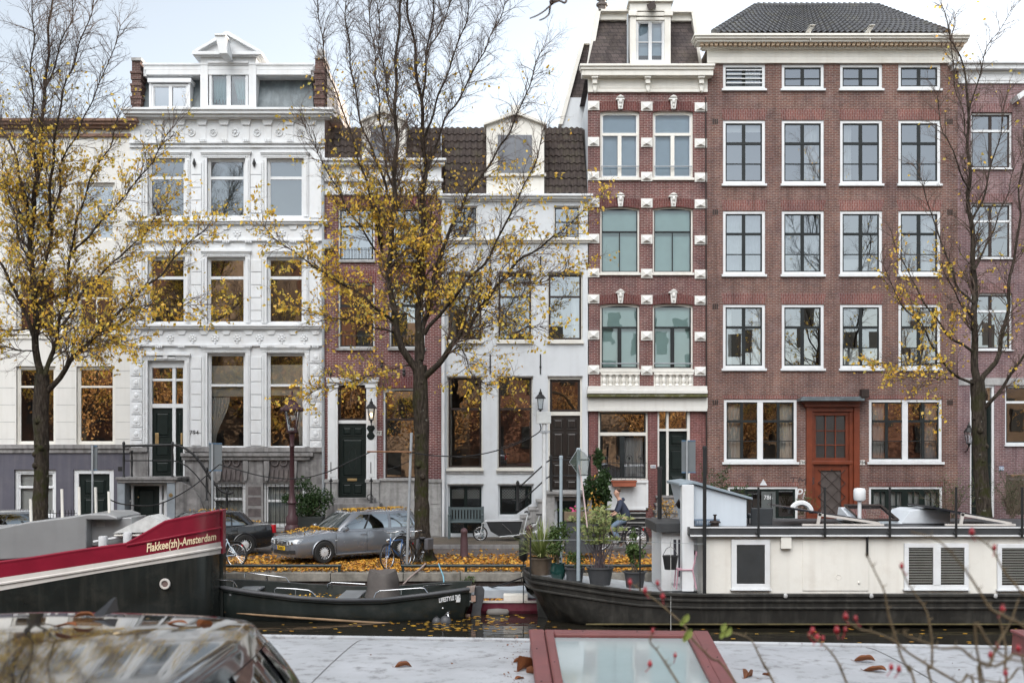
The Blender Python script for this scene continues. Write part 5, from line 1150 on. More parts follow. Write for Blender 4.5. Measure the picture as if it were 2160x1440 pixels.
# entrance and wheelhouse
mb = MB(); px_box(mb, 1395, 1118, 1490, 1246, 27.7, 27.7, 29.6); mb.build('entrance_cabin', WHITE, t, bevel=.01)
mb = MB(); px_box(mb, 1438, 1022, 1463, 1246, 26.85, 26.78, 27.1); mb.build('wheelhouse_door', WHITE, t, bevel=.012)
mb = MB(); px_box(mb, 1383, 1103, 1440, 1122, 27.5, 27.5, 29.7); mb.build('entrance_roof', RF, t, bevel=.01)
mb = MB(); px_box(mb, 1416, 1132, 1441, 1230, 27.7, 27.66, 27.699); dd = mb.build('door', WHITE, t, bevel=.01)
mb = MB(); px_box(mb, 1420, 1137, 1426, 1180, 27.7, 27.65, 27.659); px_box(mb, 1430, 1137, 1437, 1215, 27.7, 27.65, 27.659); mb.build('door_pane', M('dark_pane', (.05, .05, .06), .1), dd)
WH = M('pale_blue_wheelhouse', (.56, .62, .68), .5, .05, 1.2, streak=.1, bump=.03)
mb = MB(); mb.prism(pp([(1438, 1024), (1462, 1021), (1575, 1052), (1575, 1112), (1460, 1112)], 26.95), 26.95, 28.9); mb.build('wheelhouse', WH, t, bevel=.012)
mb = MB(); mb.prism(pp([(1432, 1018), (1463, 1013.5), (1588, 1049), (1588, 1054), (1463, 1020), (1432, 1024)], 26.85), 26.85, 29.0); mb.build('wheelhouse_roof', M('blue_grey_roof_trim', (.25, .30, .34), .4, .1), t, bevel=.01)
mb = MB(); a, b, c = P(1437, 1024, 26.94), P(1461, 1021, 26.94), P(1460, 1112, 26.94); mb.prism([(a.x, a.z), (b.x, b.z), (c.x, c.z)], 26.935, 26.95); mb.build('corner_board', WHITE, t)
p = P(1427, 1062, 28.0); mb = MB(); mb.hexa([(p.x - .02, 27.8, p.z), (p.x + .1, 28.0, p.z - .12), (p.x + .12, 28.2, p.z), (p.x + .1, 28.0, p.z + .12), (p.x - .06, 27.8, p.z), (p.x + .05, 28.0, p.z - .12), (p.x + .06, 28.2, p.z), (p.x + .05, 28.0, p.z + .12)]); mb.build('diamond_window', SASHB, t)
# roof items fixed to the boat
PANEL = M('solar_panel', (.02, .022, .028), .15, .2, 2, spec=.6)
for (l, r, lab) in ((1630, 1852, 'tilted solar panel on the houseboat roof beside the wheelhouse'), (1932, 2128, 'tilted solar panel on the houseboat roof nearest the right edge')):
    st = thing('solar_panel', lab, 'solar panel', tuple(P((l + r) / 2, 1108, 27.5)), group='solar panels on the houseboat roof')
    z0 = P(0, 1110, D0).z; A = P(l, 1088, 28.0); Bp = P(r, 1108, 27.0); xa, xb = A.x, Bp.x
    mb = MB(); zt = z0 + .45; mb.hexa([(xa, 26.9, zt - .02), (xb, 26.9, z0 + .06), (xb, 28.6, z0 + .06), (xa, 28.6, zt - .02), (xa, 26.9, zt + .03), (xb, 26.9, z0 + .1), (xb, 28.6, z0 + .1), (xa, 28.6, zt + .03)]); mb.build('panel', PANEL, st, bevel=.006)
    mb = MB(); xm = xa + (xb - xa) * .36; zm = zt + (z0 + .06 - zt) * .36; mb.hexa([(xm, 26.85, zm - .06), (xb, 26.85, z0 + .03), (xb, 26.9, z0 + .03), (xm, 26.9, zm - .06), (xm, 26.85, zm + .0), (xb, 26.85, z0 + .09), (xb, 26.9, z0 + .09), (xm, 26.9, zm)]); mb.hexa([(xm - .05, 26.85, z0), (xm + .02, 26.85, z0), (xm + .02, 26.9, z0), (xm - .05, 26.9, z0), (xm, 26.85, zm), (xm + .08, 26.85, zm), (xm + .08, 26.9, zm), (xm, 26.9, zm)]); mb.box(xm - .4, xb + .1, 26.84, 26.9, z0 - .0, z0 + .05); mb.build('aluminium_frame', BANDW, st)
z0 = P(0, 1110, D0).z
for (l, r, lab) in ((1804, 1905, 'white framed roof hatch with sloping glass beside the white dome lamp'), (1902, 2008, 'white roof hatch with curved top between the two solar panels')):
    st = thing('roof_hatch', lab, 'skylight', tuple(P((l + r) / 2, 1106, 28)), group='roof hatches on the houseboat')
    a, b = P(l, 1105, 27.6).x, P(r, 1105, 27.6).x; zt = P(0, 1076, 27.6).z
    mb = MB()
    if l < 1850: mb.hexa([(a, 27.6, z0), (b, 27.6, z0), (b, 29.2, z0), (a, 29.2, z0), (a + .05, 29.0, zt), (b - .05, 29.0, zt), (b - .05, 29.2, zt), (a + .05, 29.2, zt)])
    else: mb.prism([(a, z0), (b, z0), (b, zt - .06), (b - .1, zt), (a + .45, zt + .02), (a + .25, zt - .03)], 27.7, 29.0)
    mb.build('hatch_body', M('pale_hatch', (.60, .64, .68), .4, .05), st, bevel=.01)
    if l < 1850:
        mb = MB(); e = Vector((0, 1.35, zt - z0 - .02)); o = Vector((a + .12, 27.62, z0 + .05)); w_ = b - a - .24; mb.quad(o + Vector((0, 0, .02)), o + Vector((w_, 0, .02)), o + Vector((w_, 0, .02)) + e * .93, o + Vector((0, 0, .02)) + e * .93); hp = mb.build('hatch_pane', G_UP, st)
        mb = MB(); f = lambda u, v: o + Vector((w_ * u, -.02, .05)) + e * v
        for (u0, v0, u1, v1) in ((0, 0, 1, 0), (0, .95, 1, .95), (0, 0, 0, .95), (1, 0, 1, .95)): mb.tube([f(u0, v0), f(u1, v1)], .035, 4)
        mb.build('hatch_frame', SASHB, hp)
for px in (1600, 1740, 1877, 2017, 2156):
    st = thing('roof_post', '', 'post', tuple(P(px, 1133, D0 - .18)), group='thin black posts along the houseboat roof edge')
    st['label'] = {1600: 'thin black roof post above the single grey window of the houseboat', 1740: 'thin black roof post above the blank panel of the houseboat', 1877: 'thin black roof post in front of the roof hatches of the houseboat', 2017: 'thin black roof post above the shuttered double window of the houseboat', 2156: 'thin black roof post nearest the right edge of the houseboat'}[px]
    mb = MB(); mb.tube([P(px, 1133, D0 - .18), P(px, 1027, D0 - .18)], .028, 6); mb.build('post', BLACK, st, smooth=60)
    mb = MB(); q = P(px, 1124, D0 - .18); mb.ball((q.x - .05, q.y, q.z), .035, .035, .035, 6, 4); mb.build('clamp', BLACK, st)
st = thing('dome_lamp', 'white cylindrical dome lamp on a short pole on the houseboat roof', 'lamp', tuple(P(1813, 1106, 27.6)))
mb = MB(); p = P(1813, 1106, 27.6); q = P(1813, 1055, 27.6); mb.tube([p, q], .05, 8); mb.build('pole', WHITE, st, smooth=60)
mb = MB(); mb.lathe([(.05, -.02), (.13, .0), (.15, .05), (.15, .26), (.12, .31), (.01, .32)], q, 14); mb.build('lamp_body', WHITE, st, smooth=50)
st = thing('garden_chair', 'dark grey plastic chair standing on the houseboat roof', 'chair', tuple(P(1604, 1107, 27.6)))
p = P(1604, 1108, 27.6); GC = M('dark_grey_plastic', (.045, .05, .055), .5, .1)
mb = MB(); mb.loft([[(p.x - .27, 27.5, p.z + .2), (p.x + .27, 27.5, p.z + .2), (p.x + .25, 28.0, p.z + .25), (p.x - .25, 28.0, p.z + .25)], [(p.x - .27, 27.5, p.z + .26), (p.x + .27, 27.5, p.z + .26), (p.x + .25, 28.0, p.z + .3), (p.x - .25, 28.0, p.z + .3)]]); mb.build('seat', GC, st, bevel=.02)
mb = MB(); mb.hexa([(p.x - .27, 27.45, p.z + .02), (p.x + .27, 27.45, p.z + .02), (p.x + .27, 27.5, p.z + .02), (p.x - .27, 27.5, p.z + .02), (p.x - .28, 27.4, p.z + .46), (p.x + .28, 27.4, p.z + .46), (p.x + .28, 27.45, p.z + .46), (p.x - .28, 27.45, p.z + .46)]); mb.build('backrest', GC, st, bevel=.03)
for sx_ in (-.24, .24):
    mb = MB(); mb.tube([(p.x + sx_, 27.47, p.z + .4), (p.x + sx_, 27.42, p.z + .82)], .012, 5); mb.build('back_post', BLACK, st)
    mb = MB(); mb.tube([(p.x + sx_, 27.9, p.z), (p.x + sx_, 27.9, p.z + .26)], .025, 5); mb.build('leg', GC, st)
st = thing('slatted_crate', 'blue grey slatted plastic crate on the houseboat roof under the wheelhouse', 'crate', tuple(P(1490, 1108, 26.9)))
a, b = P(1466, 1108, 26.8), P(1516, 1095, 26.8); mb = MB(); mb.box(a.x, b.x, 26.8, 27.3, a.z, a.z + .03); 
for k in range(15): x = a.x + (b.x - a.x) * k / 14.0; mb.box(x - .008, x + .008, 26.8, 26.82, a.z, b.z)
mb.box(a.x - .02, b.x + .02, 26.78, 26.84, b.z - .03, b.z + .01); mb.box(a.x, a.x + .02, 26.82, 27.3, a.z, b.z); mb.box(b.x - .02, b.x, 26.82, 27.3, a.z, b.z); mb.box(a.x, b.x, 27.28, 27.3, a.z, b.z); mb.build('crate_body', M('blue_grey_plastic', (.16, .22, .30), .5), st)
st = thing('vent_cap', 'small dark roof vent with a cap beside the slatted crate', 'vent', tuple(P(1508, 1110, 26.8)))
p = P(1508, 1111, 26.75); mb = MB(); mb.lathe([(.10, 0), (.10, .1), (.15, .11), (.12, .15), (.03, .17), (.03, .28), (.05, .29), (.05, .31)], p, 10); mb.build('cap', SASHB, st, smooth=40)
mb = MB(); q = P(1690, 1082, 28.6); mb.torus(q, .27, .07, 'y', 18, 6, 0, math.pi); st = tag(mb.build('hose_ring', WHITE, None, smooth=50), 'white curved hoop standing behind the solar panel on the houseboat', 'hoop')
# ------------------------------------------------------------------ trees
TR = random.Random(5)
def bark():
    m, t, out = nt('mossy_bark'); c = N(t, 'ShaderNodeTexCoord'); s = N(t, 'ShaderNodeSeparateXYZ'); t.links.new(c.outputs['Object'], s.inputs[0])
    v = coords(t, (9, 9, 2.2)); n1 = N(t, 'ShaderNodeTexNoise', Scale=2.0, Detail=8.0, Roughness=.7); t.links.new(v, n1.inputs['Vector'])
    col = ramp(t, n1.outputs[0], [(.32, (.010, .008, .007)), (.52, (.046, .036, .028)), (.74, (.105, .088, .07))])
    n2 = N(t, 'ShaderNodeTexNoise', Scale=1.6, Detail=7.0, Roughness=.65); t.links.new(c.outputs['Object'], n2.inputs['Vector'])
    mo = ramp(t, n2.outputs[0], [(.50, (0, 0, 0)), (.60, (.85, .85, .85))])
    # moss thins out with height on the tree
    mr = N(t, 'ShaderNodeMapRange'); t.links.new(s.outputs[2], mr.inputs[0]); mr.inputs[1].default_value = 2; mr.inputs[2].default_value = 9; mr.inputs[3].default_value = 1; mr.inputs[4].default_value = .1
    mm = N(t, 'ShaderNodeMath', operation='MULTIPLY'); t.links.new(mo, mm.inputs[0]); t.links.new(mr.outputs[0], mm.inputs[1])
    col = mixc(t, mm.outputs[0], col, (.030, .034, .008, 1)); n3 = N(t, 'ShaderNodeTexNoise', Scale=6.0, Detail=5.0); t.links.new(c.outputs['Object'], n3.inputs['Vector'])
    col = mixc(t, ramp(t, n3.outputs[0], [(.68, (0, 0, 0)), (.74, (.5, .5, .5))]), col, (.30, .30, .26, 1))
    finish(t, out, col, .9, 0, .2, n1.outputs[0], 1.0, .07); return m
BARK = bark()
TWIG = M('twig_bark', (.095, .066, .052), .85, .3, 3, bump=0)
LEAF = leafmat('yellow_leaf', [(.78, .52, .06), (.88, .60, .08), (.62, .50, .10), (.85, .52, .06), (.46, .44, .12), (.78, .42, .06), (.90, .66, .18)], .5, .45)
def leaf_quad(mb, p, size, n=None, up=None):
    n = n or Vector((TR.gauss(0, 1), TR.gauss(0, 1), TR.gauss(0, .7))).normalized()
    a = n.orthogonal().normalized(); a = Matrix.Rotation(TR.uniform(0, 6.28), 3, n) @ a
    if up is None: a = (a + Vector((0, 0, -.8))).normalized()
    b = n.cross(a).normalized(); L, W = size, size * TR.uniform(.55, .75); f = n * size * TR.uniform(-.18, .18)
    mb.add([p, p + a * L * .45 + b * W * .5 + f, p + a * L, p + a * L * .45 - b * W * .5 + f], [(0, 1, 2), (0, 2, 3)])
def poly_at(pts, u):
    k = u * (len(pts) - 1); i = min(int(k), len(pts) - 2); return pts[i].lerp(pts[i + 1], k - i), (pts[i + 1] - pts[i]).normalized()
def resample(pts, step):
    out = [pts[0]]
    for a, b in zip(pts[:-1], pts[1:]):
        n = max(1, int((b - a).length / step))
        for i in range(1, n + 1): out.append(a.lerp(b, i / n))
    for _ in range(2):
        out = [out[0]] + [(out[i - 1] + out[i] * 2 + out[i + 1]) / 4 for i in range(1, len(out) - 1)] + [out[-1]]
    return out
def shoot(mb, lf, p, d, L, r, lvl, upt, dens, cfg):
    if lvl == 1: cfg = dict(cfg or {}, cl=TR.choice((.15, .3, .6, 1.0, 1.6, 2.4)))
    n = {1: 7, 2: 5, 3: 3}[lvl]; pts = [p]; dd = d.copy(); bend = Vector((TR.gauss(0, 1), TR.gauss(0, 1), TR.gauss(0, .6))) * .10
    for i in range(n):
        dd = (dd + Vector((TR.gauss(0, .13), TR.gauss(0, .13), TR.gauss(0, .10) + upt)) + bend).normalized(); pts.append(pts[-1] + dd * L / n)
    mb.tube(pts, [r * (1 - .75 * i / n) for i in range(n + 1)], 4 if lvl == 1 else 3, False)
    if lvl < 3:
        k = int(L / cfg['sp'][lvl]); k = max(k, 2)
        for j in range(k):
            u = .15 + .85 * (j + TR.random()) / k
            if u > 1: continue
            q, dq = poly_at(pts, u); ax = Vector((TR.gauss(0, 1), TR.gauss(0, 1), TR.gauss(0, 1)))
            ax = (ax - dq * ax.dot(dq)).normalized(); cd = (dq * TR.uniform(.55, .9) + ax * TR.uniform(.35, .75)).normalized()
            shoot(mb, lf, q, cd, L * TR.uniform(.28, .55) * (1.15 - .5 * u), r * (.55 if lvl == 1 else .7) * (1.1 - .5 * u), lvl + 1, upt, dens, cfg)
    if lf is not None and lvl >= 2:
        for q in pts[1:]:
            sy = HY - (q.z - H) * F / q.y; sx = CX + q.x * F / q.y
            if TR.random() < dens(sx, sy) * cfg['cl'] * 1.2: leaf_quad(lf, q + Vector((TR.gauss(0, .03), TR.gauss(0, .03), -.02)), TR.uniform(.07, .15))
def make_tree(label, D, trunk, limbs, dens, cfg):
    base = P(trunk[0][0], trunk[0][1], D)
    root = thing('canal_tree', label, 'tree', (base.x, D, base.z), group='bare autumn trees along the far quay')
    tb, tw, lf = MB(), MB(), MB()
    pts = resample([P(a, b, D) for a, b, r in trunk], .15); rs = [r for _, _, r in trunk]
    def rad(tab, u): k = u * (len(tab) - 1); i = min(int(k), len(tab) - 2); return tab[i] + (tab[i + 1] - tab[i]) * (k - i)
    rings = []; m = 16
    for i, p in enumerate(pts):
        u = i / (len(pts) - 1); r = rad(rs, u); fl = .45 * max(0, 1 - (p.z - pts[0].z) / .5) ** 2
        rings.append([p + Vector((math.cos(a) * 1.0, math.sin(a), 0)) * r * (1 + .07 * math.sin(3 * a + p.z * 2.1) + .05 * math.sin(7 * a + p.z * 5) + TR.gauss(0, .02) + fl * (1 + .3 * math.sin(5 * a))) for a in [2 * math.pi * k / m for k in range(m)]])
    tb.loft(rings)
    for k in range(5):
        q, _ = poly_at(pts, TR.uniform(.45, .95)); a = TR.uniform(3.3, 6.1); tb.ball(tuple(q + Vector((math.cos(a) * rs[-1] * .95, math.sin(a) * rs[-1] * .95, 0))), TR.uniform(.06, .11))
    for (lp, r0, r1, dd) in limbs:
        n = len(lp); L = resample([P(a, b, D + dd * (i / (n - 1)) ** .8) for i, (a, b) in enumerate(lp)], .25)
        ph = TR.uniform(0, 6)
        L = [q + Vector((.035 * math.sin(i * 1.1 + ph), .06 * math.sin(i * .8 + ph * 2), .03 * math.sin(i * 1.7))) if 0 < i else q for i, q in enumerate(L)]
        tb.tube(L, [.85 * r0 + (r1 - .85 * r0) * (i / (len(L) - 1)) ** .7 for i in range(len(L))], 8 if r0 > .06 else 6)
        tot = sum((b - a).length for a, b in zip(L[:-1], L[1:])); k = int(tot / cfg['sp'][0])
        for j in range(k):
            u = .10 + .90 * (j + TR.random()) / k
            if u >= 1: u = .999
            q, dq = poly_at(L, u); ax = Vector((TR.gauss(0, 1), TR.gauss(0, 1.0), TR.gauss(0, .6))); ax = (ax - dq * ax.dot(dq)).normalized()
            cd = (dq * TR.uniform(.5, 1.0) + ax * TR.uniform(.35, .8)).normalized()
            shoot(tw, lf, q, cd, TR.uniform(.55, 1.0) * cfg['len'] * (1.15 - .45 * u), max(.011, (r0 + (r1 - r0) * u) * .22), 1, cfg['up'], dens, cfg)
        q, dq = poly_at(L, .999)
        for _ in range(3): shoot(tw, lf, q, (dq + Vector((TR.gauss(0, .25), TR.gauss(0, .25), TR.gauss(0, .2)))).normalized(), cfg['len'] * TR.uniform(.5, .9), max(.008, r1 * .8), 1, cfg['up'], dens, cfg)
    tb.build('trunk', BARK, root, smooth=70, recalc=False)
    c = MB(); c.add(tw.v, tw.f); c.m = 1; c.add(lf.v, lf.f)
    o = c.build('crown', [TWIG, LEAF], root, recalc=False); o.data.shade_smooth()
    print(label[:20], 'twig faces', len(tw.f), 'leaves', len(lf.f) // 2)
    return root
CFG = dict(sp={0: .10, 1: .12, 2: .11}, len=1.5, up=.04)
def dC(x, y): return .0 if y < 120 else (.008 if y < 330 else .045 + .075 * min(1, (y - 330) / 150)) * (1.3 if x < 960 else .7)
treeC = make_tree('tall half bare tree with yellow leaves beside the parked silver car', 32.9,
    [(893, 1184, .30), (890, 1110, .235), (890, 1020, .21), (889, 930, .205), (888, 860, .215), (887, 800, .235), (886, 770, .20)],
    [([(886, 800), (872, 775), (858, 750), (840, 713), (833, 680), (823, 613), (820, 547), (828, 490), (832, 383), (837, 267), (833, 200), (837, 100), (847, 0), (852, -160)], .135, .02, -.8),
     ([(888, 790), (883, 740), (880, 680), (889, 620), (887, 547), (893, 480), (890, 417), (900, 360), (892, 317), (893, 267), (888, 217), (877, 133), (873, 83), (860, 27), (850, -150)], .15, .018, .5),
     ([(890, 230), (900, 117), (907, 67), (917, 0), (925, -140)], .05, .015, .2),
     ([(890, 800), (905, 785), (927, 767), (967, 713), (1013, 653), (1043, 607), (1090, 553), (1153, 510), (1200, 480), (1232, 440)], .13, .012, -1.2),
     ([(888, 760), (893, 690), (913, 613), (923, 547), (953, 480), (980, 417), (1010, 377), (1060, 307), (1110, 200), (1140, 110)], .10, .012, 1.0),
     ([(895, 705), (927, 663), (960, 623), (993, 587), (1033, 540), (1060, 487), (1085, 430), (1120, 370), (1150, 270)], .075, .01, -1.6),
     ([(835, 690), (815, 658), (787, 647), (753, 613), (710, 593), (660, 560), (600, 520), (560, 480)], .07, .010, -1.4),
     ([(840, 713), (815, 690), (770, 690), (725, 668), (680, 672), (640, 650)], .045, .009, -1.8),
     ([(824, 590), (800, 520), (793, 460), (820, 400), (793, 333), (770, 293), (753, 217), (740, 140), (730, 33), (722, -80)], .065, .012, 1.2),
     ([(805, 520), (785, 430), (770, 377), (747, 307), (720, 217), (693, 167), (673, 50), (668, -60)], .05, .01, -.8),
     ([(800, 540), (760, 480), (715, 410), (680, 340), (645, 270)], .045, .009, -1.5),
     ([(893, 300), (907, 253), (927, 200), (960, 110), (987, 33), (1000, -100)], .045, .010, -.8),
     ([(893, 400), (915, 310), (940, 253), (977, 193), (1020, 110), (1060, 27), (1078, -80)], .05, .010, .9),
     ([(832, 420), (812, 330), (800, 230), (790, 120), (778, 20), (770, -100)], .045, .010, .8),
     ([(836, 280), (818, 200), (800, 90), (795, -60)], .035, .010, -.6),
     ([(1043, 607), (1065, 590), (1110, 600), (1150, 595), (1195, 570)], .03, .008, -1.6),
     ([(960, 722), (985, 745), (985, 790), (1000, 800), (1040, 812), (1070, 825)], .025, .007, -1.0),
     ([(870, 770), (835, 775), (800, 790), (750, 800), (700, 815), (665, 822)], .03, .007, -1.5),
     ([(900, 117), (930, 60), (955, 0), (965, -100)], .03, .01, .4),
     ([(1010, 653), (1050, 660), (1100, 690), (1140, 690)], .025, .007, -1.4),
    ], dC, CFG)
def dL(x, y): return .0 if y < 130 else (.010 if y < 260 else .04 + .075 * min(1, (y - 260) / 150))
treeL = make_tree('broad yellow leaved tree with mossy trunk in front of the left white houses', 33.0,
    [(84, 1150, .30), (85, 1090, .235), (87, 1000, .215), (87, 920, .205), (86, 860, .21), (90, 815, .23), (88, 790, .2)],
    [([(95, 830), (110, 813), (150, 763), (200, 707), (253, 657), (300, 613), (353, 563), (400, 510), (432, 480)], .11, .012, -1.0),
     ([(85, 815), (80, 780), (77, 713), (73, 640), (67, 563), (63, 480), (80, 383), (87, 300), (93, 200), (103, 100), (107, 0), (110, -150)], .15, .018, .4),
     ([(95, 815), (103, 763), (123, 697), (140, 630), (147, 547), (165, 450), (190, 380), (230, 310), (255, 240)], .10, .012, .9),
     ([(77, 725), (60, 680), (40, 630), (7, 563), (-40, 500), (-90, 430)], .08, .012, -.8),
     ([(65, 500), (55, 430), (37, 333), (7, 283), (-20, 200), (-40, 80)], .06, .012, .7),
     ([(80, 390), (68, 300), (67, 200), (70, 60), (66, -90)], .05, .012, -.6),
     ([(100, 480), (108, 400), (113, 300), (140, 167), (187, 50), (200, -40)], .06, .012, -.9),
     ([(72, 640), (100, 540), (120, 420), (133, 333), (187, 233), (233, 117), (258, 57)], .06, .010, .8),
     ([(150, 540), (200, 480), (260, 420), (320, 340), (365, 270)], .05, .009, -1.3),
     ([(200, 707), (250, 690), (310, 640), (360, 650), (420, 640)], .04, .008, -1.4),
     ([(77, 700), (40, 690), (0, 700), (-40, 690)], .04, .01, -1.0),
     ([(128, 690), (180, 610), (240, 550), (300, 500), (350, 430)], .055, .009, 1.1),
     ([(103, 770), (150, 720), (190, 730), (230, 715), (262, 720)], .03, .007, -1.3),
     ([(63, 480), (30, 420), (-10, 380), (-60, 330)], .05, .01, .6),
     ([(93, 200), (120, 120), (150, 40), (160, -60)], .035, .01, .5), ([(66, 560), (40, 500), (20, 420), (0, 330)], .04, .009, -.7),
     ([(75, 740), (40, 745), (5, 720), (-30, 730)], .03, .008, -1.2)],
    dL, CFG)
def dR(x, y): return .006 if y < 480 else (.02 if x > 2040 else (.03 + .09 * max(0, min(1, (y - 520) / 170))) )
CFR = dict(sp={0: .14, 1: .14, 2: .13}, len=1.25, up=.035)
treeR = make_tree('nearly bare tree with dark mossy trunk before the mauve brick house', 33.0,
    [(2080, 1185, .29), (2077, 1100, .235), (2071, 1020, .215), (2066, 930, .205), (2064, 870, .215), (2062, 800, .195)],
    [([(2062, 815), (2058, 760), (2053, 713), (2057, 613), (2053, 530), (2047, 480), (2043, 367), (2043, 267), (2040, 183), (2027, 117), (2000, 67), (1985, 10)], .16, .012, .3),
     ([(2068, 810), (2077, 793), (2107, 747), (2123, 680), (2130, 580), (2147, 513), (2152, 400), (2165, 250)], .10, .012, .8),
     ([(2070, 870), (2085, 850), (2113, 817), (2147, 780), (2170, 720), (2200, 640)], .085, .015, -.8),
     ([(2060, 812), (2040, 808), (2013, 800), (1993, 763), (1973, 740), (1953, 697), (1913, 657), (1880, 600), (1862, 560)], .06, .008, -1.0),
     ([(2050, 740), (2000, 707), (1973, 673), (1947, 637), (1915, 570), (1880, 500)], .055, .008, -.5),
     ([(2055, 640), (2013, 597), (2000, 547), (1980, 497), (1955, 420), (1930, 350)], .05, .008, .7),
     ([(2055, 680), (2027, 640), (2010, 607), (1985, 560)], .035, .008, -1.2),
     ([(2041, 260), (2060, 180), (2080, 100), (2120, 45), (2135, 20)], .035, .008, -.4),
     ([(2042, 300), (2020, 200), (2005, 110), (2012, 40)], .03, .008, .4),
     ([(2047, 480), (2085, 380), (2110, 280), (2125, 190)], .045, .009, -.6),
     ([(2055, 570), (2090, 500), (2120, 420), (2150, 330)], .045, .009, .9),
     ([(2045, 400), (2015, 340), (1990, 280), (1975, 200)], .035, .008, -.7),
     ([(1990, 765), (1960, 770), (1915, 755), (1880, 770), (1850, 765)], .025, .007, -1.2),
     ([(2010, 800), (1975, 800), (1940, 790), (1905, 800)], .02, .007, -1.4)],
    dR, CFR)
# the same kinds of tree on the near side of the canal, behind the viewer: what the street windows mirror
OT = MB(); OL = MB(); b0 = Vector((0, 0, 0))
OT.tube([b0, Vector((0, 0, 2.2)), Vector((.1, .1, 4))], [.25, .2, .16], 10)
for k in range(34):
    a = TR.uniform(0, 6.28); st = Vector((.1, .1, TR.uniform(2.2, 4.2))); d = Vector((math.cos(a) * .8, math.sin(a) * .8, TR.uniform(.5, 1.4))).normalized(); pts = [st]
    for i in range(6): d = (d + Vector((TR.gauss(0, .18), TR.gauss(0, .18), .08))).normalized(); pts.append(pts[-1] + d * TR.uniform(.7, 1.1))
    OT.tube(pts, [.09, .07, .05, .04, .03, .02, .012], 5)
    for p in pts[1:]:
        for _ in range(22): leaf_quad(OL, p + Vector((TR.gauss(0, .55), TR.gauss(0, .55), TR.gauss(0, .5))), TR.uniform(.13, .26))
oroot = thing('canal_tree', 'dense orange leaved tree on the near quay behind the viewer', 'tree', (-26, -1.5, NG), 0, 'trees on the near quay behind the viewer')
OT.build('trunk', BARK, oroot, local=True, recalc=False); OL.build('crown', leafmat('orange_leaf', [(.60, .30, .10), (.70, .40, .14), (.34, .15, .05), (.80, .50, .20), (.16, .08, .03)], .5, .4), oroot, local=True, recalc=False)
for i, (x, y) in enumerate(((-34, -2.5), (-18, -2), (-12, -3.2), (-5, -2.4), (3.5, -3), (11, -2.2), (18, -3), (25, -2.4), (33, -2.8), (42, -2))):
    o = dup(oroot); o.location = (x, y, NG); o.rotation_euler = (0, 0, i * 1.3); k = (1.15 if x < -8 else .85) * (1 + .08 * math.sin(i * 2)); o.scale = (k, k, k * (1 if x < 0 else .9))
oroot['label'] = 'dense orange leaved trees in a row on the near quay behind the viewer'
for o in bpy.data.objects:
    if o.get('group') == 'trees on the near quay behind the viewer': o['label'] = 'dense orange leaved trees in a row on the near quay behind the viewer'
for (src, x, y, rz, s, lab) in ((treeL, -33, -2.5, 2.2, .95, 'yellow leaved tree across the canal, behind the viewer, far to the left'), (treeC, -19, -2.0, 3.6, .9, 'yellow leaved tree across the canal, behind the viewer, to the left'), (treeR, 19, -2.2, 3.3, .9, 'bare tree across the canal, behind the viewer, to the right'), (treeR, 31, -2.6, 5.0, .95, 'bare tree across the canal, behind the viewer, far to the right')):
    o = dup(src, lab); o.location = (x, y, NG); o.rotation_euler = (0, 0, rz); o.scale = (s, s, s); o['group'] = 'half bare trees behind the viewer'
# ------------------------------------------------------------------ vehicles
TYRE = M('tyre_rubber', (.018, .018, .018), .8, .2, 8, bump=.1)
RIM = M('silver_wheel', (.60, .61, .62), .4, .1, 4, metal=.15, bump=0)
SIDEGL = M('mirroring_side_glass', (.34, .37, .38), .04, .03, 1, metal=1.0, bump=0)
CHROME = M('chrome', (.7, .71, .72), .12, .02, metal=1, bump=0)
CARGL = M('dark_car_glass', (.020, .028, .028), .03, .05, 1, spec=1.0, bump=0)
LENS = M('headlight_lens', (.50, .53, .55), .08, .15, 9, spec=.8, bump=0)
TAIL = M('red_tail_light', (.45, .012, .02), .1, .1, 4, spec=.8, bump=0)
BLKP = M('black_plastic', (.02, .02, .021), .5, .1)
UNDER = M('underbody', (.008, .008, .008), .9, .1, bump=0)
def carpaint(name, col, metal=.55, rg=None):
    m, t, out = nt(name); v = coords(t); n = N(t, 'ShaderNodeTexNoise', Scale=1.3, Detail=6.0); t.links.new(v, n.inputs['Vector'])
    c = ramp(t, n.outputs[0], [(.3, rgba(col, .95)), (.7, rgba(col, 1.05))])
    n2 = N(t, 'ShaderNodeTexNoise', Scale=5.0, Detail=8.0, Roughness=.7); t.links.new(v, n2.inputs['Vector'])
    rt = ramp(t, n2.outputs[0], [(.35, (.22, .22, .22)), (.75, (.30, .30, .30))]) if rg is None else None
    finish(t, out, c, rg or .3, metal, .5, coat=1.0, roughtex=rt); return m
def catmull(tab, n):
    out = []
    for i in range(len(tab) - 1):
        p0, p1, p2, p3 = tab[max(i - 1, 0)], tab[i], tab[i + 1], tab[min(i + 2, len(tab) - 1)]
        for k in range(n):
            u = k / n; out.append(tuple(.5 * (2 * b + (c - a) * u + (2 * a - 5 * b + 4 * c - d) * u * u + (3 * b - a - 3 * c + d) * u ** 3) for a, b, c, d in zip(p0, p1, p2, p3)))
    out.append(tab[-1]); return out
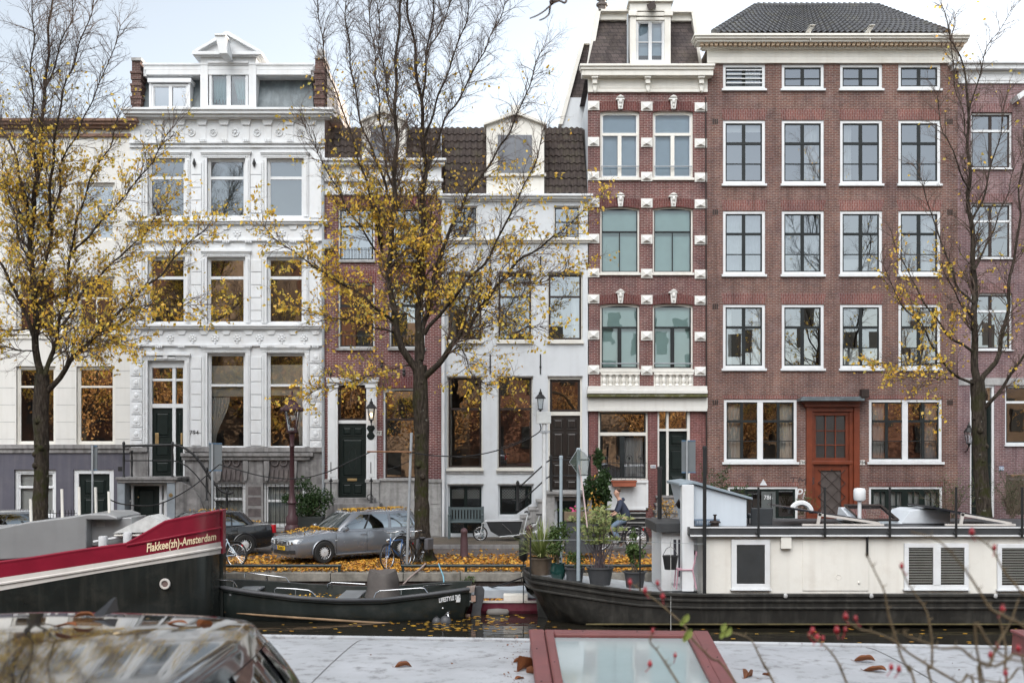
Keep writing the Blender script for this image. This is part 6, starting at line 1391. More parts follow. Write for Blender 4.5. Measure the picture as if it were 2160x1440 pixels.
WAGON = dict(tall=1, st=[(2.34, .60, .26, .665), (2.32, .70, .22, .72), (2.22, .80, .20, .775), (1.95, .85, .19, .825), (1.55, .875, .18, .885), (1.15, .88, .18, .925), (.9, .885, .18, .93), (0, .89, .18, .93), (-1.2, .885, .18, .95), (-1.8, .865, .2, .96), (-2.15, .82, .24, .95), (-2.30, .74, .30, .90), (-2.34, .62, .34, .84)],
    base=[(1.10, 0), (1.06, .40), (.93, .70), (.55, .79), (0, .81), (-.8, .81), (-1.55, .79), (-2.05, .73), (-2.25, .42), (-2.29, 0)], roof=[(.32, 0), (.29, .34), (.20, .54), (-.05, .60), (-.35, .615), (-.9, .61), (-1.45, .595), (-1.80, .55), (-1.97, .34), (-2.0, 0)], zb=.91, zr=1.45, zc=1.512, ax=(1.40, -1.275),
    win=[(2.25, 3.0, 3.9, 3.9), (4.02, 4.02, 5.05, 5.05), (5.2, 5.2, 6.8, 6.45)])
SALOON = dict(WAGON, roof=[(.30, 0), (.27, .34), (.18, .52), (-.05, .58), (-.35, .59), (-.75, .585), (-1.05, .56), (-1.25, .50), (-1.35, .32), (-1.38, 0)], base=[(1.10, 0), (1.06, .40), (.93, .70), (.55, .79), (0, .81), (-.6, .81), (-1.2, .78), (-1.65, .70), (-1.8, .40), (-1.85, 0)], zr=1.37, zc=1.43,
    win=[(2.25, 3.0, 3.9, 3.9), (4.02, 4.02, 5.4, 5.4), (5.5, 5.5, 6.6, 5.9)])
HATCH = dict(WAGON, zr=1.355, zc=1.402, roof=[(.32, 0), (.29, .34), (.20, .54), (-.05, .60), (-.35, .615), (-.9, .61), (-1.35, .595), (-1.66, .54), (-1.79, .34), (-1.82, 0)], win=[(2.25, 3.0, 3.9, 3.9), (4.02, 4.02, 5.05, 5.05), (5.15, 5.15, 6.15, 6.0), (6.3, 6.15, 6.95, 6.7)])
def car(label, paint, loc, rz, spec, plate_txt=None, plate_col=None, detail=True, name='parked_car', group=None):
    root = thing(name, label, 'car', loc, rz, group)
    st = catmull(spec['st'], 4); rings = []
    for (x, w, zb, zt) in st:
        half = [(0, zb), (w * .86, zb), (w * .96, zb + .10), (w, zb + (zt - zb) * .45), (w * .985, zb + (zt - zb) * .72), (w * .95, zt - .06), (w * .88, zt - .015), (w * .5, zt + .028), (0, zt + .04)]
        rings.append([(x, y, z) for y, z in half] + [(x, -y, z) for y, z in reversed(half[1:-1])])
    mb = MB(); mb.loft(rings); body = mb.build('body', [paint, UNDER], root, local=True)
    me = body.data; me.shade_smooth(); me.set_sharp_from_angle(angle=math.radians(40))
    secs = []
    for (x, w, zb, zt) in st: secs.append((x, [(zb, w * .86), (zb + .10, w * .96), (zb + (zt - zb) * .45, w), (zb + (zt - zb) * .72, w * .985), (zt - .06, w * .95), (zt - .015, w * .88), (zt + .028, w * .5), (zt + .04, 0)]))
    def nose(y, z):      # how far forward the front skin reaches at that offset and height
        for x, tab in sorted(secs, reverse=True):
            if tab[0][0] <= z <= tab[-1][0]:
                for (z0, w0), (z1, w1) in zip(tab[:-1], tab[1:]):
                    if z0 <= z <= z1 and w0 + (w1 - w0) * (z - z0) / max(z1 - z0, 1e-6) >= abs(y): return x
        return 1.9
    for ax in spec['ax']:
        for s in (1, -1):
            q = MB(); n = 28; yy = s * .897; R_ = .372; pts = [(ax + R_ * math.cos(a), max(.33 + R_ * math.sin(a), .205)) for a in [math.pi * 1.0 * i / n * 1.24 - .12 * math.pi for i in range(n + 1)]]
            q.add([(px_, yy, pz_) for px_, pz_ in pts], [tuple(range(n + 1))]); q.build('wheel_arch', UNDER, root, local=True, recalc=False)
            q = MB(); q.tube([(px_, s * .885, pz_) for px_, pz_ in pts[2:-2]], .022, 6); q.build('arch_lip', paint, root, local=True, smooth=60)
    nB = len(spec['base']) - 1; SUBD = 5; B, Rf = catmull(spec['base'], SUBD), catmull(spec['roof'], SUBD)
    def S(u, t, s=1, off=0.0):
        u = max(0, min(nB, u)) * SUBD; i = min(int(u), nB * SUBD - 1); f = u - i
        bx, by = [a + (b - a) * f for a, b in zip(B[i], B[i + 1])]; rx, ry = [a + (b - a) * f for a, b in zip(Rf[i], Rf[i + 1])]
        bul = .035 * math.sin(math.pi * min(t, 1)); x, y = bx + (rx - bx) * t, by + (ry - by) * t
        L = math.hypot((bx + .55) / 1.6, by) or 1; nx, ny = (bx + .55) / 1.6 / L, by / L
        return Vector((x + nx * (bul * .5 + off), s * (y + ny * (bul + off)), spec['zb'] - .03 + (spec['zr'] - spec['zb'] + .03) * t + off * .5))
    us = [i / SUBD for i in range(nB * SUBD + 1)]; rings = []
    for t_ in (0, .2, .4, .6, .8, .94, 1.0):
        rings.append([S(u, t_) for u in us] + [S(u, t_, -1) for u in reversed(us[1:-1])])
    cx = (Rf[0][0] + Rf[-1][0]) / 2
    for q_ in range(1, 17):
        k = max(.02, 1 - q_ / 16); dz = (spec['zc'] - spec['zr']) * (1 - k ** 2.4)
        rings.append([Vector((cx + (p.x - cx) * k, p.y * k, spec['zr'] + dz)) for p in rings[6]])
    mb = MB(); mb.loft(rings, True); mb.build('roof', paint, root, local=True, smooth=48)
    def patch(u0b, u0t, u1b, u1t, t0, t1, s, nm, mat, off=.008, both=False):
        q = MB(); n = 8; g = []
        for j in range(7):
            v = j / 6; t_ = t0 + (t1 - t0) * v; a, b = u0b + (u0t - u0b) * v, u1b + (u1t - u1b) * v
            row = [S(a + (b - a) * i / n, t_, s, off) for i in range(n + 1)]
            if both: row = [S(a + (b - a) * i / n, t_, -1, off) for i in range(n, 0, -1)] + row
            g.append(row)
        q.loft(g, False, False); return q.build(nm, mat, root, local=True, smooth=60)
    patch(0, 0, 1.85, 1.75, .06, .93, 1, 'windscreen', CARGL, both=True)
    patch(7.45, 7.35, nB, nB, .12, .88, 1, 'rear_window', CARGL, both=True)
    for s in (1, -1):
        for (a, b, c, d) in spec['win']: patch(a, b, c, d, .14, .86, s, 'side_window', SIDEGL)
        patch(3.9, 3.9, 4.03, 4.03, .14, .86, s, 'door_pillar', BLKP, .006)
    for ax in spec['ax']:
        for s in (1, -1):
            q = MB(); y = s * .83; q.lathe([(.20, -.10), (.30, -.10), (.325, -.075), (.33, 0), (.325, .075), (.30, .10), (.20, .10)], (ax, y, .33), 32, 'y', False); w = q.build('wheel', TYRE, root, local=True, smooth=40)
            q = MB(); q.lathe([(.24, .0), (.24, s * .085), (.205, s * .09), (.19, s * .06), (.07, s * .085), (.01, s * .09)], (ax, y, .33), 32, 'y', False)
            q.build('rim', RIM, w, local=True, smooth=30)
            q = MB()
            for k in range(15):
                a = 2 * math.pi * k / 15; c0, c1 = math.cos(a), math.sin(a); tg = Vector((-c1, 0, c0)); ctr = Vector((ax, y + s * .083, .33)); e = Vector((c0, 0, c1))
                q.add([ctr + e * .12 + tg * .012, ctr + e * .20 + tg * .022 - Vector((0, s * .004, 0)), ctr + e * .20 - tg * .022 - Vector((0, s * .004, 0)), ctr + e * .12 - tg * .012], [(0, 1, 2, 3)])
            q.build('rim_slots', UNDER, w, local=True, recalc=False)
    def bx(nm, c, yaw, sz, mat, par=None, bev=.01, pitch=0):
        q = MB(); q.box(-sz[0] / 2, sz[0] / 2, -sz[1] / 2, sz[1] / 2, -sz[2] / 2, sz[2] / 2); q.xf(Matrix.Translation(c) @ Matrix.Rotation(yaw, 4, 'Z') @ Matrix.Rotation(pitch, 4, 'Y')); return q.build(nm, mat, par or root, local=True, bevel=bev)
    for s in (1, -1):
        # headlight: swept lens wrapped round the corner
        q = MB(); g = []
        for i in range(13):
            u = i / 12; y = .37 + .43 * u; z0, z1 = .545 + .075 * u, .655 + .085 * u ** .7; col = []
            for j in range(5): z = z0 + (z1 - z0) * j / 4; col.append(Vector((nose(y, z) + .014, s * (y + .006), z)))
            g.append(col)
        q.loft(g, False, False); q.build('headlight', LENS, root, local=True, smooth=70, recalc=False)
        for yy in (.50, .66): q = MB(); q.lathe([(.050, -.01), (.045, .012), (.01, .016)], (nose(yy, .625) + .012, s * yy, .625), 14, 'x'); q.build('lamp_bulb', CHROME, root, local=True, smooth=40)
        bx('tail_light', (-2.255, s * .735, .80), s * .55, (.10, .20, .26), TAIL)
        bx('wing_mirror', (.72, s * .95, .99), s * .2, (.13, .21, .13), paint, None, .045)
        for dx in (.05, -.95): bx('door_handle', (dx, s * .905, .80), 0, (.19, .03, .03), paint, None, .012)
        if detail:
            bx('fog_light', (nose(.66, .37) + .0, s * .66, .37), s * .55, (.05, .22, .11), BLKP)
            g2 = nose(.285, .615) + .0; bx('side_grille', (g2, s * .285, .615), s * .22, (.04, .17, .13), CHROME, None, .01, -.2); bx('side_grille_mesh', (g2 + .016, s * .285, .615), s * .22, (.03, .14, .10), BLKP, None, .004, -.2)
            bx('sill_trim', (.05, s * .87, .24), 0, (1.9, .05, .05), paint)
        q = MB()
        for dx in (.98, -.08, -1.05): q.tube([(dx, s * .872, .30), (dx + .02, s * .888, .55), (dx + .01, s * .875, .78), (dx + .0, s * .845, .88)], .0045, 4)
        q.build('door_gap', UNDER, root, local=True)
        bx('indicator', (1.0, s * .893, .66), 0, (.07, .012, .035), LENS)
    if detail:
        gx = nose(.12, .615) - .005
        bx('grille', (gx, 0, .615), 0, (.05, .38, .15), CHROME, None, .012, -.2); bx('grille_mesh', (gx + .02, 0, .615), 0, (.03, .33, .115), BLKP, None, .004, -.2)
        for k in range(3): bx('grille_bar', (gx + .036, 0, .58 + .03 * k), 0, (.01, .31, .007), RIM, None, 0, -.2)
        bx('grille_wing', (gx + .04, 0, .612), 0, (.012, .12, .018), CHROME, None, .004)
        bx('lower_intake', (2.325, 0, .335), 0, (.06, .95, .12), BLKP)
        bx('bumper_lip', (2.30, 0, .235), 0, (.06, 1.1, .05), paint)
    if plate_txt:
        p = bx('number_plate', (2.358, 0, .455), 0, (.02, .52, .115), plate_col, None, .004)
        e = bx('plate_band', (2.3695, -.235, .455), 0, (.004, .045, .105), M('blue_band', (.03, .08, .35), .4), p, 0)
        tm = text_mesh('plate_digits', plate_txt, BLACK, .115, (2.372, .02, .452), rot=(math.pi / 2, 0, math.pi / 2), ext=.002, sx=.85, offset=.003); tm.parent = p
    q = MB()
    for k in (-1, 1): q.tube([(1.10, .1 * k + .25, .955), (.98, .35 * k + .2, .985)], .008, 4)
    q.build('wiper', BLKP, root, local=True)
    return root, S
SILVER = carpaint('silver_grey_car_paint', (.20, .215, .24), .45); BLACKC = carpaint('black_car_paint', (.014, .015, .017), .2); GREYC = carpaint('grey_car_paint', (.28, .29, .30), .6); DARKC = carpaint('anthracite_car_paint', (.03, .032, .037), .2, .04)
PLY = M('yellow_plate', (.75, .46, .02), .4, .05)
saab, SS = car('silver grey estate car covered with yellow leaves, parked beside the tree', SILVER, (-4.99, 33.69, .03), math.radians(-141.5), WAGON, '75-KKR-7', PLY)
darkcar, DS = car('black saloon with red tail light parked behind the crimson barge bow', BLACKC, (-10.05, 34.75, .03), math.radians(-148), SALOON)
car('pale grey car at the left edge, mostly hidden behind the barge deckhouse', GREYC, (-16.6, 34.9, .03), math.radians(-140), SALOON)
fcar, FS = car('dark glossy car roof close to the viewer with dead leaves lying on it', DARKC, (-1.60, 2.55, NG + .045), math.radians(-91), HATCH)
fcar.rotation_euler = (-.02, 0, math.radians(-91))
q = MB(); q.loft([[(-1.52, .022, 1.39), (-1.52, -.022, 1.39), (-1.68, -.018, 1.385), (-1.68, .018, 1.385)], [(-1.60, .012, 1.412), (-1.60, -.012, 1.412), (-1.685, -.009, 1.412), (-1.685, .009, 1.412)], [(-1.66, .006, 1.432), (-1.66, -.006, 1.432), (-1.69, -.004, 1.435), (-1.69, .004, 1.435)]]); q.build('antenna', BLKP, fcar, local=True, smooth=60)
# fallen leaves lying on cars (settled masses)
YELLOW = leafmat('fallen_yellow_leaf', [(.55, .30, .03), (.62, .38, .05), (.45, .20, .02), (.60, .34, .03), (.33, .15, .03), (.66, .45, .10)], .6, .15)
def lying(mb, p, s, n=Vector((0, 0, 1)), tilt=.45):
    nn = (n + Vector((TR.gauss(0, tilt), TR.gauss(0, tilt), 0))).normalized(); a = nn.orthogonal().normalized(); a = Matrix.Rotation(TR.uniform(0, 6.28), 3, nn) @ a; b = nn.cross(a)
    w = s * TR.uniform(.6, .8); f = nn * s * TR.uniform(.05, .22)
    mb.add([p - a * s * .5, p + b * w * .5 + f, p + a * s * .5 + f * .3, p - b * w * .5 + f], [(0, 1, 2), (0, 2, 3)])
mb = MB(); Rz = Matrix.Translation(saab.location) @ Matrix.Rotation(saab.rotation_euler.z, 4, 'Z')
for i in range(620):
    x, y = TR.uniform(-1.9, .24), TR.uniform(-.58, .56)
    if y > .05 and TR.random() < .25 + 1.2 * (y - .05): continue
    lying(mb, Rz @ Vector((x, y, 1.468 + .05 * (1 - (y / .6) ** 2) + TR.uniform(-.015, .02))), TR.uniform(.06, .10))
for i in range(330):
    y = TR.uniform(-.75, .75); x = 1.12 - .22 * (y / .75) ** 2 + TR.gauss(0, .045); lying(mb, Rz @ Vector((x, y, .955 + TR.uniform(0, .05))), TR.uniform(.06, .095))
for i in range(190):
    x, y = TR.uniform(1.15, 2.0), TR.uniform(-.75, .70); z = .93 + (1.15 - x) * .12 + .03
    if TR.random() < .35 + (y < 0) * .4: lying(mb, Rz @ Vector((x, y, z + .01)), TR.uniform(.06, .09))
tag(mb.build('fallen_leaves', YELLOW, recalc=False), 'yellow leaves heaped on the roof and bonnet of the silver estate car', 'leaves', kind='stuff')
mb = MB(); Rz = Matrix.Translation(darkcar.location) @ Matrix.Rotation(darkcar.rotation_euler.z, 4, 'Z')
for i in range(26): x, y = TR.uniform(-1.2, .2), TR.uniform(-.5, .5); lying(mb, Rz @ Vector((x, y, 1.40 + .04 * (1 - (y / .6) ** 2))), .08)
for i in range(14): x, y = TR.uniform(-2.2, -1.9), TR.uniform(-.6, .6); lying(mb, Rz @ Vector((x, y, 1.0)), .08)
tag(mb.build('fallen_leaves', YELLOW, recalc=False), 'few orange leaves on the black saloon behind the barge', 'leaves', kind='stuff')
# ------------------------------------------------------------------ bicycles
def wheel(root, c, r, nm='wheel', rimc=STEEL, spokes=28):
    q = MB(); q.torus(c, r, .020, 'y', 40, 8); w = q.build(nm, TYRE, root, local=True, smooth=70)
    q = MB(); q.torus(c, r - .026, .012, 'y', 40, 6); q.build('rim', rimc, w, local=True, smooth=70)
    q = MB()
    for k in range(spokes):
        a = 2 * math.pi * k / spokes; q.tube([(c[0], c[1] + (.03 if k % 2 else -.03), c[2]), (c[0] + (r - .03) * math.cos(a), c[1], c[2] + (r - .03) * math.sin(a))], .0022, 3, False)
    q.lathe([(.025, -.045), (.025, .045)], c, 8, 'y'); q.build('spokes', STEEL, w, local=True); return w
def bicycle(label, loc, rz, frame, lean=0.0, fender=BLACK, crate=False, r=.34, group=None, bag=None):
    root = thing('bicycle', label, 'bicycle', loc, rz, group); root.rotation_euler = (lean, 0, rz)
    wheel(root, (.56, 0, r), r); wheel(root, (-.54, 0, r), r)
    q = MB(); bb = (-.08, 0, .30); hd, hu = (.40, 0, .62), (.34, 0, .86); se = (-.24, 0, .78)
    q.tube([bb, hd], .018, 6); q.tube([se, bb], .016, 6); q.tube([hu, (.42, 0, .56)], .018, 6); q.tube([se, (.36, 0, .78)], .016, 6)
    for s in (.045, -.045): q.tube([(-.54, s, r), bb], .010, 5); q.tube([(-.54, s, r), (-.22, s * .3, .74)], .009, 5); q.tube([(.56, s, r), (.50, s, r + .34), (.42, s * .4, .60)], .011, 5)
    q.build('frame', frame, root, local=True, smooth=60)
    q = MB(); q.torus((.56, 0, r), r + .035, .014, 'y', 20, 5, .5, 3.0); q.torus((-.54, 0, r), r + .035, .016, 'y', 20, 5, .3, 3.4); q.build('mudguard', fender, root, local=True, smooth=60)
    q = MB(); q.tube([hu, (.32, 0, 1.0)], .014, 6); q.tube([(.10, .29, 1.02), (.24, .27, 1.06), (.33, .12, 1.02), (.33, -.12, 1.02), (.24, -.27, 1.06), (.10, -.29, 1.02)], .012, 6); h = q.build('handlebar', STEEL, root, local=True, smooth=60)
    q = MB(); 
    for s in (.29, -.28): q.cut(); q.tube([(.20, s * .98, 1.045), (.08, s, 1.015)], .018, 6)
    q.build('grip', BLKP, h, local=True)
    q = MB(); q.tube([se, (-.26, 0, .92)], .013, 6); q.loft([[(-.42, .10, .95), (-.42, -.10, .95), (-.42, -.10, .91), (-.42, .10, .91)], [(-.30, .09, .965), (-.30, -.09, .965), (-.30, -.08, .92), (-.30, .08, .92)], [(-.14, .02, .96), (-.14, -.02, .96), (-.14, -.02, .93), (-.14, .02, .93)]]); q.build('saddle', BLKP, root, local=True, smooth=60)
    q = MB(); q.box(-.74, -.36, -.06, .06, .735, .75)
    for s in (.06, -.06): q.tube([(-.54, s, r), (-.68, s, .735)], .006, 4)
    q.build('luggage_rack', BLKP, root, local=True)
    q = MB(); q.lathe([(.09, -.012), (.09, .012)], (-.08, .05, .30), 20, 'y'); q.tube([(-.08, .07, .30), (.02, .07, .18)], .01, 5); q.tube([(-.08, -.07, .30), (-.18, -.07, .42)], .01, 5); q.box(-.02, .06, .07, .15, .165, .19); q.box(-.22, -.14, -.15, -.07, .41, .435); q.build('crankset', BLKP, root, local=True)
    q = MB(); q.lathe([(.02, 0), (.045, .02), (.045, .07), (.01, .08)], (.43, 0, .80), 10, 'x'); q.build('headlamp', CHROME, root, local=True)
    q = MB(); q.box(-.77, -.74, -.03, .03, .60, .66); q.build('rear_reflector', TAIL, root, local=True)
    if bag: q = MB(); q.box(-.80, -.40, .07, .20, .42, .76); q.box(-.80, -.40, -.20, -.07, .42, .76); q.build('pannier', bag, root, local=True, bevel=.03)
    return root
p = P(800, 1197, 31.0)
bicycle('blue bicycle with bright rims leaning at the grey pole by the tree', (-3.25, 31.35, .0), math.radians(-118), M('blue_frame', (.04, .12, .30), .35), .06, bag=None, group='bicycles on the quay')
bicycle('dark bicycle parked between the blue bicycle and the tree', (-2.85, 31.9, .0), math.radians(-112), M('black_frame', (.02, .02, .02), .4), -.05, bag=M('grey_pannier', (.10, .10, .11), .8), group='bicycles on the quay')
bicycle('pale blue bicycle beside the black saloon, right of the barge bow', (-8.45, 31.6, .0), math.radians(158), M('pale_blue_frame', (.42, .52, .60), .35), .03, group='bicycles on the quay')
bicycle('bicycle with dark handlebars behind the barge wheelhouse', (-11.9, 32.6, .12), math.radians(150), BLACK, .0, group='bicycles on the quay')
# cargo bike in front of the plaster house
root = thing('cargo_bike', 'dark cargo bike with a white edged box parked below the bench', 'cargo bike', (-.15, 39.5, .10), math.radians(180))
wheel(root, (1.0, 0, .25), .25); wheel(root, (-.95, 0, .31), .31)
q = MB(); a = [(.78, .70), (-.52, .72), (-.40, .22), (.30, .16), (.62, .34)]
q.loft([[(x, .30 if z > .5 else .22, z) for x, z in a], [(x, -.30 if z > .5 else -.22, z) for x, z in a]]); q.build('cargo_box', M('dark_grey_box', (.035, .037, .04), .5), root, local=True, bevel=.02)
q = MB(); q.tube([(.80, .31, .71), (-.54, .31, .73), (-.42, .24, .22), (.30, .23, .15)], .02, 6); q.tube([(.80, -.31, .71), (-.54, -.31, .73)], .02, 6); q.tube([(.80, .31, .71), (.80, -.31, .71)], .02, 6); q.tube([(.80, .31, .71), (.95, .05, .6)], .02, 6); q.build('box_edge', WHITE, root, local=True, smooth=60)
q = MB(); q.tube([(-.42, 0, .24), (-.60, 0, .25), (-.95, .06, .31)], .025, 6); q.tube([(-.55, 0, .26), (-.72, 0, .95)], .022, 6); q.tube([(-.60, 0, .3), (-1.05, 0, .62), (-1.15, 0, .9)], .025, 6); q.tube([(1.0, .06, .25), (.92, .06, .62), (.82, 0, .6)], .016, 6); q.tube([(1.0, -.06, .25), (.92, -.06, .62), (.82, 0, .6)], .016, 6); q.build('frame', WHITE, root, local=True, smooth=60)
q = MB(); q.tube([(-.60, .3, 1.02), (-.70, .22, 1.05), (-.74, 0, 1.0), (-.70, -.22, 1.05), (-.60, -.3, 1.02)], .016, 6); q.build('handlebar', BLKP, root, local=True)
q = MB(); q.loft([[(-1.3, .1, .96), (-1.3, -.1, .96), (-1.3, -.1, .91), (-1.3, .1, .91)], [(-1.02, .03, .96), (-1.02, -.03, .96), (-1.02, -.03, .92), (-1.02, .03, .92)]]); q.build('saddle', BLKP, root, local=True)
q = MB(); q.tube([(.2, .33, .62), (-.1, .36, .35), (-.2, .33, .18), (.02, .33, .14)], .012, 5); q.build('strap', STEEL, root, local=True)
# ------------------------------------------------------------------ leaf carpet, floating leaves
mb = MB()
def carpet(n, xa, xb, ya, yb, prob=lambda x, y: 1, s=(.07, .135)):
    for i in range(n):
        x, y = TR.uniform(xa, xb), TR.uniform(ya, yb)
        if TR.random() > prob(x, y): continue
        z = .006 + (0.008 if y < Y0 + .48 else 0); lying(mb, Vector((x, y, z + TR.uniform(0, .035))), TR.uniform(*s), tilt=.35)
carpet(11500, -9.5, 7, Y0 + .02, 33.4, lambda x, y: (1 if y > Y0 + .35 else .25))
carpet(4200, -9.5, 7, 33.2, 35.2, lambda x, y: .75 - .3 * (y - 33.2) / 2)
carpet(900, -20, 9, 35.2, 39.5, lambda x, y: .35)
carpet(1500, -16, -9.5, Y0 + .1, 35, lambda x, y: .6)
FL = leafmat('ground_leaf', [(.62, .32, .035), (.52, .22, .03), (.34, .13, .025), (.68, .40, .06), (.26, .10, .025), (.58, .28, .035), (.20, .08, .025), (.72, .47, .10)], .7, .1)
tag(mb.build('fallen_leaves', FL, recalc=False), 'carpet of orange and yellow fallen leaves along the far quay', 'leaves', kind='stuff')
mb = MB()
for i in range(420):
    x, y = TR.uniform(-9, 14), TR.uniform(18, 28.8); 
    p = Vector((x, y, WATER + .006)); a = TR.uniform(0, 6.28); s = TR.uniform(.04, .08); mb.add([p + Vector((s * math.cos(a + k * 1.57), s * .7 * math.sin(a + k * 1.57), 0)) for k in range(4)], [(0, 1, 2, 3)])
for i in range(160):
    x, y = TR.gauss(-1.2, 1.0), TR.uniform(26, 28.6); p = Vector((x, y, WATER + .007)); a = TR.uniform(0, 6.28); s = TR.uniform(.04, .08); mb.add([p + Vector((s * math.cos(a + k * 1.57), s * .7 * math.sin(a + k * 1.57), 0)) for k in range(4)], [(0, 1, 2, 3)])
tag(mb.build('floating_leaves', YELLOW, recalc=False), 'pale fallen leaves floating on the dark canal water', 'leaves', kind='stuff')
mb = MB()
for i in range(230):
    x = TR.uniform(-7.2, -3.3); y = TR.uniform(27.8, 28.9); lying(mb, Vector((x, y, -.80 + TR.uniform(0, .04))), .09)
for i in range(90):
    x = TR.uniform(-6.9, -3.5); lying(mb, Vector((x, TR.uniform(28.6, 29.1), TR.uniform(-.55, -.45))), .09)
tag(mb.build('fallen_leaves', YELLOW, recalc=False), 'yellow leaves lying inside the open sloop', 'leaves', kind='stuff')
mb = MB()
for i in range(150): lying(mb, Vector((TR.uniform(-1.0, .4), TR.uniform(28.78, 29.2), P(0, 1268, 28.7).z + .01)), .08)
tag(mb.build('fallen_leaves', FL, recalc=False), 'leaves on the deck of the low maroon boat', 'leaves', kind='stuff')
# ------------------------------------------------------------------ quay railings, posts, signs, lamp
RAILG = M('green_black_railing', (.012, .022, .022), .4, .2, 4)
for (a, b, posts, lab) in ((380, 720, (440, 582, 716), 'low dark green rail along the quay in front of the silver estate car'), (846, 1110, (850, 983, 1100), 'low dark green rail along the quay right of the bicycles'), (1180, 1400, (1200, 1290, 1395), 'low dark green rail along the quay behind the potted plants')):
    y = 30.15; z = .17; t = thing('quay_railing', lab, 'railing', (P((a + b) / 2, 1200, y).x, y, 0), group='low rails along the quay edge')
    mb = MB(); mb.tube([(P(a, 0, y).x, y, z), (P(b, 0, y).x, y, z)], .045, 8); mb.build('rail', RAILG, t, smooth=60)
    for p in posts: mb = MB(); x = P(p, 0, y).x; mb.box(x - .035, x + .035, y - .035, y + .035, -.02, z - .03); mb.build('post', RAILG, t)
def pole_sign(label, px, yb, yt, D, brd, lean=0, r=.032, mat=ZINC):
    t = thing('sign_post', label, 'sign post', tuple(P(px, yb, D)), group='street sign posts')
    mb = MB(); mb.tube([P(px, yb, D), P(px + lean, yt, D)], r, 8); mb.build('post', mat, t, smooth=60)
    if brd:
        l, a, r_, b, yaw = brd; mb = MB(); c = P((l + r_) / 2, (a + b) / 2, D); w = (r_ - l) / F * D; hh = (b - a) / F * D
        mb.box(-w / 2, w / 2, -.015, .015, -hh / 2, hh / 2); mb.xf(Matrix.Translation(c + Vector((0, .06, 0))) @ Matrix.Rotation(yaw, 4, 'Z')); s = mb.build('sign_board', M('grey_sign_back', (.13, .145, .155), .6, .08, 3, metal=.0), t, bevel=.004)
        mb = MB(); mb.box(-w / 2, w / 2, -.03, -.015, hh / 2 - .03, hh / 2); mb.box(-w / 2, w / 2, -.03, -.015, -hh / 2, -hh / 2 + .03); mb.xf(Matrix.Translation(c + Vector((0, .06, 0))) @ Matrix.Rotation(yaw, 4, 'Z')); mb.build('sign_rim', M('blue_sign_edge', (.08, .15, .24), .4), s)
    return t
pole_sign('grey post with a sign turned edge on beside the mossy left tree', 195, 1150, 938, 33.2, (191, 939, 204, 992, 0))
pole_sign('grey post with a blue edged sign board behind the barge bow', 448, 1180, 935, 33.4, (440, 934, 467, 993, .15))
pole_sign('grey post with a tall sign board seen from behind, above the pale blue wheelhouse', 1449, 1180, 928, 33.4, (1438, 928, 1468, 997, .1))
pole_sign('plain grey galvanised pole with bicycles, left of the central tree trunk', 858, 1195, 912, 31.3, None, 10, .04)
t = pole_sign('white post with a small white box on top in front of the plaster house', 1148, 1165, 890, 33.0, None, 0, .065, M('white_post_paint', (.55, .57, .58), .6, .15, 3, streak=.4, dirt=(.2, .18, .15), dirtamt=.3))
mb = MB(); px_box(mb, 1131, 868, 1162, 893, 33.0, 32.9, 33.1); mb.build('cabinet', M('pale_box', (.50, .52, .52), .6, .1, 4, dirt=(.2, .18, .15), dirtamt=.4), t, bevel=.01)
mb = MB(); px_box(mb, 1139, 908, 1160, 913, 33.0, 32.92, 33.08); mb.build('clamp', ZINC, t)
t = thing('street_lamp', 'maroon cast iron street lamp with glass lantern before the ornate white house', 'street lamp', tuple(P(616, 1118, 37.6)))
MAR = M('maroon_cast_iron', (.055, .022, .026), .45, .2, 5)
b = P(616, 1118, 37.6); S_ = 37.6 / F
mb = MB(); hz = (1118 - 915) * S_; mb.lathe([(.26, -.05), (.26, .12), (.20, .2), (.22, .42), (.14, .55), (.12, .9), (.17, .95), (.12, 1.05), (.09, 1.3), (.075, hz - .45), (.10, hz - .42), (.06, hz - .3), (.10, hz - .05), (.04, hz)], b, 12); mb.build('post', MAR, t, smooth=40)
f, g = MB(), MB(); c = Vector((b.x, b.y, b.z + hz + .1)); lantern(f, g, tuple(c), 1.75)
for k in range(8): a = k * math.pi / 4; f.ball((c.x + .36 * math.cos(a), c.y + .36 * math.sin(a), c.z + .74), .05, .05, .08, 6, 4)
f.ball((c.x, c.y, c.z + 1.16), .08, .08, .12); f.build('lamp_frame', MAR, t); g.build('lamp_glass', glass('lamp_glass', .15, (.9, .9, .88)), t, recalc=False)
mb = MB(); mb.lathe([(.01, 0), (.08, .05), (.05, .12)], c, 8); mb.build('lamp_burner', WHITE, t)
t = thing('bollard', 'short maroon bollard standing among leaves right of the central tree', 'bollard', tuple(P(979, 1173, 34.3)), group='quay bollards')
b = P(979, 1173, 34.3)
mb = MB(); mb.lathe([(.14, -.02), (.125, .1), (.115, .5), (.10, .74), (.115, .76), (.115, .80), (.085, .86), (.02, .90)], b, 12); mb.build('post', M('faded_maroon', (.085, .045, .05), .6, .15, 4), t, smooth=40)
t2 = dup(t, 'short maroon bollard standing behind the palm like pot plant'); t2.location = P(1117, 1166, 34.6)
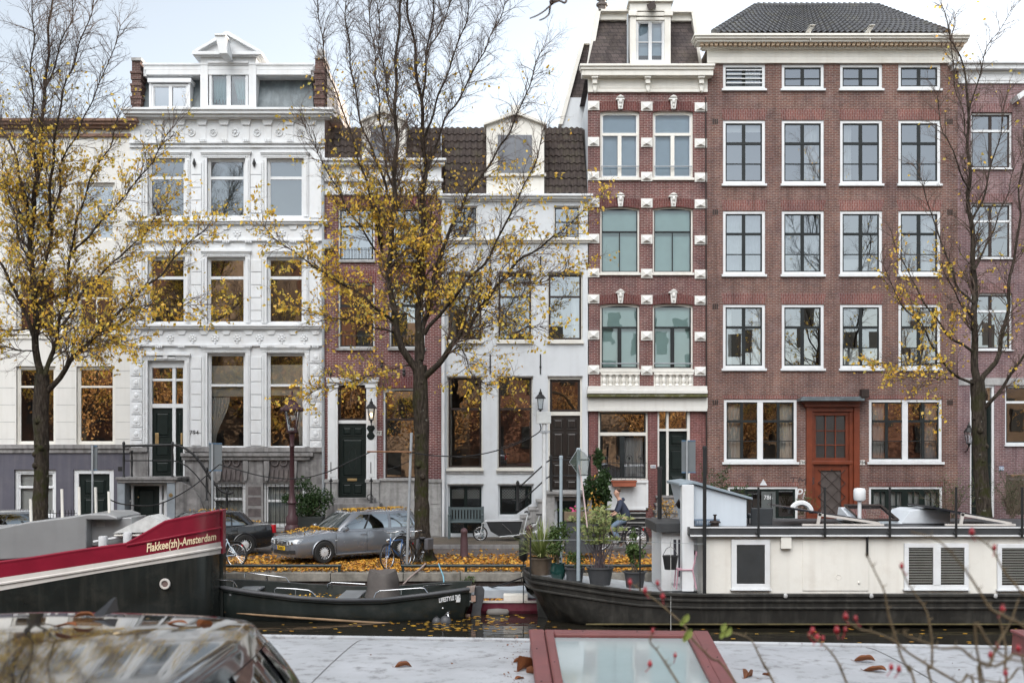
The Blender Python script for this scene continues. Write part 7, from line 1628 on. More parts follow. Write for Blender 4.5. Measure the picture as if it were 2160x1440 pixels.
# overhead cable
CAB_ = BLACK
def cable(label, pts, r=.018, name='hanging_cable', mat=None):
    P3 = [P(a, b, D) for a, b, D in pts]; P3 = [Vector(p) for p in catmull([tuple(p) for p in P3], 6)]
    mb = MB(); mb.tube(P3, r, 5); return tag(mb.build(name, mat or BLACK, smooth=70), label, 'cable')
cable('black cable sagging from the barge post up to the sign behind the bow', [(231, 1053, 29), (262, 1063, 29.6), (330, 1064, 30.5), (400, 1030, 31.5), (452, 988, 33), (462, 980, 33.3)])
cable('black cable sagging from the blue edged sign past the street lamp to the rusty rod', [(463, 979, 33.3), (500, 990, 33), (560, 1005, 33), (630, 1009, 32.6), (690, 995, 32), (740, 972, 31.6), (781, 953, 31.3)])
cable('black cable running from the grey bicycle pole to the white post', [(860, 953, 31.2), (920, 961, 31.8), (1000, 960, 32.4), (1080, 940, 32.8), (1136, 912, 33), (1139, 893, 33)])
mb = MB(); mb.tube([P(774, 952, 31.25), P(868, 953, 31.2)], .022, 6); tag(mb.build('rusty_rod', M('rusty_metal', (.20, .10, .05), .8, .3, 6), smooth=60), 'thin rusty rod fixed across to the grey bicycle pole', 'rod')
cable('blue mooring line hanging from the quay rail to the boats', [(925, 1188, 30.1), (928, 1197, 29.9), (935, 1215, 29.6), (936, 1232, 29.3)], .016, 'mooring_line', M('blue_rope', (.15, .35, .45), .8))
cable('grey mooring rope from the quay rail to the covered console', [(898, 1188, 30.1), (885, 1200, 29.9), (865, 1217, 29.6), (850, 1232, 29.2)], .03, 'mooring_line', M('grey_rope', (.25, .20, .18), .9))
cable('dark mooring rope between the quay and the houseboat bow', [(1108, 1215, 28.2), (1060, 1232, 29), (1025, 1240, 29.6), (1000, 1250, 29.9)], .025, 'mooring_line')
for px, lab in ((698, 'black iron boot scraper stand left of the dark panelled door of the brick house'), (783, 'black iron boot scraper stand right of the dark panelled door, under the wall lantern')):
    t = thing('boot_scraper', lab, 'boot scraper', tuple(P(px, 1062, 40.3)), group='boot scrapers at the brick house door'); b = P(px, 1060, 40.3)
    mb = MB(); mb.lathe([(.09, 0), (.04, .05), (.03, .3), (.02, .8), (.05, .84), (.02, .92)], b, 8); mb.tube([b + Vector((-.07, 0, .8)), b + Vector((.07, 0, .8))], .02, 5); mb.build('post', BLACK, t, smooth=50); mb = MB(); mb.torus(b + Vector((-.04, -.02, .2)), .11, .018, 'y', 16, 5); mb.build('scraper', BLACK, t, smooth=60)
# ------------------------------------------------------------------ bench
t = thing('bench', 'grey green slatted bench against the plaster house wall', 'bench', tuple(P(983, 1118, 40.3))); GB = M('grey_green_bench', (.085, .11, .115), .6, .12, 4)
b = P(983, 1122, 40.4); w = .62
mb = MB(); mb.box(b.x - w, b.x + w, b.y - .25, b.y + .2, b.z + .36, b.z + .41); mb.build('seat', GB, t, bevel=.01)
mb = MB(); mb.box(b.x - w, b.x + w, b.y + .18, b.y + .22, b.z + .82, b.z + .92); mb.box(b.x - w, b.x + w, b.y + .18, b.y + .22, b.z + .40, b.z + .48)
for k in range(11): x = b.x - w + .05 + k * (2 * w - .1) / 10; mb.box(x - .035, x + .035, b.y + .185, b.y + .21, b.z + .48, b.z + .82)
mb.build('backrest', GB, t)
for sx in (-1, 1):
    for sy in (-.22, .18):
        mb = MB(); mb.box(b.x + sx * w - .04, b.x + sx * w + .04, b.y + sy - .035, b.y + sy + .035, b.z - .25, b.z + (.62 if sy < 0 else .95)); mb.build('leg', GB, t)
    mb = MB(); mb.box(b.x + sx * w - .045, b.x + sx * w + .045, b.y - .27, b.y + .2, b.z + .62, b.z + .66); mb.build('armrest', GB, t, bevel=.01)
# ------------------------------------------------------------------ plants
GREENL = leafmat('dark_green_leaf', [(.020, .045, .015), (.035, .07, .02), (.05, .09, .03), (.025, .05, .018)], .5, .2)
MIDL = leafmat('mid_green_leaf', [(.05, .09, .025), (.08, .13, .04), (.11, .16, .05), (.06, .10, .03)], .5, .25)
PALML = leafmat('palm_green', [(.16, .21, .06), (.24, .29, .09), (.30, .32, .14), (.18, .23, .07)], .5, .25)
STEMB = M('plant_stem', (.10, .08, .055), .8, .2, 4, bump=0)
def bush_cloud(mb, c, rx, ry, rz, n, s, squash=0.0):
    cl = [(Vector((c[0] + rx * TR.gauss(0, .45), c[1] + ry * TR.gauss(0, .45), c[2] + rz * TR.gauss(0, .45))), TR.uniform(.25, .5)) for _ in range(14)]
    for i in range(n):
        q, k = TR.choice(cl); v = Vector((TR.gauss(0, 1), TR.gauss(0, 1), TR.gauss(0, 1))).normalized() * (TR.random() ** .4)
        leaf_quad(mb, q + Vector((v.x * rx * k, v.y * ry * k, v.z * rz * k)), TR.uniform(.6, 1.1) * s, up=1)
t = thing('potted_shrub', 'round dark green shrub in a planter behind the maroon street lamp', 'shrub', tuple(P(645, 1118, 39.2)))
b = P(645, 1118, 39.2); mb = MB()
for k in range(9): mb.tube([b + Vector((0, 0, .3)), b + Vector((TR.gauss(0, .3), TR.gauss(0, .2), .9))], .015, 4)
mb.build('stems', STEMB, t); mb = MB(); bush_cloud(mb, (b.x - .05, b.y, b.z + 1.0), .85, .5, .58, 3400, .10); mb.build('foliage', GREENL, t, recalc=False)
mb = MB(); mb.hexa([(b.x - .55, b.y - .3, b.z - .2), (b.x + .55, b.y - .3, b.z - .2), (b.x + .55, b.y + .3, b.z - .2), (b.x - .55, b.y + .3, b.z - .2), (b.x - .65, b.y - .35, b.z + .5), (b.x + .65, b.y - .35, b.z + .5), (b.x + .65, b.y + .35, b.z + .5), (b.x - .65, b.y + .35, b.z + .5)]); mb.build('planter', M('dark_planter', (.03, .035, .033), .6), t, bevel=.02)
t = thing('climbing_shrub', 'bushy dark green creeper beside the stoop, above the yellow leaves', 'shrub', tuple(P(1266, 1130, 39.6)))
b = P(1266, 1085, 39.6); mb = MB(); bush_cloud(mb, (b.x + .05, b.y, b.z + .85), .52, .4, 1.0, 3600, .15); mb.build('foliage', GREENL, t, recalc=False)
mb = MB(); mb.tube([b + Vector((-.05, 0, -.8)), b + Vector((0, 0, .2)), b + Vector((.05, 0, .9))], .04, 6); mb.build('stem', STEMB, t)
mb = MB()
for i in range(90): q = P(TR.gauss(1256, 7), TR.gauss(1078, 22), 39.2); leaf_quad(mb, q, .12)
mb.build('yellow_foliage', YELLOW, t, recalc=False)
def thin_bush(label, px, yb, D, w, hgt, n, mat, name='bare_shrub', s=.06, stems=10):
    b = P(px, yb, D); t = thing(name, label, 'shrub', tuple(b)); tw, lf = MB(), MB()
    for k in range(stems):
        d = Vector((TR.gauss(0, .35) * w / hgt * 2, TR.gauss(0, .3), 1)).normalized()
        shoot(tw, None, b + Vector((TR.gauss(0, .05), TR.gauss(0, .05), 0)), d, hgt * TR.uniform(.7, 1), .014, 1, .02, None, {'sp': {1: .16, 2: .14}})
    for i in range(n): 
        q = Vector(tw.v[TR.randrange(len(tw.v))]); leaf_quad(lf, q + Vector((TR.gauss(0, .03), TR.gauss(0, .03), 0)), s * TR.uniform(.7, 1.2))
    tw.build('stems', STEMB, t, recalc=False); lf.build('foliage', mat, t, recalc=False); return t
thin_bush('feathery green shrub behind the pale blue wheelhouse against the brick', 1510, 1080, 39.8, 1.0, 1.7, 900, GREENL, s=.08)
thin_bush('sparse grey green shrub left of the right tree trunk', 2010, 1095, 40.2, 1.0, 1.9, 350, MIDL)
thin_bush('sparse dark shrub at the right edge before the mauve house', 2135, 1095, 40.2, 1.0, 2.1, 420, GREENL)
thin_bush('small flowering shrub beside the orange wooden door', 1690, 1085, 40.0, .6, .9, 160, MIDL)
thin_bush('small autumn shrub beside the stone steps of the dark brick house', 1412, 1098, 39.2, .5, .9, 260, YELLOW)
thin_bush('trailing plant on the quay wall left of the houseboat bow', 995, 1232, 29.75, .5, .35, 160, MIDL, s=.05, stems=6)
# ------------------------------------------------------------------ potted plants and things on the houseboat foredeck
def pot(t, c, r0, r1, h, mat, rim=True):
    mb = MB(); pr = [(r0, 0), (r1, h)] + ([(r1 + .025, h), (r1 + .025, h + .04), (r1 - .015, h + .04)] if rim else []) + [(r1 - .02, h - .03), (.02, h - .04)]; mb.lathe(pr, c, 18); return mb.build('pot', mat, t, smooth=40)
GP = M('grey_plastic_pot', (.05, .052, .056), .55, .12, 4); BRP = M('brown_bronze_pot', (.10, .075, .055), .4, .25, 4, spec=.5); GLZ = M('green_glazed_pot', (.012, .045, .04), .12, .3, 4, spec=.7)
c = P(1141, 1211, 28.0); t = thing('palm_plant', 'spiky pale green palm like plant in a bronze brown tub', 'pot plant', tuple(c), group='potted plants on the houseboat foredeck')
pot(t, c, .24, .29, .40, BRP); mb = MB()
for i in range(210):
    a = TR.uniform(0, 6.28); el = TR.uniform(.25, 1.5); L = TR.uniform(.65, 1.15); d = Vector((math.cos(a) * math.cos(el), math.sin(a) * math.cos(el), math.sin(el))); sd = Vector((-math.sin(a), math.cos(a), 0)) * .016
    p0 = c + Vector((0, 0, .42)) + d * .05; p1 = p0 + d * L * .55; p2 = p0 + d * L + Vector((0, 0, -.22 * math.cos(el) * L))
    mb.add([p0 - sd * .5, p0 + sd * .5, p1 + sd, p1 - sd, p2], [(0, 1, 2, 3), (3, 2, 4)])
mb.build('fronds', PALML, t, recalc=False)
c = P(1177, 1222, 27.6); t = thing('potted_shrub', 'leafy shrub in a shiny green glazed pot beside the palm tub', 'pot plant', tuple(c), group='potted plants on the houseboat foredeck')
mb = MB(); mb.lathe([(.13, 0), (.19, .12), (.21, .25), (.17, .38), (.19, .42), (.16, .42), (.02, .36)], c, 18); mb.build('pot', GLZ, t, smooth=50)
mb = MB(); 
for k in range(7): mb.tube([c + Vector((0, 0, .36)), c + Vector((TR.gauss(0, .16), TR.gauss(0, .12), TR.uniform(.9, 1.4)))], .010, 4)
mb.build('stems', STEMB, t); mb = MB(); bush_cloud(mb, (c.x + .02, c.y, c.z + .95), .28, .25, .48, 620, .10); mb.build('foliage', MIDL, t, recalc=False)
c = P(1212, 1228, 27.4); t = thing('potted_herb', 'low blue green plant in a dark grey tub behind the metal pole', 'pot plant', tuple(c), group='potted plants on the houseboat foredeck')
pot(t, c, .19, .23, .34, GP); mb = MB(); bush_cloud(mb, (c.x, c.y, c.z + .52), .22, .22, .22, 420, .08); mb.build('foliage', MIDL, t, recalc=False)
c = P(1266, 1232, 27.1); t = thing('oleander_plant', 'tall many stemmed shrub with narrow leaves in a wide grey tub', 'pot plant', tuple(c), group='potted plants on the houseboat foredeck')
pot(t, c, .25, .32, .40, GP); tw, lf = MB(), MB()
for k in range(30):
    p = c + Vector((TR.gauss(0, .09), TR.gauss(0, .07), .38)); d = Vector((TR.gauss(0, .28), TR.gauss(0, .25), 1)).normalized(); pts = [p]
    for i in range(5): d = (d + Vector((TR.gauss(0, .12), TR.gauss(0, .12), .05))).normalized(); pts.append(pts[-1] + d * TR.uniform(.2, .36))
    tw.tube(pts, [.013, .012, .01, .009, .007, .005], 5)
    for q in pts[3:]:
        for _ in range(30):
            a = TR.uniform(0, 6.28); dd = Vector((math.cos(a), math.sin(a), TR.uniform(-.1, .9))).normalized(); sd = dd.orthogonal().normalized() * .013; L = TR.uniform(.11, .19); lf.add([q, q + dd * L * .5 + sd, q + dd * L, q + dd * L * .5 - sd], [(0, 1, 2, 3)])
tw.build('stems', M('grey_violet_stem', (.12, .095, .105), .8), t); lf.build('foliage', leafmat('narrow_leaf', [(.16, .22, .07), (.24, .30, .11), (.30, .33, .15), (.38, .34, .13)], .5, .25), t, recalc=False)
c = P(1339, 1238, 26.9); t = thing('laurel_plant', 'upright dark leaved plant in a grey tub beside the entrance', 'pot plant', tuple(c), group='potted plants on the houseboat foredeck')
pot(t, c, .21, .26, .36, GP); mb = MB()
for k in range(6): mb.tube([c + Vector((TR.gauss(0, .04), TR.gauss(0, .04), .34)), c + Vector((TR.gauss(0, .12), TR.gauss(0, .1), TR.uniform(.85, 1.2)))], .011, 4)
mb.build('stems', STEMB, t); mb = MB(); bush_cloud(mb, (c.x, c.y, c.z + .82), .22, .2, .45, 480, .11); mb.build('foliage', MIDL, t, recalc=False)
c = P(1222, 1110, 33.9); t = thing('wooden_flower_trough', 'dark planter box with pink flowers on the street behind the potted plants', 'planter', tuple(P(1220, 1165, 33.9)))
mb = MB(); px_box(mb, 1192, 1098, 1262, 1165, 33.9, 33.7, 34.2); mb.build('box', M('dark_grey_planter', (.045, .05, .055), .7), t, bevel=.02)
mb = MB(); px_box(mb, 1190, 1078, 1262, 1098, 33.9, 33.65, 34.2); mb.build('wooden_top', M('weathered_trough', (.16, .12, .08), .8, .25, 4, streak=.4), t, bevel=.015)
mb = MB(); q = P(1225, 1075, 33.8); bush_cloud(mb, (q.x, q.y, q.z), .5, .2, .14, 260, .07); mb.build('foliage', MIDL, t, recalc=False)
mb = MB()
for i in range(14): mb.ball(tuple(P(TR.gauss(1213, 4), TR.gauss(1073, 3), 33.75)), .03, .03, .03, 6, 4)
mb.build('pink_flowers', M('pink_petal', (.60, .08, .22), .6), t)
def steel_pole(label, px, yb, yt, D, r, mat, grp='tall poles on the houseboat'):
    t = thing('deck_pole', label, 'pole', tuple(P(px, yb, D)), group=grp); mb = MB(); mb.tube([P(px, yb, D), P(px + .5, yt, D)], r, 8); mb.build('pole', mat, t, smooth=60)
    mb = MB(); mb.lathe([(r * 1.25, -.06), (r * 1.25, .0), (r * .8, .02)], P(px + .5, yt, D), 8); mb.build('pole_cap', BLKP if mat is BLACK else mat, t); return t
GALV = M('galvanised_blue_grey', (.34, .40, .44), .45, .1, 3, metal=.3, streak=.2)
steel_pole('tall blue grey pole carrying the green net among the potted plants', 1220, 1224, 946, 26.75, .048, GALV); steel_pole('shorter blue grey pole behind the palm like plant', 1183, 1190, 962, 28.9, .042, GALV)
steel_pole('tall dark pole at the front corner of the houseboat cabin', 1486, 1262, 942, 26.35, .045, BLACK); steel_pole('dark pole beside the houseboat entrance roof', 1391, 1222, 985, 29.3, .06, BLACK)
for px, yb, yt, lab in ((1119, 1210, 1135, 'short dark railing stanchion at the houseboat bow'), (1350, 1250, 1110, 'dark railing stanchion beside the grey laurel tub')):
    t = thing('railing_post', lab, 'post', tuple(P(px, yb, 26.9)), group='foredeck stanchions'); mb = MB(); D = 27.2 if px < 1200 else 26.4; mb.tube([P(px, yb + 10, D), P(px, yt, D)], .022, 6); mb.build('post', BLACK, t, smooth=60); mb = MB(); mb.ball(tuple(P(px, yt, D)), .03); mb.build('knob', BLACK, t)
cable('thin wire strung between the foredeck stanchions', [(1119, 1140, 27.2), (1230, 1138, 26.8), (1350, 1142, 26.4), (1486, 1147, 26.35)], .006, 'railing_wire', ZINC)
t = thing('fishing_net', 'folded green fishing net on a long rod leaning at the blue grey pole', 'net', tuple(P(1222, 1100, 26.7)))
mb = MB(); mb.tube([P(1221, 980, 26.7), P(1228, 1020, 26.65), P(1239, 1112, 26.6)], .018, 5); mb.build('rod', M('pale_pink_rod', (.55, .42, .42), .6), t)
mb = MB(); A = [P(a, b, 26.65) for a, b in ((1219, 946), (1201, 974), (1222, 1003), (1238, 1001), (1243, 968), (1233, 955))]; mb.tube(A + [A[0]], .008, 4); mb.build('net_hoop', ZINC, t)
m, tt, out = nt('net_mesh'); tr = N(tt, 'ShaderNodeBsdfTransparent'); df = N(tt, 'ShaderNodeBsdfDiffuse'); df.inputs[0].default_value = (.10, .13, .11, 1); mx = N(tt, 'ShaderNodeMixShader'); mx.inputs[0].default_value = .3; tt.links.new(tr.outputs[0], mx.inputs[1]); tt.links.new(df.outputs[0], mx.inputs[2]); tt.links.new(mx.outputs[0], out.inputs[0])
mb = MB(); c = sum(A, Vector()) / 6; n = len(A)
for dy in (-.08, .1): mb.add(A + [c + Vector((0, dy, -.15))], [(i, (i + 1) % n, n) for i in range(n)])
mb.build('net', m, t, recalc=False)
t = thing('bucket', 'black bucket hanging on a hook beside the houseboat entrance', 'bucket', tuple(P(1414, 1170, 26.6)))
c = P(1414, 1200, 26.6); mb = MB(); mb.lathe([(.14, 0), (.19, .31), (.195, .31), (.195, .335), (.18, .335), (.13, .03), (.01, .02)], c, 18); mb.build('bucket_body', BLKP, t, smooth=40)
mb = MB(); mb.tube([c + Vector((-.19, 0, .32)), c + Vector((-.1, 0, .5)), c + Vector((0, 0, .55)), c + Vector((.1, 0, .5)), c + Vector((.19, 0, .32))], .008, 5); mb.tube([c + Vector((0, 0, .55)), c + Vector((0, 0, .68))], .006, 5); mb.build('handle', STEEL, t)
mb = MB(); p = P(1415, 1146, 26.45); mb.tube([p, P(1415, 1330, 26.2)], .006, 4); tag(mb.build('hanging_chain', M('pale_chain', (.5, .5, .48), .5)), 'thin pale chain hanging from the bucket hook down the hull', 'chain')
t = thing('garden_chair', 'small pink chair standing on the pale foredeck beside the cabin wall', 'chair', tuple(P(1452, 1240, 26.9))); PK = M('faded_pink_paint', (.52, .30, .36), .6, .1, 4)
b = P(1450, 1240, 26.95)
mb = MB(); mb.box(b.x - .28, b.x + .12, b.y - .2, b.y + .2, b.z + .46, b.z + .49); mb.build('seat', PK, t, bevel=.01)
for (dx, dy) in ((-.26, -.18), (-.26, .18), (.1, -.18), (.1, .18)):
    mb = MB(); mb.tube([(b.x + dx, b.y + dy, b.z + .46), (b.x + dx * 1.15 + (.08 if dx > 0 else 0), b.y + dy, b.z)], .018, 6); mb.build('leg', PK, t)
mb = MB()
for dy in (-.18, .18): mb.tube([(b.x + .1, b.y + dy, b.z + .46), (b.x + .2, b.y + dy, b.z + .92)], .016, 6)
mb.box(b.x + .14, b.x + .17, b.y - .18, b.y + .18, b.z + .62, b.z + .70); mb.box(b.x + .18, b.x + .21, b.y - .18, b.y + .18, b.z + .82, b.z + .92); mb.build('backrest', PK, t)
c = P(1104, 1158, 28.6); t = thing('tube_fender', 'black cylindrical fender hanging at the houseboat bow', 'fender', tuple(c)); mb = MB(); mb.lathe([(.02, -.32), (.11, -.26), (.12, 0), (.12, .22), (.08, .30), (.03, .33)], c, 14); mb.build('fender_body', BLKP, t, smooth=60); mb = MB(); mb.tube([c + Vector((0, 0, -.3)), c + Vector((0, 0, -1.4))], .012, 4); mb.build('line', BLACK, t)
# ------------------------------------------------------------------ cyclist
def skin_body(name, par, mat, pts, edges, root=0, sub=2):
    me = bpy.data.meshes.new(name); me.from_pydata([p[:3] for p in pts], edges, []); o = bpy.data.objects.new(name, me); COL.objects.link(o); o.parent = par
    md = o.modifiers.new('skin', 'SKIN'); md.use_smooth_shade = True
    for i, v in enumerate(me.skin_vertices[0].data):
        r = pts[i][3]; v.radius = r if isinstance(r, tuple) else (r, r); v.use_root = (i == root)
    sb = o.modifiers.new('sub', 'SUBSURF'); sb.levels = sub; sb.render_levels = sub; me.materials.append(mat); return o
cl = P(1302, 1160, 36.2)
bk = bicycle('dark bicycle ridden along the street by the person in the navy jacket', (cl.x + .03, 36.2, .05), math.radians(180), BLACK, 0)
bk.scale = (1.1, 1.1, 1.1); S2 = 1.1
pr = thing('person', 'person in navy jacket and jeans cycling to the left behind the potted plants', 'person', (cl.x + .03, 36.2, .05), math.radians(180)); pr.scale = (S2, S2, S2)
SKIN = M('skin', (.50, .30, .22), .55, .06, 8, bump=0); NAVY = M('navy_jacket', (.035, .045, .075), .8, .12, 6, bump=.2); JEAN = M('blue_jeans', (.16, .22, .30), .85, .12, 8, bump=.2); HAIRM = M('brown_hair', (.06, .035, .022), .7, .2, 20, bump=.3); SHOE = M('pale_shoe', (.35, .36, .36), .6)
pts = [(-.24, 0, 1.02, .10), (-.18, 0, 1.25, .10), (-.06, 0, 1.46, .09), (-.02, 0, 1.55, .055), (.02, 0, 1.60, .05), (.04, 0, 1.68, .085), (.03, 0, 1.76, .095), (.02, 0, 1.83, .075), (.11, 0, 1.69, .035)]
ed = [(0, 1), (1, 2), (2, 3), (3, 4), (4, 5), (5, 6), (6, 7), (5, 8)]
for s in (1, -1):
    n = len(pts); pts += [(-.06, s * .17, 1.44, .06), (.02, s * .24, 1.22, .042), (.16, s * .25, 1.08, .032), (.14, s * .27, 1.075, .03)]
    pts[n + 2] = (.08, s * .26, 1.12, .034); pts[n + 3] = (.16, s * .28, 1.07, .032); ed += [(2, n), (n, n + 1), (n + 1, n + 2), (n + 2, n + 3)]
    n = len(pts); up = s > 0
    hip, knee, ank, toe = (-.22, s * .10, .98, .085), ((.22, s * .11, .70, .058) if up else (.12, s * .11, .56, .058)), ((.04, s * .10, .30, .04) if up else (-.12, s * .10, .14, .04)), ((.16, s * .10, .23, .03) if up else (.0, s * .10, .06, .03))
    pts += [hip, knee, ank, toe]; ed += [(0, n), (n, n + 1), (n + 1, n + 2), (n + 2, n + 3)]
    for k in range(5):   # fingers closed round the grip
        m_ = len(pts); y = s * (.255 + .014 * k); h_ = [j for j, p in enumerate(pts) if p[:3] == (.16, s * .28, 1.07)][0]
        pts += [(.205, y, 1.075, .009), (.215, y, 1.05, .008), (.19, y, 1.035, .007)]; ed += [(h_, m_), (m_, m_ + 1), (m_ + 1, m_ + 2)]
skin_body('body', pr, SKIN, pts, ed)
jp = [(-.27, 0, .90, (.17, .17)), (-.21, 0, 1.16, (.19, .16)), (-.11, 0, 1.40, (.19, .16)), (-.04, 0, 1.51, (.09, .09))]; je = [(0, 1), (1, 2), (2, 3)]
for s in (1, -1): n = len(jp); jp += [(-.07, s * .19, 1.43, .085), (.0, s * .25, 1.25, .07), (.06, s * .265, 1.14, .055)]; je += [(2, n), (n, n + 1), (n + 1, n + 2)]
jk = skin_body('jacket', pr, NAVY, jp, je)
skin_body('hood', pr, NAVY, [(-.14, 0, 1.46, .08), (-.15, 0, 1.54, .07), (-.10, 0, 1.57, .06)], [(0, 1), (1, 2)])
for s in (1, -1):
    up = s > 0; skin_body('trouser_leg', pr, JEAN, [(-.25, s * .07, .97, .12), ((.20, s * .11, .72, .082) if up else (.10, s * .11, .58, .082)), ((.05, s * .10, .36, .06) if up else (-.10, s * .10, .20, .06))], [(0, 1), (1, 2)])
    skin_body('shoe', pr, SHOE, [((.0, s * .10, .26, .05) if up else (-.15, s * .10, .09, .05)), ((.10, s * .10, .25, .045) if up else (-.05, s * .10, .08, .045)), ((.19, s * .10, .24, .035) if up else (.05, s * .10, .06, .035))], [(0, 1), (1, 2)])
skin_body('hair', pr, HAIRM, [(-.03, 0, 1.74, .095), (-.01, 0, 1.82, .092), (.05, 0, 1.855, .07)], [(0, 1), (1, 2)])
for s in (1, -1):
    mb = MB(); mb.ball((.118, s * .035, 1.755), .013, .013, .011); mb.build('eye', BLACK, pr, local=True)
    mb = MB(); mb.ball((.02, s * .098, 1.735), .022, .010, .034); mb.build('ear', SKIN, pr, local=True, smooth=60)
mb = MB(); mb.loft([[(.115, -.014, 1.715), (.115, .014, 1.715), (.115, .006, 1.765), (.115, -.006, 1.765)], [(.155, -.008, 1.716), (.155, .008, 1.716), (.125, .004, 1.76), (.125, -.004, 1.76)]]); mb.build('nose', SKIN, pr, local=True, smooth=60)
mb = MB(); mb.ball((.118, 0, 1.685), .012, .028, .007); mb.build('mouth', M('lips', (.35, .13, .11), .5), pr, local=True)
# ------------------------------------------------------------------ foreground: moored boat roof, skylights, dead leaves, rose twigs
ROOFW = M('grimy_white_roof_paint', (.385, .40, .42), .5, .16, 1.4, spec=.4, streak=.0, dirt=(.13, .125, .125), dirtamt=.85, dscale=7, bump=.06, bscale=12)
t = thing('moored_boat', 'boat with a broad grimy white roof moored below the viewer', 'houseboat', (1, 8.2, WATER))
zr = 1.62
def far_y(x): return 10.05 - .087 * x
mb = MB(); rings = []
for x in [-9 + i * 1.0 for i in range(21)]:
    y1 = far_y(x); y0 = y1 - 3.6
    prof = [(y0, zr - .16)] + [(y0 + (y1 - y0) * v, zr + .035 * math.sin(math.pi * v) - .03 * (abs(2 * v - 1) ** 8)) for v in [i / 12 for i in range(13)]] + [(y1, zr - .16)]
    rings.append([(x, y, z) for y, z in prof])
mb.loft(rings, True); mb.build('cabin_roof', ROOFW, t, smooth=40)
for x in (-1.45, 3.1, 6.4):
    mb = MB(); y1 = far_y(x); mb.tube([(x + (v - .5) * .12, y1 - 3.6 * (1 - v), zr + .037 * math.sin(math.pi * v) - .03 * (abs(2 * v - 1) ** 8)) for v in [i / 12 for i in range(13)]], .006, 5); mb.build('roof_seam', M('grimy_seam', (.2, .2, .2), .7), t)
mb = MB(); mb.tube([(x, far_y(x) - .03, zr - .02) for x in (-9, 0, 11)], .03, 6); mb.build('roof_edge', ROOFW, t)
mb = MB(); mb.loft([[(x, far_y(x) - .12, zr - .165), (x, far_y(x) - .10, -.2), (x, far_y(x) - 3.4, -.2), (x, far_y(x) - 3.48, zr - .165)] for x in (-8.8, 10.8)]); mb.build('cabin', M('dull_white_cabin', (.5, .5, .5), .6, .1), t)
mb = MB(); mb.loft([[(x, far_y(x) + .05, -.15), (x, far_y(x) - .1, WATER - .3), (x, far_y(x) - 3.5, WATER - .3), (x, far_y(x) - 3.7, -.15)] for x in (-10.5, 12)]); mb.build('hull', HULLT, t)
RWOOD = M('faded_red_wood', (.165, .048, .046), .45, .2, 3, spec=.5, streak=.25, dirt=(.12, .05, .05), dirtamt=.3, bump=.08)
def skylight(label, dx, grp='wooden skylights on the moored boat'):
    s = thing('skylight', label, 'skylight', (.9 + dx, 8, zr), group=grp)
    A, Bq, C, D = [Vector((x + dx, y, z)) for x, y, z in ((.17, 6.75, 1.705), (1.50, 6.75, 1.700), (1.672, 9.3, 1.790), (.142, 9.3, 1.802))]
    f = lambda u, v, h=0: (A.lerp(Bq, u)).lerp(D.lerp(C, u), v) + Vector((0, -.03 * h, h))
    def bar(u0, v0, u1, v1, u2, v2, u3, v3, h0, h1, nm, par):
        m_ = MB(); m_.hexa([f(u0, v0, h0), f(u1, v1, h0), f(u2, v2, h0), f(u3, v3, h0), f(u0, v0, h1), f(u1, v1, h1), f(u2, v2, h1), f(u3, v3, h1)]); return m_.build(nm, RWOOD, par, bevel=.012)
    m_ = MB(); m_.hexa([f(.01, .01, -.30), f(.99, .01, -.30), f(1.0, .99, -.30), f(.0, .99, -.30), f(.01, .01, -.004), f(.99, .01, -.004), f(.99, .99, -.004), f(.01, .99, -.004)]); cb = m_.build('curb', RWOOD, s)
    bar(0, 0, .085, 0, .085, 1, 0, 1, 0, .028, 'frame_side', s); bar(.915, 0, 1, 0, 1, 1, .915, 1, 0, .028, 'frame_side', s); bar(.087, .945, .913, .945, .913, 1, .087, 1, 0, .027, 'frame_rail', s); bar(.087, 0, .913, 0, .913, .06, .087, .06, 0, .027, 'frame_rail', s)
    bar(.088, .062, .135, .062, .135, .943, .088, .943, .002, .045, 'sash_side', s); bar(.865, .062, .912, .062, .912, .943, .865, .943, .002, .045, 'sash_side', s); bar(.137, .90, .863, .90, .863, .942, .137, .942, .002, .044, 'sash_rail', s)
    m_ = MB(); m_.quad(f(.136, .064, .012), f(.864, .064, .012), f(.864, .899, .012), f(.136, .899, .012)); m_.build('pane', M('skylight_glass', (.30, .36, .37), .05, .06, 2, spec=.9, bump=0), s, recalc=False)
    m_ = MB()
    for u, v in ((.03, .3), (.03, .7), (.3, .97), (.6, .97), (.97, .6), (.11, .5), (.89, .45)): m_.cut(); m_.ball(tuple(f(u, v, .03 if u < .08 or u > .95 or v > .95 else .045)), .007, .007, .004, 6, 4)
    m_.build('screw', BLACK, s)
    return s
skylight('red wooden framed skylight with pale glass on the white boat roof', 0); skylight('red wooden skylight frame just showing at the right edge of the white roof', 4.10)
BROWNL = leafmat('dead_brown_leaf', [(.16, .06, .03), (.22, .08, .03), (.12, .05, .03)], .6, .1)
ORL = leafmat('orange_brown_leaf', [(.22, .07, .025), (.30, .11, .035)], .55, .2); PALEL = leafmat('pale_yellow_leaf', [(.68, .50, .28), (.68, .52, .3)], .5, .25)
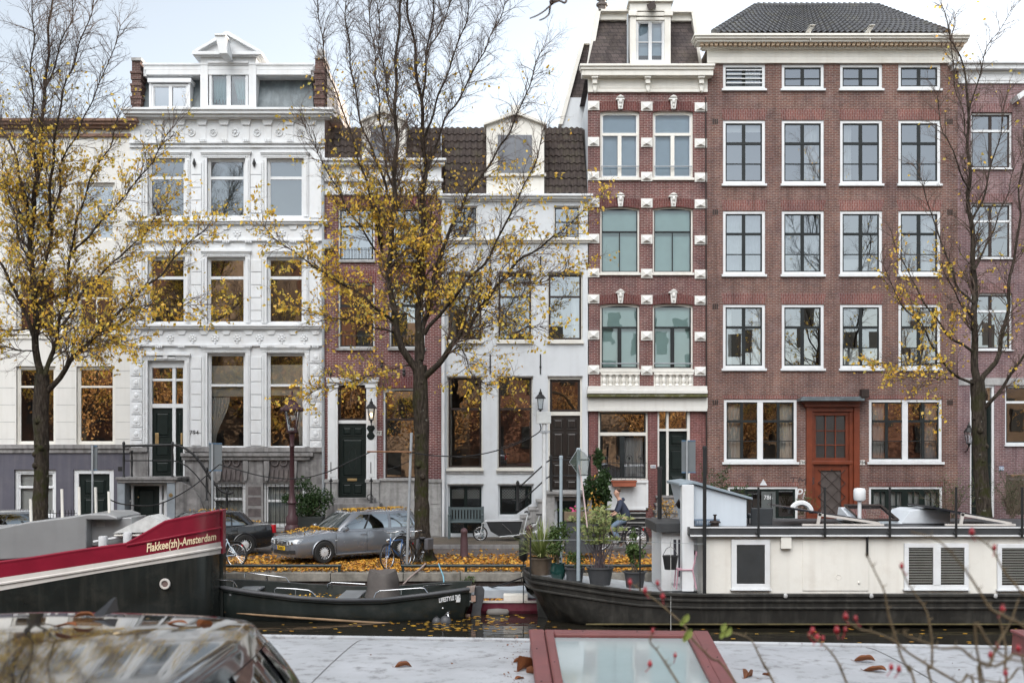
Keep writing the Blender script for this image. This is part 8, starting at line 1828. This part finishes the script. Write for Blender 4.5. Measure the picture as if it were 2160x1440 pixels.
def dead_leaf(label, p, L, mat, rz, curl, grp):
    mb = MB(); g = []; n = 10
    for j in range(n + 1):
        u = j / n; w = L * .36 * math.sin(math.pi * min(1, u * .93 + .05)) ** .8 * (1 + .15 * math.sin(9 * u)); row = []
        for i in range(7):
            v = i / 3 - 1; a = v * curl
            row.append((L * (u - .5), w * math.sin(a) / max(curl, .3), w * (1 - math.cos(a)) * 1.2 + L * .16 * math.sin(3 * u + rz) * u + .004))
        g.append(row)
    mb.loft(g, False, False); mb.tube([(-L * .5, 0, .004), (-L * .68, .01, L * .08)], L * .012, 4)
    o = thing('dead_leaf', label, 'leaf', tuple(p), rz, grp); mb.build('blade', mat, o, local=True, smooth=60, recalc=False); return o
gr = 'dead leaves on the white boat roof'
def onroof(px, py):
    D = (H - zr - .03) * F / (py - HY); return P(px, py, D)
for px, py, L, c, rz, lab in ((1096, 1397, .10, 1.3, .1, 'thin curled brown leaf lying flat, uppermost left of the red skylight'), (1108, 1413, .19, 1.9, .9, 'largest crumpled brown leaf beside the left frame of the red skylight'), (1096, 1432, .08, 1.0, .6, 'small brown leaf below the crumpled leaves left of the red skylight'), (1121, 1420, .13, 1.8, 2.2, 'tightly curled brown leaf touching the left frame of the red skylight'), (851, 1407, .13, 1.2, .2, 'single brown leaf alone on the roof between the car and the skylight'), (1578, 1428, .14, 1.6, 1.0, 'curled brown leaf on the roof right of the red skylight corner'), (1616, 1424, .08, 1.3, 2.0, 'small brown leaf beside a twig right of the red skylight'), (1824, 1396, .16, 1.2, -.4, 'upper brown leaf of the two lying among the rose twigs'), (1846, 1417, .17, 1.0, -.6, 'lower brown leaf of the two lying among the rose twigs')):
    dead_leaf(lab, onroof(px, py), L, BROWNL, rz, c, gr)
mb = MB()
for i in range(150):
    x = TR.gauss(.02, .07) if i % 2 else TR.uniform(-4.5, 5.5); y = TR.uniform(7.2, far_y(x) - .2); lying(mb, Vector((x, y, zr + .045)), TR.uniform(.008, .03))
tag(mb.build('leaf_crumbs', BROWNL, recalc=False), 'brown leaf crumbs and grit scattered on the white boat roof', 'litter', kind='stuff')
gr = 'autumn leaves on the dark car roof'
Mz = Matrix.Translation(fcar.location) @ Matrix.Rotation(fcar.rotation_euler.z, 4, 'Z')
def oncar(px, py):
    D = (H - NG - 1.445) * F / (py - HY); x = (px - CX) / F * D; z = 1.452 - .05 * abs((x + 1.63) / .6) ** 2.4 - .02 * (x + 1.63); D = (H - NG - z) * F / (py - HY); return P(px, py, D)
for px, py, L, m_, c, rz, lab in ((178, 1303, .07, ORL, 1.0, .3, 'orange brown leaf leaning at the antenna of the dark car'), (140, 1324, .075, ORL, .8, -.2, 'reddish curled leaf lying left on the dark car roof'), (250, 1338, .04, PALEL, .4, .8, 'pale yellow leaf lying on the middle of the dark car roof'), (372, 1318, .08, ORL, .6, .1, 'flat tan leaf at the front edge of the dark car roof'), (432, 1326, .075, ORL, 1.5, .9, 'crumpled orange leaf where the dark car roof starts to drop')):
    dead_leaf(lab, oncar(px, py), L, m_, rz, c, gr)
# rose twigs with hips, rooted on the near quay
ROSE = M('rose_stem', (.17, .13, .075), .7, .35, 40, bump=0); HIP = M('red_rose_hip', (.38, .03, .045), .3, .25, 30, spec=.5, bump=0)
t = thing('rose_bush', 'blurred leafless rose twigs with red hips reaching up close to the viewer', 'rose bush', (1.3, 2.35, NG))
DR = 2.5
STEMS = [
 [(1827, 1166), (1845, 1204), (1866, 1249), (1874, 1294), (1890, 1346), (1900, 1381), (1918, 1416), (1935, 1460)],
 [(1902, 1197), (1911, 1221), (1928, 1249), (1952, 1284), (1961, 1315), (1966, 1357), (1966, 1409), (1970, 1460)],
 [(1921, 1121), (1977, 1138), (2015, 1176), (2043, 1211), (2070, 1253), (2091, 1284), (2123, 1301), (2170, 1330), (2260, 1440)],
 [(2050, 1124), (2091, 1155), (2105, 1180), (2123, 1211), (2147, 1239), (2180, 1290), (2230, 1440)],
 [(1786, 1308), (1813, 1326), (1845, 1333), (1890, 1353), (1914, 1374), (1963, 1405), (2022, 1440), (2060, 1470)],
 [(1907, 1326), (1911, 1339), (1949, 1353), (1984, 1367), (2025, 1366), (2053, 1388), (2098, 1405), (2170, 1435)],
 [(1539, 1331), (1581, 1346), (1598, 1374), (1615, 1409), (1640, 1455)],
 [(1702, 1336), (1734, 1357), (1758, 1381), (1775, 1412), (1795, 1460)],
 [(2150, 1260), (2130, 1315), (2105, 1357), (2088, 1405), (2070, 1460)],
 [(1328, 1228), (1348, 1241), (1376, 1260), (1411, 1289), (1443, 1318), (1459, 1345), (1499, 1387), (1560, 1452)],
 [(1377, 1332), (1371, 1352), (1389, 1375), (1408, 1404), (1440, 1455)],
 [(2115, 1273), (2108, 1301), (2115, 1332), (2122, 1374), (2119, 1420), (2125, 1460)],
 [(2035, 1424), (2078, 1434), (2120, 1440), (2170, 1450)], [(2160, 1395), (2120, 1385), (2090, 1362), (2060, 1366)]]
gb = Vector((1.25, 2.4, NG))
for i, s in enumerate(STEMS):
    D = DR + (.35 if i in (6, 7, 9, 10) else 0) + .22 * math.sin(i * 2.3); pts = [P(a, b, D) for a, b in s]
    low = pts[-1]; pts += [low.lerp(Vector((gb.x + .1 * math.sin(i), gb.y, NG)), .5) + Vector((0, 0, .1)), Vector((gb.x + .12 * math.sin(i * 1.7), gb.y + .1 * math.cos(i), NG - .05))]
    pp3 = [Vector(p) for p in catmull([tuple(p) for p in pts], 4)]; n = len(pp3)
    mb = MB(); mb.tube(pp3, [(.0014 + .0015 * min(1, k / (n * .5))) for k in range(n)], 6)
    for k in range(3, n - 8, 4): d = (pp3[k + 1] - pp3[k]).normalized().cross(Vector((0, 1, 0))) * (1 if k % 8 else -1); mb.tube([pp3[k], pp3[k] + d * .012 + Vector((0, 0, .003))], [.0018, .0003], 4)
    mb.build('stem', ROSE, t, smooth=60)
for i, (a, b) in enumerate(((1329, 1228), (1361, 1245), (1387, 1230), (1398, 1258), (1377, 1331), (1371, 1400), (1424, 1382), (1784, 1300), (1805, 1304), (1765, 1329), (1783, 1328), (1724, 1344), (1736, 1346), (1714, 1330), (1707, 1339), (2050, 1122), (2098, 1155), (2115, 1284), (2104, 1363), (2090, 1381), (1902, 1194), (2148, 1367), (2121, 1419), (1880, 1407), (1896, 1411))):
    q = P(a, b, DR + (.3 if a < 1760 else 0)); r = .0060 * (1 + .2 * math.sin(i * 3)); mb = MB(); mb.lathe([(.001, -r * 1.2), (r * .7, -r * .8), (r, 0), (r * .75, r * .8), (r * .35, r * 1.15), (.001, r * 1.1)], q, 10)
    for k in range(4): mb.tube([q + Vector((0, 0, r)), q + Vector((.005 * math.cos(k * 1.57), .005 * math.sin(k * 1.57), r * 1.8))], .0006, 3)
    mb.tube([q + Vector((0, 0, -r)), q + Vector((.012 * math.sin(i), 0, -.02))], .0012, 4); mb.build('rose_hip', HIP, t, smooth=60)
GL = leafmat('pale_green_rose_leaf', [(.32, .42, .10), (.40, .48, .15)], .5, .4)
for (a, b, s) in ((1527, 1322, .022), (1537, 1332, .024), (1524, 1338, .02), (1447, 1304, .024), (1440, 1312, .018), (1452, 1338, .03), (1446, 1345, .02)):
    q = P(a, b, DR + .3); mb = MB(); g = []
    for j in range(7):
        u = j / 6; w = s * .42 * math.sin(math.pi * (.06 + .92 * u)); g.append([(q.x + (u - .5) * s * .5 - w * .8, q.y, q.z + (u - .5) * s + w * .3), (q.x + (u - .5) * s * .5, q.y + .004, q.z + (u - .5) * s), (q.x + (u - .5) * s * .5 + w * .8, q.y, q.z + (u - .5) * s - w * .2)])
    mb.loft(g, False, False); mb.build('leaf', GL, t, smooth=60, recalc=False)
# tree above the viewer: only the tips of one branch hang into the frame
base = Vector((4.2, 1.2, NG)); t = thing('canal_tree', 'dark thin twig tips hanging into the sky at the top edge', 'tree', tuple(base), group=None)
mb = MB(); mb.tube([base, base + Vector((.05, 0, 2.5)), base + Vector((-.1, .1, 5))], [.24, .2, .16], 12); lim = [base + Vector((-.1, .1, 4.9)), Vector((3.0, 3.0, 7.6)), Vector((1.5, 5.0, 7.6)), P(1195, -40, 6.0)]
lim = [Vector(p) for p in catmull([tuple(p) for p in lim], 5)]; mb.tube(lim, [.12 - .11 * i / (len(lim) - 1) for i in range(len(lim))], 8); mb.build('trunk', BARK, t, smooth=60)
mb = MB()
for s in ([(1196, -40), (1194, 4), (1180, 2), (1166, 8), (1150, 22), (1135, 32), (1118, 39)], [(1180, 2), (1164, 4), (1160, 18), (1158, 30), (1148, 39), (1138, 43)], [(1196, -40), (1172, -12), (1164, 4)], [(1166, 8), (1160, 4), (1172, -14)]):
    q = [Vector(p) for p in catmull([tuple(P(a, b, 6.0 + .1 * math.sin(a))) for a, b in s], 4)]; mb.tube(q, [.007 - .0035 * i / (len(q) - 1) for i in range(len(q))], 5)
mb.build('crown', TWIG, t, smooth=60)
# ------------------------------------------------------------------ camera, sky, sun
cam = bpy.data.cameras.new('camera'); co = bpy.data.objects.new('camera', cam); COL.objects.link(co)
co.location = (0, 0, H); co.rotation_euler = (math.radians(90), 0, 0)
cam.sensor_width = 36; cam.lens = 36 * F / 2160; cam.shift_y = (HY - 720) / 2160
cam.clip_start = .05; cam.clip_end = 3000
cam.dof.use_dof = True; cam.dof.focus_distance = 36; cam.dof.aperture_fstop = 4.2
SC.camera = co
SUN_EL, SUN_AZ = math.radians(12), math.radians(50)   # azimuth measured from +Y (behind the houses) towards +X
w = bpy.data.worlds.new('World'); SC.world = w; w.use_nodes = True; t = w.node_tree; t.nodes.clear()
wo = N(t, 'ShaderNodeOutputWorld'); bg = N(t, 'ShaderNodeBackground'); sky = N(t, 'ShaderNodeTexSky', sky_type='NISHITA')
sky.sun_disc = False; sky.sun_elevation = SUN_EL; sky.sun_rotation = SUN_AZ; sky.dust_density = .4; sky.air_density = 1.0; sky.ozone_density = 1.5
hs = N(t, 'ShaderNodeHueSaturation'); hs.inputs['Saturation'].default_value = .38
t.links.new(sky.outputs[0], hs.inputs['Color']); # bright patch added to the unseen sky above and behind the viewer, lights the facades
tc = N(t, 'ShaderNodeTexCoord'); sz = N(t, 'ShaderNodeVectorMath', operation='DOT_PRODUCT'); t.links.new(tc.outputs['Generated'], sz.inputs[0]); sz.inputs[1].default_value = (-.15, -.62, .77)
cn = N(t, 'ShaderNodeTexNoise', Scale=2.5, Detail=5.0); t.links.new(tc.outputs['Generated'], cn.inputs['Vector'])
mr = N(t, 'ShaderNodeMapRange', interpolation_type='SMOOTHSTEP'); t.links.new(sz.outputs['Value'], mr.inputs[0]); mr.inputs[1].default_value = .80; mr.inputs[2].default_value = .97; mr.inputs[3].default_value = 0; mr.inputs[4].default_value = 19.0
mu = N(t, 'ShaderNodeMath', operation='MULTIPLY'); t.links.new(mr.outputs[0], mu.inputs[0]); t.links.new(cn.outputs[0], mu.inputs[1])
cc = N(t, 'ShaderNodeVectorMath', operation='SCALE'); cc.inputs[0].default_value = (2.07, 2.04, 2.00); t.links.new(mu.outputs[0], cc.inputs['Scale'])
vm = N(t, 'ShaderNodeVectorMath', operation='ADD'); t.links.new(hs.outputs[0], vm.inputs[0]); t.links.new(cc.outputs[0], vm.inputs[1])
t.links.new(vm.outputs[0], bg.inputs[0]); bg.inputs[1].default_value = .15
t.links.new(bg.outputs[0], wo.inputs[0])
sl = bpy.data.lights.new('sun', 'SUN'); sl.energy = 4.5; sl.angle = math.radians(.5); sl.color = (1, .84, .66)
so = bpy.data.objects.new('sun', sl); COL.objects.link(so)
d = Vector((math.sin(SUN_AZ) * math.cos(SUN_EL), math.cos(SUN_AZ) * math.cos(SUN_EL), math.sin(SUN_EL)))
so.rotation_euler = d.to_track_quat('Z', 'Y').to_euler(); so.location = d * 200
SC.view_settings.view_transform = 'Standard'; SC.view_settings.look = 'None'; SC.view_settings.gamma = 1; SC.view_settings.use_curve_mapping = False
SC.view_settings.exposure = EXPOSURE
SC.render.engine = 'CYCLES'
SC.cycles.max_bounces = 8; SC.cycles.transparent_max_bounces = 16; SC.cycles.glossy_bounces = 4; SC.cycles.transmission_bounces = 4; SC.cycles.diffuse_bounces = 3
SC.cycles.use_denoising = True; SC.cycles.caustics_reflective = False; SC.cycles.caustics_refractive = False
SC.cycles.sample_clamp_indirect = 6
